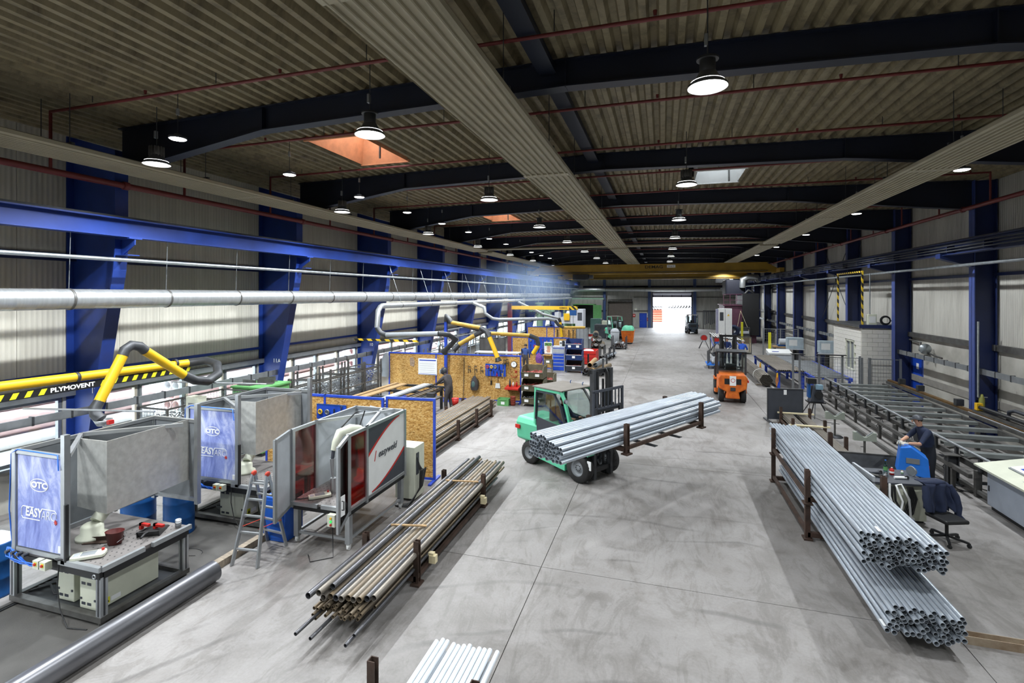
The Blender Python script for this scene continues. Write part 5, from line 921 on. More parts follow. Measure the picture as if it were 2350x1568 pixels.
t = thing('green_container', 'green sheet-metal container by the left windows', 'container', (-12.4,12.0,0)); MB().box(0,1.1,0,1.15,.1,2.0).build('body', M_DGREEN, t, bevel=.02); MB().box(-.03,1.13,-.03,1.18,2.0,2.05).build('rim', M_DGREEN, t); MB().box(1.1,1.11,.56,.58,.15,1.95).build('door_seam', M_CHAR, t); MB().box(1.1,1.14,.62,.66,1.0,1.2).build('handle', M_DSTEEL, t)
for x in (.1,1.0): MB().box(x-.06,x+.06,.05,1.1,0,.1).build('runner', M_DSTEEL, t)
for i,(dx,dy) in enumerate(((.3,.25),(.7,.55),(.5,.9))): tt = thing('steel_offcut', f'grey steel offcut lying on the green container, {("front","middle","rear")[i]} one', 'offcut', (-12.4+dx,12.0+dy,2.05), .5*i); MB().box(-.25,.25,-.12,.12,0,.02).box(-.25,.25,.1,.12,.02,.14).build('angle', M_MSTEEL, tt)
t = thing('switch_cabinet', 'pale electrical switch box on a post behind the cells', 'switch box', (-11.2,9.75,0)); MB().cyl((0,0,0),(0,0,1.75),.03,10).build('post', M_GALV, t); MB().box(-.2,.2,-.12,.12,1.75,2.25).build('box', M_IVORY, t, bevel=.01); MB().box(-.12,.12,-.125,-.12,1.95,2.1).build('label', M_MGREY, t)
# assembly table with timber and profiles
t = thing('welding_table', 'long steel assembly table with open cross beams', 'table', (-11.3,14.0,0))
for x in (.2,2.4):
    for y in (.3,2.8,5.3): MB().box(x-.05,x+.05,y-.05,y+.05,0,.86).build('leg', M_DSTEEL, t)
for i in range(5): MB().box(0,2.75,.3+1.25*i-.05,.3+1.25*i+.05,.86,.95).build('cross_beam', M_DSTEEL, t)
for x in (.2,2.4): MB().box(x-.04,x+.04,.3,5.3,.76,.86).build('long_beam', M_DSTEEL, t)
pls = [(-11.2,13.6,-11.0,19.3,.16,M_WOOD,'tan plank along the far side of the assembly table'),(-10.85,13.6,-10.6,19.2,.3,M_WOOD,'broad tan plank on the assembly table'),(-10.0,13.2,-9.7,19.4,.13,M_LGREY,'pale steel profile on the assembly table, first'),(-9.85,13.2,-9.55,19.4,.13,M_LGREY,'pale steel profile on the assembly table, second'),(-9.7,13.2,-9.4,19.4,.12,M_ALUD,'pale steel profile on the assembly table, third'),(-9.3,13.6,-9.0,18.6,.06,M_RUST,'rusty bar on the assembly table, inner'),(-9.15,13.6,-8.85,18.4,.06,M_BPIPE,'grey bar on the assembly table, middle'),(-8.98,13.6,-8.7,18.7,.06,M_RPIPE,'tan bar the welder leans on')]
for i,(x0,y0,x1,y1,w,mt,lab) in enumerate(pls): tag(MB().bar((x0,y0,.975 if i < 2 else .98),(x1,y1,.975 if i < 2 else .98),w,.05 if i < 2 else .06).build('plank' if i < 2 else 'steel_bar', mt), lab, 'plank' if i < 2 else 'bar')
for i,(x,y) in enumerate(((-10.4,15.4),(-10.3,16.6))): 
    tt = thing('parts_tray', f'green parts tray under the assembly table, {("nearer","farther")[i]} one', 'tray', (x,y,0)); MB().box(0,.7,0,.5,.3,.32).box(0,.02,0,.5,.32,.5).box(.68,.7,0,.5,.32,.5).box(.02,.68,0,.02,.32,.5).box(.02,.68,.48,.5,.32,.5).build('tray', M_DGREEN, tt); MB().box(.1,.6,.1,.4,0,.3).build('stand', M_DSTEEL, tt)
# welder
wm = {'c': M_DARKCLOTH, 's': M_SKIN, 'b': M_BLACK}
J = {'pelvis':((0,0,.98),.15),'waist':((.02,0,1.12),.145),'chest':((.10,0,1.38),.17),'neckb':((.16,0,1.52),.09),'neck':((.2,0,1.57),.06),'head':((.25,0,1.68),.10),'crown':((.25,0,1.77),.075)}
Ed = [('pelvis','waist','c'),('waist','chest','c'),('chest','neckb','c'),('neckb','neck','c'),('neck','head','s'),('head','crown','s')]
for sg,n_ in ((-1,'r'),(1,'l')):
    J.update({n_+'sh':((.12,sg*.2,1.46),.085),n_+'el':((.33,sg*.26,1.26),.06),n_+'wr':((.58,sg*.12,1.15),.045),n_+'hip':((0,sg*.1,.92),.11),n_+'kn':((.04+.03*sg,sg*.12,.5),.085),n_+'an':((-.02+.05*sg,sg*.13,.1),.065),n_+'to':((.13+.05*sg,sg*.15,.045),.045)})
    Ed += [('chest',n_+'sh','c'),(n_+'sh',n_+'el','c'),(n_+'el',n_+'wr','c'),('pelvis',n_+'hip','c'),(n_+'hip',n_+'kn','c'),(n_+'kn',n_+'an','c'),(n_+'an',n_+'to','b')]
p = person('person', 'welder in dark work suit and helmet bending over the assembly table', (-8.25,18.6,0), R(165), J, Ed, wm)
for sg in (-1,1): hand(p, (.64,sg*.11,1.13), (1,0,-.25), M_BLACK, 1.1, 'glove', sg)
MB().sph((.26,0,1.7),(.14,.125,.155),16,10).build('welding_helmet', M_CHAR, p); MB().prism([(-.1,1.58),(.1,1.58),(.11,1.76),(-.11,1.76)],'x',.36,.405).build('helmet_visor', M_LGREY, p); MB().box(.405,.41,-.07,.07,1.66,1.73).build('lens', M_BLACK, p); MB().torus((.22,0,1.72),.13,.012,'x',18,6).build('headband', M_BLACK, p)
t = thing('welding_torch', 'grey welding feeder unit hung at the assembly table end', 'wire feeder', (-8.75,18.2,.62)); MB().cyl((0,0,0),(0,0,.28),.1,16).build('spool_case', M_CHAR, t); MB().tube([(0,0,.28),(.1,-.1,.5),(.3,.2,.45),(.4,.3,.2)],.015,6).build('hose', M_BLACK, t)
t = thing('bench_bracket', 'steel bench leg with clamps at the assembly table end', 'bench', (-8.6,17.6,0)); MB().box(-.4,.4,-.25,.25,.8,.85).build('top', M_MSTEEL, t); MB().box(-.05,.05,-.05,.05,0,.8).build('leg', M_DSTEEL, t); MB().box(-.3,.3,-.2,.2,0,.03).build('foot', M_DSTEEL, t); MB().box(-.1,.2,-.1,.1,.85,1.0).build('vice', M_DSTEEL, t)
t = thing('red_bucket', 'red bucket on a stool beside the welder', 'bucket', (-7.8,18.2,0)); MB().lathe([(.001,.45),(.11,.45),(.14,.72),(.13,.72),(.1,.47),(.001,.47)],20).build('pail', M_RED, t); MB().box(-.14,.14,-.14,.14,.4,.45).build('stool_seat', M_MSTEEL, t); MB().torus((0,0,.72),.14,.008,'z',20,6).build('lip', M_RED, t)
for sx in (-.12,.12):
    for sy_ in (-.12,.12): MB().box(sx-.015,sx+.015,sy_-.015,sy_+.015,0,.4).build('stool_leg', M_MSTEEL, t)
# bins
mat('bin_navy','#1f3970',.5)
def binbox(t, x, y, z, w, d, h, mt, fill, lab=2, nm='bin'):
    """open-front stacking bin; front faces -y"""
    b = MB().box(x,x+w,y,y+d,z,z+.02).box(x,x+w,y+d-.02,y+d,z+.02,z+h).prism([(y,z+.02),(y+d-.02,z+.02),(y+d-.02,z+h),(y+.2*d,z+h),(y-.08,z+h*.55),(y-.08,z+h*.48)],'x',x,x+.02).prism([(y,z+.02),(y+d-.02,z+.02),(y+d-.02,z+h),(y+.2*d,z+h),(y-.08,z+h*.55),(y-.08,z+h*.48)],'x',x+w-.02,x+w).add([(x,y,z+.02),(x+w,y,z+.02),(x+w,y-.08,z+h*.52),(x,y-.08,z+h*.52),(x,y+.02,z+.02),(x+w,y+.02,z+.02),(x+w,y-.06,z+h*.52),(x,y-.06,z+h*.52)],[(0,1,2,3),(7,6,5,4),(3,2,6,7),(0,3,7,4),(1,5,6,2)]).build(nm, mt, t)
    MB().bar((x,y-.08,z+h*.53),(x+w,y-.08,z+h*.53),.03,.03).build('rim_bar', M_LGREY if mt is not M_OLIVE else mt, b)
    if fill:
        f = MB(); rnd = random.Random(int(z*100+x*10))
        for i in range(60): q = MB().torus((0,0,0), rnd.uniform(.025,.05), .013, 'z', 8, 5); q.xf(Matrix.Translation((x+rnd.uniform(.08,w-.08), y+rnd.uniform(.05,d-.1), z+h*.38+rnd.uniform(-.03,.06))) @ Matrix.Rotation(rnd.uniform(0,6),4,'X')); f.add(q.v,q.f,True)
        f.box(x+.02,x+w-.02,y,y+d-.02,z+.02,z+h*.34); o = f.build('fittings', fill, b); o['kind'] = 'stuff'
    for i in range(lab): MB().box(x+w*(i+.5)/lab-.09,x+w*(i+.5)/lab+.09,y-.075,y-.068,z+h*.2,z+h*.42).build('card_label', M_PAPER, b)
for i in range(3):
    t = thing('stacking_bin', f'olive stacking bin of red fittings at the partition end, {("bottom","middle","top")[i]} of the stack', 'bin', (-5.82,20.75,.1+.55*i)); binbox(t,0,0,0,.95,.8,.5,M_OLIVE,M_REDSCRAP if i else M_SCRAP)
    for x in (.0,.91): MB().box(x,x+.04,.7,.74,-.1 if i == 0 else -.04,.54).build('corner_post', M_OLIVE, t)
    if i == 0:
        for x in (.0,.91): MB().box(x,x+.04,0,.04,-.1,0).build('foot', M_OLIVE, t)
for i in range(2):
    t = thing('stacking_bin', f'olive stacking bin behind the near stack, {("lower","upper")[i]} one', 'bin', (-5.6,22.3,.1+.55*i)); binbox(t,0,0,0,.85,.7,.5,M_OLIVE,M_REDSCRAP,1)
    for x in (.0,.81):
        for y in (0,.66): MB().box(x,x+.04,y,y+.04,-.1 if i == 0 else -.05,0).build('foot', M_OLIVE, t)
for i in range(3):
    t = thing('stacking_bin', f'dark blue stacking bin right of the tool cabinet, {("bottom","middle","top")[i]} of the stack', 'bin', (-5.72,30.45,.12+.66*i)); binbox(t,0,0,0,1.0,.8,.6,mat('bin_navy','#1f3970',.5) if i else M_CHAR,M_REDSCRAP,2 if i == 2 else 1)
    for x in (0,.96): MB().box(x,x+.04,.74,.78,-.12 if i == 0 else -.06,.6).build('corner_post', MATS['bin_navy'], t)
    if i == 0:
        for x in (0,.96): MB().box(x,x+.04,0,.04,-.12,0).build('foot', MATS['bin_navy'], t)
t = thing('parts_crate', 'small green crate of white parts on the floor by the partition', 'crate', (-6.85,20.55,0)); MB().box(0,.5,0,.35,0,.02).box(0,.5,0,.02,.02,.3).box(0,.5,.33,.35,.02,.3).box(0,.02,.02,.33,.02,.3).box(.48,.5,.02,.33,.02,.3).build('box', M_DGREEN, t); MB().box(.03,.47,.03,.32,.02,.2).build('contents', M_SCRAP, t); MB().box(.17,.33,-.004,0,.06,.18).build('label', M_PAPER, t); MB().box(.1,.4,-.02,0,.24,.28).build('handle', M_DGREEN, t)
for i in range(4): tt = thing('plant_pot', 'red brown pot in the nested stack beside the green crate', 'pot', (-6.2,20.75,.085*i), 0, 'nested red brown pots'); MB().lathe([(.001,0),(.09,0),(.115,.11),(.12,.13),(.11,.13),(.085,.012),(.001,.012)],18).build('pot', mat('terracotta_red','#8a3a2c',.6), tt); MB().torus((0,0,.125),.116,.008,'z',18,6).build('rim', MATS['terracotta_red'], tt)
# tool cabinet
t = thing('tool_cabinet', 'grey tool cabinet with blue drawers', 'tool cabinet', (-6.62,30.75,0)); MB().box(0,.78,.02,.62,0,1.55).build('body', M_LGREY, t); z = .06
for i,h in enumerate((.3,.22,.22,.2,.16,.13,.12,.1)):
    d = MB().box(.04,.74,0,.02,z,z+h-.02).build('drawer', M_SIGNBLUE if i < 5 or i == 7 else M_LGREY, t); MB().box(.06,.72,-.012,0,z+h-.06,z+h-.035).build('handle', M_LGREY, d); z += h
for i,(x,mm,lb) in enumerate(((.5,M_WHITE,'white welding mask propped on the tool cabinet'),(.66,M_BLACK,'black welding helmet on the tool cabinet'))): tt = thing('welding_mask', lb, 'mask', (-6.62+x,31.0,1.55)); MB().prism([(-.09,0),(.09,0),(.1,.28),(.06,.34),(-.06,.34),(-.1,.28)],'y',-.03,.0).build('shell', mm, tt, bevel=.02); MB().box(-.06,.06,-.036,-.03,.16,.24).build('lens', M_CHAR, tt)
t = thing('wall_calendar', 'colour picture calendar on the mid-hall partition', 'calendar', (-7.3,31.43,1.0), .04); MB().box(0,.52,-.006,0,0,.75).build('sheet', M_PAPER, t); MB().box(.03,.49,-.009,-.006,.5,.7).build('green_photo', mat('foliage_print','#5f8a4a',.7,var=.4,scale=20), t); MB().box(.2,.4,-.01,-.006,.08,.5).build('skin_tone_photo', mat('peach_print','#c99a80',.7,var=.3,scale=12), t)
t = thing('wall_shelf', 'small wooden wall shelf under the calendar', 'shelf', (-7.35,31.1,.92)); MB().box(0,.55,0,.36,0,.03).build('board', M_OSB, t); MB().prism([(.36,-.25),(.36,0),(.06,0)],'x',.08,.11).build('bracket', M_OSB, t)
# worker in blue at the tool board
def stander(loc, rz, lab, top, leg, hair, lean=0.0, arms='down', h=1.0, skin=M_SKIN, shoes=M_BLACK, sleeve=None):
    sl = sleeve or 't'; J = {'pelvis':((0,0,.96*h),.145),'waist':((.0+lean*.3,0,1.1*h),.14),'chest':((.02+lean,0,1.34*h),.165),'neckb':((.02+lean*1.4,0,1.49*h),.08),'neck':((.03+lean*1.5,0,1.55*h),.055),'head':((.05+lean*1.7,0,1.66*h),.098),'crown':((.04+lean*1.7,0,1.75*h),.072)}
    Ed = [('pelvis','waist','l'),('waist','chest','t'),('chest','neckb','t'),('neckb','neck','s'),('neck','head','s'),('head','crown','s')]
    for sg,n_ in ((-1,'r'),(1,'l')):
        if arms == 'down': el, wr = (.02+lean,sg*.25,1.14*h), (.12+lean,sg*.23,.9*h)
        elif arms == 'work': el, wr = (.14+lean,sg*.27,1.16*h), (.38+lean,sg*.14,1.12*h)
        else: el, wr = arms[sg]
        J.update({n_+'sh':((.02+lean,sg*.195,1.43*h),.08),n_+'el':(el,.05),n_+'wr':(wr,.036),n_+'hip':((0,sg*.1,.9*h),.108),n_+'kn':((.03,sg*.12,.49*h),.075),n_+'an':((-.02,sg*.13,.09),.055),n_+'to':((.13,sg*.15,.04),.042)})
        Ed += [('chest',n_+'sh','t'),(n_+'sh',n_+'el',sl),(n_+'el',n_+'wr','s' if sleeve else 't'),('pelvis',n_+'hip','l'),(n_+'hip',n_+'kn','l'),(n_+'kn',n_+'an','l'),(n_+'an',n_+'to','b')]
    p = person('person', lab, loc, rz, J, Ed, {'t':top,'l':leg,'s':skin,'b':shoes}); head_parts(p, (.055+lean*1.7,0,1.665*h), (1,0,-.1), skin, hair)
    for sg in (-1,1):
        n_ = 'r' if sg < 0 else 'l'; w = Vector(J[n_+'wr'][0]); e = Vector(J[n_+'el'][0]); d = (w-e).normalized(); hand(p, w+d*.07, d, skin if arms == 'down' else M_GLOVE, 1.0, 'hand' if arms == 'down' else 'glove', sg, (0,0,1) if abs(d.z) < .8 else (1,0,0))
    return p
stander((-8.05,29.6,0), R(85), 'worker in blue jacket with back turned at the large tool board', mat('dusty_blue_cloth','#2c4378',.85,var=.15), M_DARKCLOTH, M_HAIR)
t = thing('purple_bag', 'purple patterned bag hung beside the worker in blue', 'bag', (-7.45,30.6,.5)); MB().tube([(0,0,0),(.02,0,.2),(0,0,.45),(0,0,.62)],[.16,.24,.2,.06],12).xf(Matrix.Diagonal((1,.6,1,1))).build('sack', M_PURPLE, t); MB().tube([(0,0,.6),(.03,.3,.8),(0,.75,.85)],.014,6).build('strap', M_PURPLE, t)
t = thing('small_bin', 'grey small parts bin on a stand by the mid-hall partition', 'bin', (-6.9,29.6,0)); MB().box(0,.5,0,.4,.6,.62).box(0,.5,0,.02,.62,.85).box(0,.5,.38,.4,.62,.85).box(0,.02,.02,.38,.62,.85).box(.48,.5,.02,.38,.62,.85).build('box', M_OLIVE, t); MB().box(.15,.35,-.005,0,.68,.8).build('label', M_PAPER, t)
for x in (.03,.47):
    for y in (.03,.37): MB().box(x-.02,x+.02,y-.02,y+.02,0,.6).build('leg', M_OLIVE, t)
# extraction pipes over the bay
def arm(lab, segs):
    t = thing('suction_arm', lab, 'extraction arm'); 
    for nm,pts,r,mt in segs: MB().tube(pts,r,14).build(nm, mt, t)
    return t
a = arm('grey duct drop with horizontal arm over the welder bay', [('drop_pipe',[(-11.3,18.6,4.32),(-10.95,17.9,4.3),(-10.75,17.4,4.15),(-10.7,17.3,3.9),(-10.7,17.25,3.5)],.1,M_SPIRAL),('bend',[(-10.7,17.25,3.5),(-10.55,17.25,3.3),(-10.3,17.25,3.22)],.1,M_DSTEEL),('arm_pipe',[(-10.3,17.25,3.22),(-8.2,17.5,3.3)],.1,M_MGREY),('hose',[(-8.2,17.5,3.3),(-7.85,17.7,3.25),(-7.7,18.0,3.05),(-7.95,18.2,2.85)],.1,M_DSTEEL),('hood',[(-7.95,18.2,2.85),(-8.25,18.3,2.6),(-8.35,18.35,2.5)],[.1,.1,.15],M_DSTEEL)])
MB().box(-11.7,-8.9,17.2,17.24,2.98,3.06).build('hazard_beam', M_HAZ, a)
t = thing('arm_post', 'bright blue square post carrying the suction arms', 'post', (-9.35,20.75,0)); MB().box(-.06,.06,-.06,.06,0,3.6).build('tube', M_FRAMEBLUE, t); MB().box(-.2,.2,-.2,.2,0,.02).build('base_plate', M_FRAMEBLUE, t)
arm('yellow suction arm folded over the long OSB partition', [('hose',[(-9.35,20.75,3.6),(-9.3,20.7,3.85),(-9.2,20.65,3.75),(-9.0,20.6,3.55)],.1,M_DSTEEL),('arm_tube',[(-9.0,20.6,3.55),(-7.6,20.5,3.35)],.09,mat('dusty_yellow','#b08f3a',.6,var=.2)),('elbow',[(-7.6,20.5,3.35),(-7.3,20.45,3.2),(-7.15,20.4,2.95)],.1,M_DSTEEL),('lower_tube',[(-7.15,20.4,2.95),(-6.75,20.3,2.1)],.1,M_YEL),('nozzle',[(-6.75,20.3,2.1),(-6.7,20.28,1.95)],[.1,.15],M_BLACK)])
arm('yellow suction arm reaching behind the long OSB partition', [('hose',[(-9.35,20.75,3.6),(-8.6,21.6,3.3),(-7.6,21.9,3.0)],.09,M_DSTEEL),('arm_tube',[(-7.6,21.9,3.0),(-5.9,22.4,2.9)],.09,MATS['dusty_yellow']),('elbow',[(-5.9,22.4,2.9),(-5.55,22.5,2.75),(-5.5,22.5,2.45)],.11,M_DSTEEL),('lower_tube',[(-5.5,22.5,2.45),(-5.75,22.5,2.05)],.1,M_YEL)])
arm('short yellow suction tube pointing down left of the post', [('tube',[(-7.9,20.6,3.0),(-8.6,20.5,2.6)],.1,MATS['dusty_yellow']),('end',[(-8.6,20.5,2.6),(-8.85,20.45,2.35)],[.1,.14],M_DSTEEL),('hose',[(-7.9,20.6,3.0),(-7.5,20.6,3.2)],.1,M_DSTEEL)])
arm('grey duct drop with long arm near mid hall', [('drop_pipe',[(-11.3,29,4.3),(-10.6,29.2,4.0),(-10.5,29.2,3.6)],.1,M_SPIRAL),('arm_pipe',[(-10.5,29.2,3.6),(-10.1,29.4,3.3),(-9.7,29.5,3.25),(-6.8,30.3,3.3),(-6.4,30.5,3.2)],.1,M_MGREY),('hose',[(-6.4,30.5,3.2),(-6.2,30.6,2.9),(-5.9,30.7,2.75)],.1,M_DSTEEL),('arm_tube',[(-5.9,30.7,2.75),(-4.6,31,2.75)],.08,MATS['dusty_yellow'])])
# dark screens behind the long partition
t = thing('welding_curtain', 'dark grey welding curtain behind the long partition', 'curtain', (-10.5,28.2,0)); MB().prism([(x*.1,.03*math.sin(x*1.3)) for x in range(0,17)]+[(x*.1,.03*math.sin(x*1.3)+.012) for x in range(16,-1,-1)],'z',.1,2.2).build('cloth', mat('dark_curtain','#4b4a4a',.7,var=.15), t); MB().cyl((0,0,2.22),(1.6,0,2.22),.02,8).build('rail', M_DSTEEL, t)
for x in (0,1.6): MB().cyl((x,0,0),(x,0,2.22),.025,8).build('post', M_DSTEEL, t)
t = thing('work_bench', 'pale bench top just behind the long partition', 'bench', (-8.8,22.9,0)); MB().box(0,2.2,0,.6,1.95,2.0).build('top', M_LGREY, t)
for x in (.05,2.15):
    for y in (.05,.55): MB().box(x-.03,x+.03,y-.03,y+.03,0,1.95).build('leg', M_DSTEEL, t)
# ================================================================ RIGHT SIDE
# ---- roller conveyor / layout table along the right wall
t = thing('layout_table', 'long grey slatted layout table along the right wall', 'conveyor table', (7.15,14.05,0)); L = 12.2
for i in range(13):
    y = .5+i*.93; s = MB().box(.12,2.35,y-.1,y+.1,.80,.815).box(.12,2.35,y-.1,y-.085,.72,.80).box(.12,2.35,y+.085,y+.1,.72,.80).build('cross_slat', mat('slat_grey_paint','#7b807f',.5,.2,var=.15), t); MB().bar((.3,y+.14,.6),(.7,y+.45,.6),.05,.05).build('stop_lug', M_MSTEEL, s)
MB().cyl((0,0,.97),(0,L,.97),.035,12).build('guide_tube', M_ALUD, t)
for i in range(12): MB().box(-.03,.03,.4+i*1.0-.04,.4+i*1.0+.04,.62,.94).build('tube_bracket', M_DSTEEL, t)
MB().box(.06,.14,0,L,.56,.70).build('side_beam', M_MSTEEL, t); MB().box(-.28,-.2,.3,L,.48,.58).build('outer_beam', M_MSTEEL, t); MB().box(-.05,.05,0,L,.1,.18).build('floor_beam', M_MSTEEL, t); MB().box(-.65,-.55,1.5,L-2,.02,.1).build('floor_beam', M_MSTEEL, t)
for i in range(6):
    y = .5+i*2.2; MB().box(-.06,.06,y-.05,y+.05,0,.62).build('leg', M_MSTEEL, t); MB().box(2.1,2.2,y-.05,y+.05,0,.72).build('leg', M_MSTEEL, t); MB().box(-.05,2.15,y-.03,y+.03,.3,.36).build('cross_tie', M_DSTEEL, t); MB().box(-.28,-.2,y+.5,y+.58,.02,.5).build('strut', M_MSTEEL, t)
MB().box(2.25,2.33,0,L,.70,.82).build('side_beam', M_MSTEEL, t); MB().box(2.4,2.46,0,L,.84,.94).build('back_rail', M_MSTEEL, t); MB().box(2.52,2.66,0,L+.2,.86,.98).build('channel_beam', mat('brown_channel','#6b5230',.6,.3,var=.3), t); MB().cyl((2.45,0,.95),(2.45,6,.95),.02,8).build('guide_rod', M_ALU, t)
for y in (6.9,9.6,11.2): MB().box(2.5,2.72,y-.09,y+.09,.98,1.2).build('bearing_block', M_DBLUE if y < 4 else M_DSTEEL, t)
for i in range(5):
    y = 1.5+2.1*i; MB().tube([(-.1,y,.62),(-.2,y+.1,.35),(-.1,y+.2,.15),(.1,y+.3,.3),(0,y+.3,.6)],.01,6).build('cable_loop', M_BLACK, t)
MB().cyl((-.06,3.4,.6),(.06,3.4,.6),.16,18).build('pulley_wheel', M_DSTEEL, t)
t = thing('push_carriage', 'yellow and black pusher carriage behind the layout table', 'carriage', (9.74,16.7,.08)); MB().box(-.08,.08,0,.12,.98,1.2).box(-.12,.1,.02,.1,1.2,1.26).build('yellow_clamp', M_YEL, t); MB().box(-.08,.08,3.0,3.15,1.0,1.22).build('yellow_clamp', M_YEL, t); MB().cyl((0,.15,1.1),(0,3.0,1.1),.06,12).build('cylinder', M_BLACK, t); MB().tube([(.14,-1.8,1.25),(.14,1.6,1.3),(.14,1.85,1.22),(.14,1.9,.98)],.05,10).build('bent_tube', M_CHAR, t); MB().box(-.06,.12,-2.0,3.3,.90,.98).build('bed', M_MSTEEL, t)
# ---- safety fence
t = thing('safety_fence', 'grey wire mesh safety fence behind the layout table', 'fence', (5.95,26.75,0)); xs = [0,1.1,2.05,2.75]
for x in xs+[.28]: MB().box(x-.04,x+.04,-.04,.04,0,1.95).build('post', M_ALUD, t); MB().box(x-.09,x+.09,-.09,.09,0,.015).build('foot_plate', M_ALUD, t)
for a,b in zip([.28]+xs[1:],xs[1:]):
    MB().bar((a,0,1.85),(b,0,1.85),.03).bar((a,0,.2),(b,0,.2),.03).build('panel_rail', M_ALUD, t); g = MB(); x = a+.1
    while x < b: g.bar((x,0,.2),(x,0,1.85),.008); x += .11
    z = .32
    while z < 1.85: g.bar((a,0,z),(b,0,z),.008); z += .16
    o = g.build('wire_mesh', M_ALUD, t); o['kind'] = 'stuff'
MB().box(-.1,.5,-.1,.1,1.95,1.98).box(1.0,2.2,-.12,.12,1.95,1.98).build('top_tray', M_BLACK, t)
t = thing('safety_fence', 'grey wire mesh fence gate in front of the white hut', 'fence', (8.72,26.6,0))
for x in (0,.32,1.5): MB().box(x-.05,x+.05,-.05,.05,0,1.9).build('post', M_ALUD, t)
g = MB(); x = .42
while x < 1.45: g.bar((x,0,.1),(x,0,1.8),.008); x += .11
z = .25
while z < 1.8: g.bar((.35,0,z),(1.47,0,z),.008); z += .16
o = g.build('wire_mesh', M_ALUD, t); o['kind'] = 'stuff'; MB().bar((.35,0,1.85),(1.47,0,1.85),.04).bar((.35,0,.08),(1.47,0,.08),.04).build('gate_rail', M_ALUD, t)
# ---- white block hut
t = thing('block_hut', 'white painted block hut with dark flat roof against the right wall', 'hut', (8.85,27.0,0)); HX, HY, HZ = 1.72, 3.9, 3.28; M_BLOCK = mat('white_painted_block','#dddbd3',.75,var=.08,scale=3,bump=.1)
rows = 16; bh = (HZ-.1)/rows
bm_ = {}
def block(w): 
    k = round(w,3)
    if k not in bm_: bm_[k] = MB().box(.004,w-.004,-.02,.1,.004,bh-.004).mesh('block', M_BLOCK)
    return bm_[k]
MB().box(.05,HX,.05,HY,0,HZ).build('core', M_BLOCK, t)
for r_ in range(rows):
    x = 0 if r_ % 2 else -.2
    while x < HX-.01:
        a = max(x,0); b = min(x+.43,HX); link('block', block(b-a), t, (a,.0,r_*bh)); x += .43
    y = .0 if r_ % 2 == 0 else -.2
    while y < HY-.01:
        a = max(y,.0); b = min(y+.43,HY); z = r_*bh
        if not (.85 < (a+b)/2 < 2.0 and 1.1 < z+bh/2 < 2.55): link('block', block(b-a), t, (.0,b,z), (0,0,R(-90)))
        y += .43
MB().box(-.12,HX,-.12,HY+.1,HZ,HZ+.1).build('roof_slab', M_DSTEEL, t); MB().box(-.13,HX,-.135,-.12,HZ-.04,HZ+.12).build('roof_edge', M_NAVY, t)
w = MB().box(-.03,.06,.85,2.0,1.1,1.16).box(-.03,.06,.85,2.0,2.5,2.56).box(-.03,.06,.85,.91,1.1,2.56).box(-.03,.06,1.94,2.0,1.1,2.56).box(-.02,.05,1.4,1.46,1.1,2.56).build('window_frame', M_IVORY, t); MB().box(.03,.04,.9,1.95,1.15,2.52).build('pane', M_MGREY, w)
t = thing('striped_portal', 'yellow and black striped guard frame standing on the hut roof', 'guard frame', (8.95,27.2,3.38)); MB().box(-.035,.035,-.035,.035,0,2.45).build('upright', M_HAZ, t); MB().box(-.035,.035,3.38,3.45,0,2.45).build('upright', M_HAZ, t); MB().box(-.04,.04,-.035,3.45,2.45,2.53).build('lintel', M_HAZ, t)
t = thing('roof_box', 'ivory electrical box standing on the hut roof', 'switch box', (9.15,27.1,3.38)); MB().box(0,.35,0,.25,0,.5).build('case', M_IVORY, t, bevel=.01); MB().box(.05,.3,-.01,0,.1,.4).build('door', M_WHITE, t); MB().cyl((.1,.1,.5),(.1,.1,2.4),.025,8).build('riser_conduit', M_GALV, t)
t = thing('cable_coil', 'black cable coil lying on the hut roof', 'cable coil', (9.85,27.15,3.6)); 
for i in range(3): MB().torus((.01*i,.0,.0),.2-.02*i,.025,'y',22,8).build('loop', M_BLACK, t)
MB().tube([(.2,0,0),(.4,.0,-.1),(.6,-.2,-.3),(.55,-.25,-.9)],.02,6).build('tail', M_BLACK, t)
# ---- wall fixtures on the right
t = thing('wall_mirror', 'round convex mirror on a bracket on the right wall', 'mirror', (10.35,24.6,2.55)); MB().lathe([(.001,-.03),(.15,.0),(.2,.05),(.22,.06),(.2,.08)],22,(0,0,0),'y').build('dish', M_GALV, t); MB().bar((0,.08,0),(.25,.15,0),.03).build('bracket', M_DSTEEL, t)
t = thing('exit_lamp', 'small green emergency exit lamp on the right wall', 'lamp', (10.5,25.1,2.5)); MB().box(-.12,.1,-.15,.15,-.06,.08).build('case', M_WHITE, t); MB().box(-.13,-.12,-.13,.13,-.04,.05).build('green_panel', emat('exit_green','#3fae6a',.6), t)
long_tube('wall_pipe', 'grey pipe with bends on the right wall above the door', 'pipe', [(10.45,23.6,2.3),(10.45,24.9,2.4),(10.45,25.4,2.42),(10.5,25.4,2.75),(10.5,26.4,2.8)], .035, M_MSTEEL)
t = thing('gas_regulator', 'yellow-green air service unit on the nearest right column', 'regulator', (10.1,20.34,1.0)); MB().box(-.03,.03,.0,.25,.2,.26).build('wall_bracket', M_DSTEEL, t); MB().lathe([(.001,0),(.06,.0),(.08,.1),(.08,.35),(.05,.42),(.03,.5),(.001,.5)],14).build('bowl', mat('yellow_green_bowl','#8d8f48',.4), t); MB().cyl((-.1,0,.4),(.15,0,.4),.02,8).build('pipe', M_GALV, t); MB().cyl((-.1,0,.4),(-.1,0,2.9),.03,8).build('riser', M_GALV, t); MB().tube([(0,0,0),(.02,-.02,-.3),(.05,0,-.8)],.012,6).build('hose', M_BLACK, t)
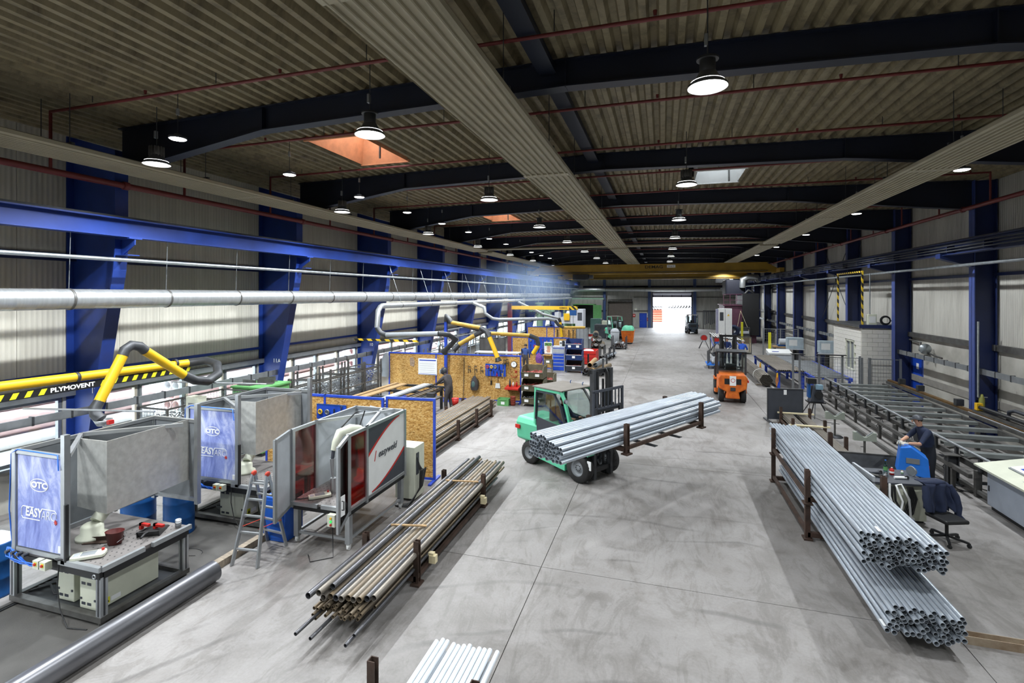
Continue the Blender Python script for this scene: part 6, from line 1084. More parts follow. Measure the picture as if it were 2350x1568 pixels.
t = thing('wall_cabinet', 'ivory wall switch cabinet left of the side door', 'switch box', (10.48,26.9,1.0)); MB().box(-.02,.14,0,.3,0,.6).build('case', M_IVORY, t); MB().box(-.03,-.02,.05,.25,.08,.5).build('door', M_LGREY, t)
# ---- dark board screen, tripod machine, stands
t = thing('board_screen', 'dark grey upright board screen beside the low stillage', 'screen', (3.82,21.0,0), .12); MB().box(0,1.2,-.02,.02,.08,1.22).build('board', M_CHAR, t); MB().box(-.03,0,-.03,.03,0,1.25).box(1.2,1.23,-.03,.03,0,1.25).box(0,1.2,-.03,.03,1.22,1.25).build('frame', M_DSTEEL, t); MB().box(.55,.65,-.03,-.02,1.02,1.2).build('tag', M_PAPER, t); MB().box(-.05,.05,-.4,.4,0,.05).box(1.15,1.25,-.4,.4,0,.05).build('foot', M_DSTEEL, t)
t = thing('tripod_machine', 'dark threading machine on splayed tripod legs', 'machine', (5.75,22.3,0))
for a in (.3,1.6,2.8,4.4): MB().bar((.15*math.cos(a),.15*math.sin(a),.62),(.5*math.cos(a),.5*math.sin(a),0),.035,.035).build('leg', M_DSTEEL, t)
MB().prism([(-.25,.6),(.25,.6),(.22,.75),(.14,1.15),(-.12,1.2),(-.2,.75)],'y',-.2,.2).build('housing', M_CHAR, t, bevel=.02); MB().cyl((.05,-.32,.9),(.05,-.2,.9),.14,18).build('chuck', M_BLACK, t); MB().box(-.05,.2,-.24,-.05,1.1,1.28).build('motor', mat('silver_blue','#8fb0c4',.4,.5), t); MB().box(-.28,-.2,-.12,.12,.75,1.3).build('side_guard', M_DBLUE, t); MB().box(-.3,.0,-.15,.15,1.3,1.5).build('control_head', M_BLACK, t); MB().box(-.3,.3,-.25,.25,.56,.6).build('oil_tray', M_BLACK, t); MB().tube([(-.2,0,.6),(-.3,-.3,.1),(.1,-.9,.012),(.5,-1.1,.012)],.01,6).build('cable', M_BLACK, t)
def stand(loc, lab):
    t = thing('pipe_stand', lab, 'stand', loc); MB().lathe([(.001,0),(.24,0),(.24,.02),(.2,.03),(.2,.05),(.03,.06),(.001,.06)],24).build('base_disc', M_DSTEEL, t); MB().cyl((0,0,.05),(0,0,.62),.03,12).build('column', M_MSTEEL, t); MB().prism([(-.28,.6),(.28,.6),(.28,.84),(.2,.84),(.03,.70),(-.03,.70),(-.2,.84),(-.28,.84)],'y',-.06,.06).build('v_head', mat('grey_green_paint','#8c9389',.5,var=.1), t); 
    for sx in (-1,1): MB().bar((sx*.2,-.0,.855),(sx*.05,.0,.73),.05,.03).build('roller', M_ALU, t)
    MB().cyl((-.1,0,.42),(.0,0,.42),.01,6).build('clamp_handle', M_DSTEEL, t)
stand((5.55,19.3,0), 'V-head pipe stand on round base, farther one'); stand((5.55,16.7,0), 'V-head pipe stand on round base, nearer one')
# ---- trough, saw, weld table
t = thing('steel_trough', 'dark steel drip trough behind the galvanised stack', 'trough', (4.3,14.25,0)); w, l = 1.6, 1.35
MB().box(.1,w-.1,.1,l-.1,.2,.22).build('floor', M_DSTEEL, t); m = MB()
for (a,b) in (((0,0),(w,0)),((w,0),(w,l)),((w,l),(0,l)),((0,l),(0,0))):
    ai = (min(max(a[0],.1),w-.1),min(max(a[1],.1),l-.1)); bi = (min(max(b[0],.1),w-.1),min(max(b[1],.1),l-.1)); m.add([(*ai,.2),(*bi,.2),(*b,.52),(*a,.52)],[(0,1,2,3)])
m.build('sloped_wall', M_DSTEEL, t); MB().bar((0,0,.53),(w,0,.53),.03).bar((w,0,.53),(w,l,.53),.03).bar((w,l,.53),(0,l,.53),.03).bar((0,l,.53),(0,0,.53),.03).build('rim', M_MSTEEL, t)
for x in (.15,w-.15):
    for y in (.15,l-.15): MB().box(x-.04,x+.04,y-.04,y+.04,0,.2).build('leg', M_DSTEEL, t)
t = thing('cutting_machine', 'bright blue sloped cutting machine hood the worker grips', 'machine', (5.65,14.05,0), R(-15)); MB().add([(-.32,-.22,.62),(.3,-.22,.55),(.3,.22,.55),(-.32,.22,.62),(-.25,-.2,1.2),(-.05,-.2,1.24),(.26,-.2,1.0),(.26,.2,1.0),(-.05,.2,1.24),(-.25,.2,1.2)],[(3,2,1,0),(0,1,6,5,4),(2,3,9,8,7),(4,5,8,9),(5,6,7,8),(1,2,7,6),(0,4,9,3)]).build('hood', M_MBLUE, t, bevel=.02); MB().box(-.15,.1,-.228,-.215,.86,.98).build('name_plate', M_ALUD, t); MB().box(.28,.302,-.05,.05,.72,.8).build('red_badge', M_RED, t); MB().cyl((-.25,-.15,1.26),(-.25,.15,1.26),.025,10).build('grip_bar', M_GALV, t)
for y in (-.1,.1): MB().bar((-.25,y,1.2),(-.25,y,1.26),.03).build('grip_post', M_GALV, t)
MB().box(-.2,.2,-.15,.15,0,.55).build('pedestal', M_LGREY, t); MB().tube([(.1,-.15,.55),(.2,-.3,.35),(.05,-.45,.3),(-.1,-.3,.5)],.015,6).build('hose', M_BLACK, t)
t = thing('worktable', 'ivory cabinet worktable littered with tools', 'worktable', (4.3,12.35,0), .1); MB().box(0,1.0,.08,.85,.04,.80).build('cabinet', M_IVORY, t, bevel=.01); MB().box(-.05,1.06,0,.92,.80,.84).build('top', M_CHAR, t); MB().box(-.05,.0,.0,.92,.55,.95).build('side_plate', M_LGREY, t); MB().box(.05,.95,.1,.8,0,.04).build('plinth', M_BLACK, t)
m = MB()
for i in range(5): m.tube([(.15+.05*i,-.02,.78),(.1+.06*i,-.08,.5),(.2+.08*i,-.09,.22-.02*i),(.5+.04*i,-.07,.25),(.62+.03*i,-.05,.55),(.6+.02*i,-.01,.78)],.022,8)
m.build('black_hoses', M_BLACK, t); MB().tube([(.25,-.04,.84),(.22,-.1,.6),(.3,-.12,.32),(.42,-.12,.3),(.46,-.1,.5),(.36,-.06,.82),(.45,-.06,.84),(.58,-.1,.55),(.6,-.11,.2),(.66,-.11,.15)],.022,8).build('white_belt', M_PAPER, t); MB().cyl((.62,-.14,.1),(.62,-.08,.1),.05,12).build('blue_plug', M_MBLUE, t)
def bottle(loc, r, h, mt, capm, lab, nm='bottle'):
    t = thing(nm, lab, 'bottle', loc); MB().lathe([(.001,0),(r,0),(r,h*.65),(r*.85,h*.75),(r*.35,h*.88),(r*.35,h*.95),(.001,h*.95)],16).build('body', mt, t); MB().cyl((0,0,h*.95),(0,0,h),r*.4,10).build('cap', capm, t); MB().lathe([(r*1.02,h*.25),(r*1.02,h*.5)],16).build('label', M_DGREEN if capm is not M_WHITE else M_PAPER, t)
bottle((4.72,13.0,.84), .04, .3, glass('clear_plastic','#bfe3df',.9,.05,.15), M_MBLUE, 'clear water bottle on the littered worktable'); bottle((4.82,12.95,.84), .045, .16, M_RED, M_WHITE, 'red can on the littered worktable', 'spray_can'); bottle((5.05,13.05,.84), .025, .08, M_WHITE, M_YEL, 'small white jar on the littered worktable', 'jar')
for i,(x,y,rz) in enumerate(((4.5,12.9,.4),(4.62,12.75,1.1),(4.42,12.7,-.5),(4.9,12.7,.2))): tt = thing('hand_tool', ('angle grinder on the littered worktable','small wrench on the littered worktable','steel fitting on the littered worktable','folded paper pack on the littered worktable')[i], 'tool', (x,y,.84), rz); MB().cyl((-.14,0,.03),(.1,0,.03),.028,10).build('body', (M_CHAR,M_ALUD,M_MSTEEL,M_PAPER)[i], tt); MB().cyl((.1,-.02,.03),(.1,.02,.03),.05,12).build('head', M_DSTEEL, tt)
t = thing('mesh_waste_bin', 'round tin lid leaning on the worktable edge', 'lid', (5.2,13.0,.84), .4); MB().cyl((0,0,.1),(.02,.01,.1),.1,18).build('disc', M_GALV, t); MB().torus((0.01,0,.1),.1,.008,'x',18,6).build('rim', M_GALV, t)
# ---- operator
arms = {-1: ((.48,-.02,1.3),(.74,.2,1.27)), 1: ((.42,.36,1.24),(.72,.42,1.27))}
op = stander((6.2,14.6,0), R(190), 'worker in navy t-shirt and cap gripping the blue machine', M_NAVYCLOTH, mat('navy_trousers','#10151f',.85,var=.15), M_HAIR, .12, arms, 1.04, sleeve='t')
m = MB().sph((0,0,0),(.112,.118,.1),16,8); m.f = [q for q in m.f if all(m.v[i][2] > -.005 for i in q)]; m.m = [True]*len(m.f); m.xf(Matrix.Translation((.25,0,1.765))); m.build('cap', M_CHAR, op); MB().prism([(.32,-.08),(.4,-.05),(.42,0),(.4,.05),(.32,.08)],'z',1.77,1.78).build('cap_peak', M_CHAR, op)
for i in range(4): MB().box(-.055,-.04,-.09+.05*i,-.055+.05*i,1.42,1.45).build('back_print', M_LGREY, op)
t = thing('steel_stub_post', 'short dark steel post standing beside the operator', 'post', (7.0,15.35,0)); MB().box(-.12,.12,-.01,.01,.02,.74).box(-.12,-.1,-.1,.1,.02,.74).box(.1,.12,-.1,.1,.02,.74).build('i_section', M_DSTEEL, t); MB().box(-.2,.2,-.14,.14,.74,.76).build('cap_plate', M_MSTEEL, t); MB().box(-.18,.18,-.15,.15,0,.02).build('base_plate', M_DSTEEL, t)
for i,(pts) in enumerate((((6.6,15.2,.012),(6.9,14.8,.012),(7.4,15.0,.012),(7.0,15.6,.012),(6.7,15.9,.012)),((6.9,14.9,.03),(7.3,14.7,.012),(7.7,14.9,.012),(7.4,15.2,.03)))): long_tube('floor_cable', ('black cable snaking around the short post','second black cable loop on the floor behind the desk')[i], 'cable', pts, .012, M_BLACK, 6)
# ---- office chair with jacket
t = thing('office_chair', 'black swivel office chair beside the worktable', 'chair', (5.28,11.75,0), R(20))
for i in range(5):
    a = 2*PI*i/5+.3; l = MB().bar((.03*math.cos(a),.03*math.sin(a),.12),(.33*math.cos(a),.33*math.sin(a),.085),.04,.035).build('base_arm', M_BLACK, t); MB().cyl((.33*math.cos(a)-.02,.33*math.sin(a),.035),(.33*math.cos(a)+.02,.33*math.sin(a),.035),.035,12).box(.33*math.cos(a)-.015,.33*math.cos(a)+.015,.33*math.sin(a)-.015,.33*math.sin(a)+.015,.03,.09).build('castor', M_BLACK, l)
MB().cyl((0,0,.1),(0,0,.42),.03,12).build('gas_lift', M_BLACK, t); MB().box(-.24,.24,-.24,.24,.42,.5).build('seat', M_BLACK, t, bevel=.03); MB().bar((0,.22,.45),(0,.28,.62),.06,.03).build('back_stem', M_BLACK, t); MB().box(-.22,.22,.24,.3,.58,1.02).build('backrest', M_BLACK, t, bevel=.04)
def drape(name, w, top, drop, th, mt, parent, yc, seed, n=26, m=18, sleeve=True):
    rnd = random.Random(seed); vs = []; ph = [rnd.uniform(0,6) for _ in range(4)]
    for j in range(m+1):
        s = j/m
        for i in range(n+1):
            u = i/n*2-1; edge = .06*math.sin(5*u+ph[0])+.05*math.sin(11*u+ph[1]); dr = drop*(1+edge); fold = (.02+.04*s)*math.sin(7*u+ph[2]+s*1.3)+.015*s*math.sin(15*u+ph[3])
            if s < .12: z = top-.02*(u*u)-.0*s; y = yc+.09-.18*(s/.12)*.5
            else: k = (s-.12)/.88; z = top-.02*u*u-dr*k; y = yc-.0-.06-.05*k+fold
            vs.append((u*w*(.86+.22*s)+.02*math.sin(9*s+u), y, z))
    fs = [(j*(n+1)+i,j*(n+1)+i+1,(j+1)*(n+1)+i+1,(j+1)*(n+1)+i) for j in range(m) for i in range(n)]
    b = MB().add(vs, fs, True); o = b.build(name, mt, parent); so = o.modifiers.new('s','SOLIDIFY'); so.thickness = th; return o
j = thing('jacket', 'dark navy work jacket draped over the office chair back', 'jacket', (5.28,11.75,0), R(20)); drape('front_drape', .27, 1.06, .52, .012, M_NAVYCLOTH, j, .25, 3); drape('back_drape', .27, 1.06, .5, .012, M_NAVYCLOTH, j, .37, 5); MB().tube([(.26,.22,1.0),(.33,.15,.8),(.36,.12,.6),(.33,.1,.45),(.4,.05,.36)],[.06,.07,.065,.06,.05],10).build('sleeve', M_NAVYCLOTH, j); MB().tube([(-.25,.2,1.0),(-.3,.12,.8),(-.27,.1,.55)],[.06,.065,.055],10).build('sleeve', M_NAVYCLOTH, j); MB().sph((0,.27,1.05),(.24,.09,.05),16,8).build('collar_fold', M_NAVYCLOTH, j)
# ---- control desk at right edge
t = thing('control_desk', 'grey steel control desk at the right edge', 'desk', (6.98,11.2,0)); MB().box(0,1.2,0,2.65,.1,.86).build('cabinet', mat('desk_grey_blue','#9aa2ae',.5,var=.05), t); MB().box(.05,1.2,.03,2.6,0,.1).build('plinth', M_BLACK, t); MB().prism([(-.22,.93),(-.22,.97),(.75,1.17),(1.2,1.17),(1.2,.86),(0,.86)],'y',-.04,2.72).build('sloping_top', M_IVORY, t)
for y in (.02,1.34): d = MB().box(-.015,0,y,y+1.28,.14,.82).build('door', MATS['desk_grey_blue'], t); MB().box(-.03,-.015,y+1.2,y+1.23,.42,.54).build('handle', M_DSTEEL, d)
def ondesk(x, y, dz=0): return (6.98+x, 11.2+y, .97+(x+.22)*.206+dz+.004)
sl = -math.atan(.206)
def flat(name, lab, cat, x, y, w, l, h, mt, nm='sheet'):
    t = thing(name, lab, cat, ondesk(x,y)); t.rotation_euler = (0,sl,0); MB().box(0,w,0,l,0,h).build(nm, mt, t); return t
f = flat('document_tray', 'stack of white papers on a grey tray on the control desk', 'papers', .15, 1.5, .42, .72, .02, M_MGREY, 'tray'); MB().box(.02,.4,.03,.68,.02,.045).build('paper_stack', M_PAPER, f); MB().box(.1,.16,.2,.5,.046,.05).build('blue_print', M_FRAMEBLUE, f)
f = flat('touch_panel', 'framed touch panel set in the control desk', 'control panel', .1, .1, .5, .95, .012, M_LGREY, 'bezel'); MB().box(.08,.42,.1,.85,.012,.016).build('screen', mat('panel_screen','#8fa3b3',.25,var=.04), f)
f = flat('button_row', 'row of coloured push buttons on the control desk', 'buttons', -.02, 1.1, .1, .36, .006, M_LGREY, 'plate')
for i,mm in enumerate((M_RED,M_YEL,M_DGREEN,M_RED)): MB().cyl((.05,.05+.085*i,.006),(.05,.05+.085*i,.03),.022,12).build('push_button', mm, f)
for i,(x,mm) in enumerate(((.6,M_ALU),(.64,M_RED),(.68,M_WHITE))): tt = thing('pen', ('silver pen standing at the back of the control desk','red pen standing at the back of the control desk','white pen standing at the back of the control desk')[i], 'pen', ondesk(x-.05,2.35-.1*i)); MB().cyl((0,0,0),(-.06,.02,.2),.01,8).build('barrel', mm, tt); MB().cyl((-.06,.02,.2),(-.066,.022,.22),.006,6).build('tip', M_BLACK, tt)
# ---- channel on the floor at the bottom right
tag(MB().box(3.93,6.2,8.38,8.56,0,.012).box(3.93,6.2,8.38,8.392,.012,.11).box(3.93,6.2,8.548,8.56,.012,.09).build('steel_channel', mat('whitewashed_rusty_steel','#a89a86',.7,.2,scale=3,col2='#6d5238')), 'rusty whitewashed steel channel lying at the bottom right', 'channel')
# ---- hexagonal pipe bundle, blue table, workers
pts = []; r = .036
for k in range(-4,5):
    nn = 9-abs(k); pts += [(5.12+(i-(nn-1)/2)*2*r, .36+k*r*1.75) for i in range(nn)]
HP = upipe('bundled_pipe', M_BPIPE, 7.2, r, .004, 10); lay(HP, 'bundled_pipe', pts, 'brown pipe in the strapped hexagonal bundle on the floor', 'hexagonal strapped pipe bundle', 28.6, .02)
t = thing('bundle_strap', 'white strap around the hexagonal pipe bundle', 'strap', (5.12,30.4,.36)); MB().torus((0,0,0),.34,.012,'y',18,6).build('band', M_PAPER, t); MB().tube([(.3,0,.1),(.5,.1,-.05),(.6,.3,-.3)],.01,6).build('strap_tail', M_PAPER, t)
for y in (29.2,33.5): tag(MB().box(4.75,5.5,y-.05,y+.05,0,.055).build('wood_bearer', M_GREYWOOD), f'timber bearer under the hexagonal bundle, {"nearer" if y < 30 else "farther"} one', 'timber')
t = thing('feed_table', 'blue steel feed table loaded with brown pipes', 'table', (5.6,28.3,0))
for x in (.1,1.2):
    for y in (.3,3.6,7.0): MB().box(x-.06,x+.06,y-.06,y+.06,0,.8).build('leg', M_FRAMEBLUE, t)
for x in (.1,1.2): MB().box(x-.05,x+.05,.1,7.2,.7,.8).build('side_beam', M_NAVY, t)
for y in (.3,2.4,4.8,7.0): MB().box(0,1.3,y-.05,y+.05,.8,.86).build('cross_beam', M_FRAMEBLUE, t)
TP = upipe('feed_pipe', M_BPIPE, 6.8, .045, .005, 12); lay(TP, 'feed_pipe', [(5.68+.1*i,.91) for i in range(12)], 'brown pipe lying side by side on the blue feed table', 'pipes on the blue feed table', 28.4, .1)
for i,(x,y) in enumerate(((5.55,28.2),(5.45,32.2))): tt = thing('lifting_sling', f'orange lifting sling hung on the feed table, {("nearer","farther")[i]} one', 'sling', (x,y,.1)); MB().tube([(0,0,.7),(-.04,0,.3),(-.02,.02,.0),(.04,0,.3),(.02,0,.7)],.025,8).build('loop', mat('orange_webbing','#d8862a',.7,var=.2), tt); MB().tube([(.01,-.02,.72),(.02,-.03,.5)],.03,8).build('yellow_sleeve', M_YEL, tt)
stander((5.0,36.2,0), R(60), 'worker in bright blue jacket leaning over the feed table', M_BLUECLOTH, M_NAVYCLOTH, mat('grey_hair','#b8b2aa',.7), .12, 'work')
stander((4.3,37.8,0), R(-100), 'worker in dark blue seen through the orange forklift mast', mat('deep_blue_cloth','#1d3166',.85), M_NAVYCLOTH, M_HAIR, .06, 'work')
t = thing('control_console', 'white sloping control console on blue base behind the feed table', 'console', (6.75,36.6,0)); MB().box(0,1.3,0,.9,0,.85).build('base', M_LGREY, t); MB().prism([(-.05,.85),(.95,.85),(.95,1.12),(-.05,.95)],'x',-.05,1.35).build('top', M_WHITE, t); MB().box(.2,.6,.2,.5,1.0,1.02).build('papers', M_FRAMEBLUE, t); MB().box(0,1.3,-.02,0,0,.3).build('kick_panel', M_FRAMEBLUE, t)
for i,(x,y) in enumerate(((8.15,38.2),(9.5,36.0))): tt = thing('cnc_cabinet', ('pale blue-grey control monitor cabinet beside the console','pale blue-grey control box behind the fence')[i], 'control cabinet', (x,y,0)); MB().box(0,1.0,0,.5,1.1,1.85).build('monitor_case', mat('pale_blue_grey','#a7b6bf',.5), tt, bevel=.02); MB().box(.1,.6,-.01,0,1.3,1.7).build('screen', M_WHITE, tt); MB().box(.4,.6,.15,.35,0,1.1).build('pedestal', M_BLACK, tt); MB().box(-.1,1.0,-.25,0,1.05,1.1).build('keyboard_shelf', M_LGREY, tt)
for i,(x,y,h) in enumerate(((7.0,37.9,2.2),(6.6,47.5,2.4))): tt = thing('bollard', ('yellow guard post beside the control console','yellow guard post farther back by the mesh cage')[i], 'post', (x,y,0)); MB().box(-.08,.08,-.08,.08,.02,h).build('post', M_LEMON, tt); MB().box(-.15,.15,-.15,.15,0,.02).build('base_plate', M_DSTEEL, tt)
t = thing('blue_roller_table', 'blue roller table behind the mesh fence', 'roller table', (7.0,27.6,0))
for x in (.05,1.65): MB().box(x-.05,x+.05,0,6.8,.62,.78).build('side_beam', M_FRAMEBLUE, t)
for i in range(14): MB().cyl((.1,.25+.48*i,.76),(1.6,.25+.48*i,.76),.05,10).build('roller', M_ALUD, t)
for x in (.05,1.65):
    for y in (.3,2.4,4.5,6.5): MB().box(x-.05,x+.05,y-.05,y+.05,0,.62).build('leg', M_FRAMEBLUE, t)
mesh_crate((5.6,44.0,0), (1.2,1.0,1.35), 'wire mesh pallet box behind the feed table', M_PALEWOOD, None, 3)
# trolley and stands beyond the orange forklift
t = thing('platform_trolley', 'blue platform trolley with stake sides', 'trolley', (2.75,34.6,0)); MB().box(0,.95,0,1.6,.22,.3).build('deck', M_MBLUE, t)
for x in (.1,.85):
    for y in (.15,1.45): MB().cyl((x-.025,y,.11),(x+.025,y,.11),.11,14).build('wheel', M_RUBBER, t)
for i in range(5): MB().bar((.02+.06*i,.05+.3*i,.3),(.0+.06*i,.05+.3*i,1.15),.03,.03).build('stake', M_DSTEEL, t)
for i in range(6): tt = thing('machined_part', f'grey machined part on the platform trolley, {ORD[i] if i else "first"} along', 'part', (3.15+.1*(i%2),34.75+.25*i,.3)); MB().lathe([(.001,0),(.12,0),(.12,.2),(.06,.25),(.06,.55),(.001,.55)],12).build('body', M_SCRAP, tt); MB().cyl((0,0,.55),(0,0,.62),.09,12).build('flange', M_DSTEEL, tt)
for i,(x,y) in enumerate(((3.5,47.5),(4.4,46.2),(4.9,49.0))):
    tt = thing('reel_stand', f'red pipe-roller stand on splayed legs, {("left","middle","right")[i]} one', 'stand', (x,y,0))
    for sx in (-1,1):
        for sy_ in (-.2,.2): MB().bar((sx*.08,sy_*.4,.75),(sx*.42,sy_,0),.04).build('leg', M_DSTEEL, tt)
    MB().cyl((0,-.08,.95),(0,.08,.95),.24,18).build('wheel', M_RED, tt); MB().torus((0,0,.95),.27,.04,'y',20,6).build('tyre', M_MGREY, tt); MB().box(-.2,.2,-.1,.1,.6,.75).build('tray', M_MBLUE if i == 1 else M_LGREY, tt)
t = thing('rod_rack', 'sloping rack table beyond the orange forklift', 'rack', (3.7,40.6,0))
for x in (0,1.9):
    for y in (0,3.0): MB().bar((x,y,0),(x,y,1.55-.12*x),.07).build('leg', M_MSTEEL, t); 
    MB().bar((x,0,.8),(x,3.0,1.3-.12*x),.05).build('brace', M_FRAMEBLUE, t)
for y in (0,3.0): MB().bar((-.1,y,1.57),(2.1,y,1.32),.07).build('top_beam', M_MSTEEL, t)
RD = upipe('pale_rod', M_WHITE, 4.2, .035, .004, 10); lay(RD, 'pale_rod', [(3.72+.2*i,1.64-.0235*i) for i in range(10)], 'pale rod lying across the sloping rack', 'pale rods on the sloping rack', 40.1, .2)
# ---- blasting machine at the far right
t = thing('blasting_machine', 'tall maroon and black blasting machine at the far right', 'machine', (5.9,54.0,0)); MB().box(0,2.9,0,5,0,3.7).build('maroon_body', M_MAROON, t); MB().box(1.6,3.1,-.3,4.5,.8,4.9).build('black_casing', M_BLACK, t); MB().box(.15,2.0,.5,3.5,4.7,6.3).build('dust_hopper', mat('near_black_blue','#1a1d2c',.6), t, bevel=.15)
for x in (-.1,.5,1.1,1.7): MB().bar((x,-.1,3.7),(x,-.1,4.85),.05).build('railing_post', M_MAROON, t)
for z in (4.25,4.82): MB().bar((-.1,-.1,z),(1.75,-.1,z),.05).build('railing', M_MAROON, t)
MB().box(-.15,3.0,-.15,5.1,3.68,3.76).build('platform', M_MAROON, t); MB().tube([(1.7,.4,5.5),(1.7,.3,6.3),(2.2,.3,6.55),(3.0,.3,6.5),(3.2,.8,6.2)],.28,14).build('exhaust_duct', M_SPIRAL, t); MB().tube([(1.7,.2,4.6),(2.2,.1,5.2),(2.6,.1,5.0),(2.7,.1,4.6)],.16,10).build('hose', M_BLACK, t); MB().box(.7,2.2,-.9,0,.6,1.6).build('infeed_table', M_DSTEEL, t); MB().box(.75,2.1,-.95,-.9,1.0,1.25).build('pale_tray', M_LGREY, t)
for x in (1.0,2.1): MB().tube([(1.4,-.5,3.2),(x,-.92,1.25)],.015,6).build('sling_rope', M_PALEWOOD, t)
t = thing('electrical_cabinet', 'tall white electrical cabinet beside the blasting machine', 'electrical cabinet', (5.1,51.6,0)); MB().box(0,1.2,0,.6,0,3.45).build('case', M_WHITE, t); MB().box(.58,.62,-.01,0,.1,3.4).build('door_gap', M_MGREY, t); MB().box(.12,.45,-.012,0,2.3,3.1).build('display', M_CHAR, t); MB().prism([(.78,2.75),(.98,2.75),(.88,2.95)],'y',-.012,0).build('warning_sign', M_YEL, t); MB().box(-.2,0,0,.5,0,3.4).build('side_wing', mat('lilac_grey','#8f90a8',.5), t)
t = thing('wire_coil', 'dark blue wire coil standing at the blasting machine', 'coil', (6.5,52.3,1.3)); MB().torus((0,0,0),.4,.18,'y',22,8).build('coil', M_NAVYCLOTH, t); MB().box(-.3,.3,-.2,.2,-1.3,-.35).build('cradle', M_DSTEEL, t)
t = thing('mesh_cage', 'grey mesh machine cage far along the right wall', 'cage', (7.4,42.5,0))
for x in (0,1.2,2.4): MB().box(x-.04,x+.04,-.04,.04,0,2.2).build('post', M_ALUD, t)
g = MB(); x = .1
while x < 2.4: g.bar((x,0,.1),(x,0,2.1),.01); x += .14
z = .2
while z < 2.1: g.bar((0,0,z),(2.4,0,z),.01); z += .2
o = g.build('wire_mesh', M_ALUD, t); o['kind'] = 'stuff'; MB().bar((0,0,2.15),(2.4,0,2.15),.05).build('top_rail', M_ALUD, t)
t = thing('pump_unit', 'silver motor pump unit on a bench by the right wall', 'pump', (8.6,41,0)); MB().box(-.8,.9,-.3,.5,.9,1.0).build('bench_top', M_WOOD, t); MB().cyl((-.4,0,1.3),(.4,0,1.3),.26,16).build('motor', M_LGREY, t); MB().box(-.5,.5,-.2,.3,1.0,1.12).build('base', M_DBLUE, t)
for x in (-.7,.8): MB().box(x-.05,x+.05,-.2,.4,0,.9).build('leg', M_DSTEEL, t)
t = thing('chain_rack', 'rack of dark lifting chains on the far end wall', 'rack', (5.4,74.3,0)); MB().bar((0,0,2.55),(2.4,0,2.55),.08).build('bar', M_DSTEEL, t); MB().bar((0,0,0),(0,0,2.6),.08).bar((2.4,0,0),(2.4,0,2.6),.08).build('upright', M_DSTEEL, t)
for i in range(8): MB().tube([(.15+.24*i,-.05,2.5),(.17+.24*i,-.08,1.4),(.19+.24*i,-.06,.6+.1*(i%3))],.06,6).build('chain', M_CHAR, t)

t = thing('wall_bracing', 'thin crossed steel bracing rods in a bay of the right wall', 'bracing', (10.3,32.6,0))
for a,b in (((0,.2,3.2),(0,5.8,8.2)),((0,5.8,3.2),(0,.2,8.2))): MB().cyl(a,b,.02,8).build('rod', M_DSTEEL, t)
MB().cyl((-.03,3,5.7),(.03,3,5.7),.06,12).build('turnbuckle', M_DSTEEL, t)
# ================================================================ FAR LEFT MACHINES AND CLUTTER
t = thing('jib_crane', 'yellow jib crane with maroon column on the left', 'jib crane', (-11.6,38.0,0)); MB().box(-.15,.15,-.15,.15,0,4.1).build('column', mat('maroon_column','#6b2c36',.5,var=.15), t); MB().box(.1,5.4,-.1,.1,3.62,3.9).build('jib_beam', M_YEL, t, label='yellow beam with maker lettering'); MB().box(4.75,5.4,-.106,.106,3.615,3.905).build('hazard_end', M_HAZ, t); text('DEMAG', .16, M_BLACK, t, (4.3,-.104,3.76), FRONT, 'maker_lettering', bold=.004, sx=1.1); MB().box(-.3,.3,-.3,.3,0,.03).build('base_plate', M_DSTEEL, t)
for i in range(5): MB().tube([(.4+.85*i,-.12,3.6),(.8+.85*i,-.14,3.35),(1.25+.85*i,-.12,3.6)],.015,6).build('festoon_cable', M_BLACK, t)
h = thing('chain_hoist', 'dark chain hoist at the tip of the jib crane', 'hoist', (-6.55,38.0,0)); MB().box(-.25,.25,-.18,.18,3.2,3.6).build('body', M_DBLUE, h); MB().cyl((0,0,2.2),(0,0,3.2),.015,6).build('chain', M_DSTEEL, h); MB().torus((0,0,2.1),.08,.02,'y',12,6).build('hook', M_DSTEEL, h)
t = thing('radial_drill', 'pale green radial drill behind the far partition', 'drill', (-11.0,45.5,0)); M_PG = mat('pale_green_paint','#86a48e',.5,var=.1); MB().cyl((0,0,0),(0,0,3.9),.3,18).build('column', M_PG, t); MB().box(-1.0,1.4,-.25,.25,3.2,3.7).build('arm', M_PG, t); MB().box(.5,1.1,-.45,.3,2.6,3.6).build('drill_head', M_PG, t); MB().cyl((0,0,3.9),(0,0,4.05),.45,18).build('cap', M_PG, t); MB().box(-.8,1.4,-.6,.6,0,.4).build('base', M_PG, t)
for i in range(4): MB().tube([(-.9+.3*i,-.3,3.2),(-.7+.3*i,-.35,2.9),(-.5+.3*i,-.3,3.2)],.02,6).build('cable_loop', M_BLACK, t)
t = thing('press_machine', 'light grey press with yellow heads behind the far partition', 'press', (-9.3,44.2,0)); M_PR = mat('press_grey','#bfc3cc',.5,var=.05)
MB().box(0,.35,0,1.2,0,3.2).build('side_frame', M_PR, t); MB().box(1.9,2.6,-.2,1.2,0,3.5).build('side_frame', M_PR, t); MB().box(.35,1.9,.1,1.1,2.2,2.7).build('crosshead', M_PR, t); MB().prism([(.35,2.7),(1.9,2.7),(1.9,3.2),(1.0,2.9)],'y',.2,.9).build('top_guard', M_LGREY, t); MB().box(.85,1.35,-.1,.5,2.5,3.1).build('yellow_head', M_YEL, t); MB().box(.8,1.4,.0,.6,.9,1.7).build('yellow_tool', M_YEL, t); MB().box(.35,1.9,0,1.2,.5,.85).build('bed', M_MGREY, t); MB().box(2.1,2.5,-.21,-.2,2.5,3.2).build('control_panel', M_CHAR, t)
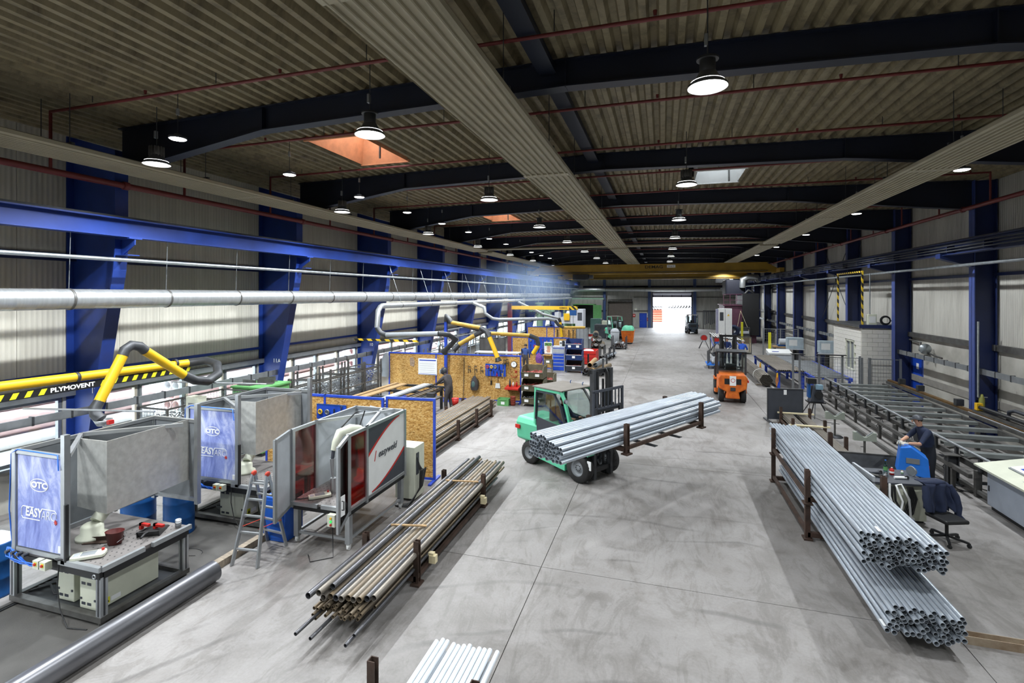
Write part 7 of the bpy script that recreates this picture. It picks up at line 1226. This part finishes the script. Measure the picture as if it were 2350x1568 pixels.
t = thing('lathe', 'dark green lathe far behind the scrap crates', 'lathe', (-8.0,58,0)); M_TG = mat('teal_green_machine','#4d6e68',.55,var=.15); MB().box(0,4.2,0,1.2,0,1.0).build('bed', M_TG, t); MB().box(0,1.2,0,1.1,1.0,2.0).build('headstock', M_TG, t); MB().cyl((1.2,.5,1.5),(1.5,.5,1.5),.4,18).build('chuck', M_DSTEEL, t); MB().box(2.6,3.4,.1,1.0,1.0,1.7).build('carriage', M_PR, t); MB().cyl((2.8,-.05,1.3),(2.8,.1,1.3),.2,16).build('handwheel', M_BLACK, t); MB().box(1.4,2.6,-.2,0,.3,.95).build('chip_guard', mat('pale_blue_panel','#7f9cb8',.5), t)
t = thing('engine_block', 'dark machine block standing before the roller shutter', 'machine', (-7.2,55.2,0)); MB().box(0,2.2,0,1.6,0,1.5).build('block', M_CHAR, t, bevel=.05); MB().cyl((.4,-.05,1.2),(.4,.2,1.2),.3,16).build('flywheel', M_DSTEEL, t); MB().box(.8,1.8,.2,1.2,1.5,1.9).build('cover', M_IVORY, t)
t = thing('storage_container', 'dark open container bay with green door at the end wall', 'container', (-12.4,71.5,0)); MB().box(0,3.0,2.6,2.7,0,3.3).build('back', M_BLACK, t); MB().box(0,.08,0,2.7,0,3.3).build('side', M_DGREEN, t); MB().box(2.92,3.0,0,2.7,0,3.3).build('side', M_DGREEN, t); MB().box(0,3.0,0,2.7,3.3,3.4).build('roof', M_DGREEN, t); MB().box(3.0,4.1,.0,.06,.1,3.3).build('open_door', M_DGREEN, t)
t = thing('wall_jib', 'pale green wall jib arm at the end wall', 'jib crane', (-12.6,66,0)); MB().box(-.12,.12,-.12,.12,0,4.4).build('post', M_PG, t); MB().box(0,5.2,-.08,.08,4.15,4.35).build('arm', M_PG, t); MB().tube([(5.2,0,4.3),(5.35,0,4.2),(5.3,0,3.95)],.05,8).build('tip_hook', M_DSTEEL, t)
t = thing('wheelie_bin', 'dark grey wheelie bin left of the aisle', 'bin', (-6.35,41.2,0)); MB().add([(0,0,.08),(.62,0,.08),(.62,.6,.08),(0,.6,.08),(-.06,-.08,1.15),(.68,-.08,1.15),(.68,.68,1.15),(-.06,.68,1.15)],[(3,2,1,0),(0,1,5,4),(1,2,6,5),(2,3,7,6),(3,0,4,7),(4,5,6,7)]).build('body', M_MGREY, t); MB().prism([(-.12,1.15),(.72,1.15),(.7,1.28),(.0,1.22)],'x',-.08,.7).build('lid', M_MGREY, t)
for x in (.05,.57): MB().cyl((x-.04,.55,.1),(x+.04,.55,.1),.1,12).build('wheel', M_BLACK, t)
for i in range(3): MB().box(.18+.12*i,.2+.12*i,-.07,-.04,.9,1.1).build('rib', M_LGREY, t)
big = [upipe('wide_pipe', m_, 2.2, .26, .02, 18) for m_ in (M_RPIPE, M_MSTEEL, M_RUST)]
for i,(x,y,z,k,rz) in enumerate(((-6.2,44.3,.26,1,.12),(-5.64,44.4,.26,2,.12),(-5.08,44.3,.26,0,.12),(-5.92,44.2,.735,0,.12),(-5.36,44.45,.735,1,.12),(-5.64,44.3,1.21,0,.12))): tag(link('wide_pipe', big[k], None, (x,y,z), (0,0,rz)), f'short wide pipe offcut in the scrap pile, {ORD[i] if i else "first"} from its front', 'pipe', 'wide pipe offcuts in the scrap pile')
t = thing('scrap_stillage', 'steel stillage of pipe scrap left of the aisle', 'stillage', (-4.35,44.6,0)); MB().box(0,1.3,0,.08,.1,.18).box(0,1.3,1.4,1.48,.1,.18).box(0,.08,.08,1.4,.1,.18).box(1.22,1.3,.08,1.4,.1,.18).build('base_frame', M_DSTEEL, t)
for x in (.04,1.26):
    for y in (.04,1.44): MB().box(x-.04,x+.04,y-.04,y+.04,0,1.1).build('post', M_DSTEEL, t)
dp = [upipe('scrap_pipe', m_, 1.9, .09, .01, 12) for m_ in (M_MSTEEL, M_DPIPE, M_GPIPE)]
for i in range(9): tag(link('scrap_pipe', dp[i%3], None, (-4.1+.19*(i%5)+.095*(i//5),44.45+.06*(i%3),.28+.17*(i//5)), (0,0,0)), f'scrap pipe in the steel stillage, {ORD[i] if i else "first"} from the left', 'pipe', 'scrap pipes in the stillage')
t = thing('grey_can', 'grey plastic waste container behind the scrap stillage', 'container', (-4.3,47.8,0)); MB().lathe([(.001,0),(.35,0),(.4,1.0),(.42,1.3),(.3,1.55),(.15,1.62),(.001,1.62)],18).build('body', M_LGREY, t); MB().torus((0,0,1.3),.42,.03,'z',18,6).build('rim', M_MGREY, t)
t = thing('orange_bin', 'orange steel skip beside the aisle', 'skip', (-3.75,49.6,0)); MB().add([(0,.1,.15),(.95,.1,.15),(.95,1.5,.15),(0,1.5,.15),(-.12,-.1,1.25),(1.1,-.1,1.25),(1.1,1.6,1.25),(-.12,1.6,1.25)],[(3,2,1,0),(0,1,5,4),(1,2,6,5),(2,3,7,6),(3,0,4,7)]).build('hopper', M_ORANGE, t); MB().bar((-.12,-.1,1.26),(1.1,-.1,1.26),.06).bar((1.1,-.1,1.26),(1.1,1.6,1.26),.06).build('rim', M_ORANGE, t)
for i in range(4): MB().bar((-.02-.02*i,.06-.03*i,.35+.22*i),(.97+.03*i,.06-.03*i,.35+.22*i),.03).build('rib', M_ORANGE, t)
for x in (.1,.85): MB().box(x-.05,x+.05,.1,1.5,0,.15).build('skid', M_DSTEEL, t)
t = thing('green_tarp', 'mint green sheet heaped on the orange skip', 'tarpaulin', (-3.75,49.6,1.2)); m = MB().sph((.5,.7,.05),(.6,.75,.55),18,10); rnd = random.Random(5); m.v = [(x+.06*math.sin(7*y+3*z),y,z+.05*math.sin(9*x)) for x,y,z in m.v]; m.build('sheet', M_GREEN, t)
t = thing('red_crate', 'red steel crate with white sacks left of the aisle', 'crate', (-5.45,34.2,0)); MB().box(0,1.1,0,.05,.1,.95).box(0,1.1,1.45,1.5,.1,.95).box(0,.05,.05,1.45,.1,.95).box(1.05,1.1,.05,1.45,.1,.95).box(0,1.1,0,1.5,.05,.1).build('box', M_RED, t)
for i in range(3): MB().box(-.01,1.11,-.03,0,.25+.25*i,.31+.25*i).build('rib', M_RED, t)
for x in (.05,1.05):
    for y in (.05,1.45): MB().box(x-.05,x+.05,y-.05,y+.05,0,.1).build('foot', M_RED, t)
MB().sph((.5,.7,.85),(.4,.5,.15),14,8).build('sacks', M_PAPER, t)
# pipes stillage behind green forklift mast
t = thing('offcut_stillage', 'steel stillage of wide pipe offcuts behind the forklift mast', 'stillage', (-4.55,29.6,0)); MB().box(0,1.25,0,.1,.08,.18).box(0,1.25,2.0,2.1,.08,.18).box(0,.1,.1,2.0,.08,.18).box(1.15,1.25,.1,2.0,.08,.18).build('base_frame', M_DSTEEL, t)
for x in (.05,1.2):
    for y in (.05,2.05): MB().box(x-.05,x+.05,y-.05,y+.05,0,1.05).build('post', M_DSTEEL, t)
wp = [upipe('wide_pipe', m_, 2.6, .15, .012, 18) for m_ in (M_WOOD, M_GALV, M_RPIPE, M_DPIPE)]
for i,(dx,z,k) in enumerate(((.25,.33,3),(.58,.33,0),(.92,.33,2),(.42,.62,0),(.75,.62,1))): tag(link('wide_pipe', wp[k], None, (-4.55+dx,29.3+.1*i,z), (0,0,-.08*(i%3))), f'wide pipe offcut in the stillage behind the forklift mast, {("lower left","lower middle","lower right","upper left","upper right")[i]}', 'pipe', 'offcuts behind the forklift mast')
for i,(x,y) in enumerate(((-4.5,37.0),(-4.3,38.2))): 
    tt = thing('bar_stillage', f'dark stillage of bars along the aisle, {("nearer","farther")[i]} one', 'stillage', (x,y,0)); MB().box(0,.8,0,.08,.1,.18).box(0,.8,.9,.98,.1,.18).build('cross_beam', M_DSTEEL, tt)
    for a in (.04,.76):
        for b in (.04,.94): MB().box(a-.04,a+.04,b-.04,b+.04,0,.9).build('post', M_DSTEEL, tt)
    for k in range(3): tag(link('wide_pipe', dp[k], None, (x+.2+.2*k,y-.5,.27), (0,0,-.1)), f'grey pipe in the {("nearer","farther")[i]} bar stillage, {("left","middle","right")[k]}', 'pipe')
# belts on farthest partition, extraction arm, cabinets by the far-left wall
for i,x in enumerate((-8.3,-7.9,-7.35,-7.0)): tt = thing('hung_belt', f'long black belt hung on the farthest partition, {("leftmost","second","third","rightmost")[i]}', 'belt', (x,40.45,.6)); MB().tube([(0,0,1.3),(-.03,-.03,.6),(0,-.04,.0),(.06,-.03,.6),(.05,0,1.3)],.025,6).build('loop', M_BLACK, tt); MB().cyl((.02,-.02,1.3),(.02,.1,1.3),.02,8).build('peg', M_DSTEEL, tt)
arm('yellow suction arm hanging before the farthest partition', [('hose',[(-8.0,39.6,2.9),(-7.9,39.7,2.6)],.12,M_DSTEEL),('tube',[(-7.9,39.7,2.6),(-7.8,39.8,1.4)],.11,M_YEL),('duct',[(-11.3,39.2,4.2),(-9.2,39.4,3.2),(-8.0,39.6,2.9)],.1,M_MGREY)])
t = thing('grey_cloth_screen', 'grey cloth screen at the right end of the farthest partition', 'curtain', (-6.7,40.2,0)); MB().prism([(x*.08,.03*math.sin(x*1.7)) for x in range(0,13)]+[(x*.08,.03*math.sin(x*1.7)+.015) for x in range(12,-1,-1)],'z',.1,2.1).build('cloth', M_MGREY, t); MB().cyl((0,0,2.12),(1,0,2.12),.02,8).build('rail', M_DSTEEL, t)
for x in (0,1): MB().cyl((x,0,0),(x,0,2.12),.02,8).build('post', M_DSTEEL, t)
rnd = random.Random(4)
for i in range(8):
    x, y = -7.8+.35*(i%4)+.2*rnd.random(), 47.5+1.6*(i//4)+rnd.random(); mm = (M_CHAR,M_LGREY,M_MBLUE,M_RED,M_IVORY,M_DSTEEL,M_DBLUE,M_PAPER)[i]; nm = ('charcoal','light grey','bright blue','red','ivory','dark steel','dark blue','white')[i]
    tt = thing('crate_box', f'{nm} box in the clutter behind the wheelie bin', 'box', (x,y,0), rnd.uniform(-.4,.4)); hh = rnd.uniform(.5,1.1); MB().box(-.3,.3,-.25,.25,0,hh).build('body', mm, tt, bevel=.02); MB().box(-.32,.32,-.27,.27,hh,hh+.04).build('lid', M_MGREY, tt)
for i,(y,h) in enumerate(((23.5,1.6),(25.5,1.6),(27.5,1.7),(33.0,1.6),(35.0,1.7))): mesh_crate((-12.6,y,0), (1.0,1.5,h), f'wire mesh crate far along the left wall, {nth(i)}'.replace('nearest to the camera','first beyond the long partition'), None, M_SCRAP, 20+i, .2)
t = thing('stair_rail', 'grey tubular handrail by the left windows at mid hall', 'handrail', (-12.2,27,0))
for y in (0,2.0,4.0,6.0): MB().cyl((0,y,0),(0,y,2.7),.03,8).build('post', M_ALUD, t)
for z in (2.2,2.7): MB().cyl((0,0,z),(0,6,z),.03,8).build('rail', M_ALUD, t)
# ================================================================ WELDING SMOKE
n = D.materials.new('blue_welding_smoke'); n.use_nodes = True; nt = n.node_tree; nt.nodes.clear(); out = nt.nodes.new('ShaderNodeOutputMaterial'); sc_ = nt.nodes.new('ShaderNodeVolumeScatter'); sc_.inputs['Color'].default_value = (.48,.66,1,1); sc_.inputs['Anisotropy'].default_value = .2
tc = nt.nodes.new('ShaderNodeTexCoord'); gr = nt.nodes.new('ShaderNodeTexGradient'); gr.gradient_type = 'SPHERICAL'; nz = nt.nodes.new('ShaderNodeTexNoise'); nz.inputs['Scale'].default_value = 2.2; nz.inputs['Detail'].default_value = 3
mu = nt.nodes.new('ShaderNodeMath'); mu.operation = 'MULTIPLY'; mu2 = nt.nodes.new('ShaderNodeMath'); mu2.operation = 'MULTIPLY'; mu2.inputs[1].default_value = .075
nt.links.new(tc.outputs['Object'], gr.inputs[0]); nt.links.new(tc.outputs['Object'], nz.inputs['Vector']); nt.links.new(gr.outputs['Fac'], mu.inputs[0]); nt.links.new(nz.outputs[0], mu.inputs[1]); nt.links.new(mu.outputs[0], mu2.inputs[0]); nt.links.new(mu2.outputs[0], sc_.inputs['Density']); nt.links.new(sc_.outputs[0], out.inputs['Volume'])
o = MB().sph((0,0,0), 1.0, 20, 12).build('welding_smoke', n, None, (-9.3,38,5.2)); o.scale = (3.0,15,2.1); o['kind'] = 'stuff'; tag(o, 'thin blue welding smoke drifting under the roof on the left', 'smoke')
# ================================================================ OUTSIDE YARD
ym = {'w': mat('white_coated_pipe','#e3e3e6',.5,var=.04), 'r': mat('red_brown_pipe','#c06a55',.5,var=.15), 'd': mat('dark_pipe_end','#1c161a',.7,var=.2), 'p': mat('pink_coated_pipe','#e4c4c4',.5,var=.1)}
pw = MB().pipe((-2.9,0,0),(2.9,0,0),.16,.02,12,.3).mesh('coated_pipe', ym['w']); pe = MB().pipe((0,-2,0),(0,2,0),.22,.02,12,.3).mesh('yard_pipe', ym['d']); prd = MB().pipe((-1,0,0),(1,0,0),.22,.02,12,.3).mesh('yard_pipe', ym['r'])
for k in range(8): tag(link('coated_pipe', pw, None, (2.9, 92, .13+.32*k)), 'white coated pipe stacked in the yard outside the open gate', 'pipe', 'white pipes outside the gate')
for k in range(9): tag(link('yard_pipe', pe, None, (1.0+.46*k, 92, 2.74)), 'dark open-ended pipe on the pile seen through the gate', 'pipe', 'dark pipe ends outside the gate')
for k in range(8): tag(link('yard_pipe', pe, None, (-1.7+.45*(k%4)+.22*(k//4), 92, 2.4+.39*(k//4))), 'dark open-ended pipe on the left pile beyond the gate', 'pipe', 'left dark pipe ends outside the gate')
for k in range(5): tag(link('yard_pipe', prd, None, (-1.1, 92, .19+.44*k)), 'red brown pipe lying left in the yard beyond the gate', 'pipe', 'red pipes outside the gate')
t = thing('yard_wall', 'pale building wall far behind the yard', 'building', (2,118,0)); MB().box(-22,22,0,.4,0,11).build('facade', mat('pale_facade','#dcdcdc',.7,var=.03), t)
for k in range(6): MB().box(-10+4*k,-8+4*k,-.05,0,5,6.5).build('window', M_MGREY, t)
# pipe stacks outside the left windows
pl = MB().pipe((0,-6,0),(0,6,0),.2,.02,10,.3).mesh('yard_pipe', ym['p']); pl2 = MB().pipe((0,-6,0),(0,6,0),.2,.02,10,.3).mesh('yard_pipe', ym['w'])
for s in range(4):
    for k in range(5):
        for j in range(2): tag(link('yard_pipe', pl if (k+s) % 3 else pl2, None, (-19.5-.45*j-.25*(k%2), 9+13*s, .17+.4*k)), f'pink and white pipe in stack outside the left windows, {nth(s,"stack from the camera")}', 'pipe', f'yard pipe stack {("beside the cells","behind the partitions","mid hall","far hall")[s]}')
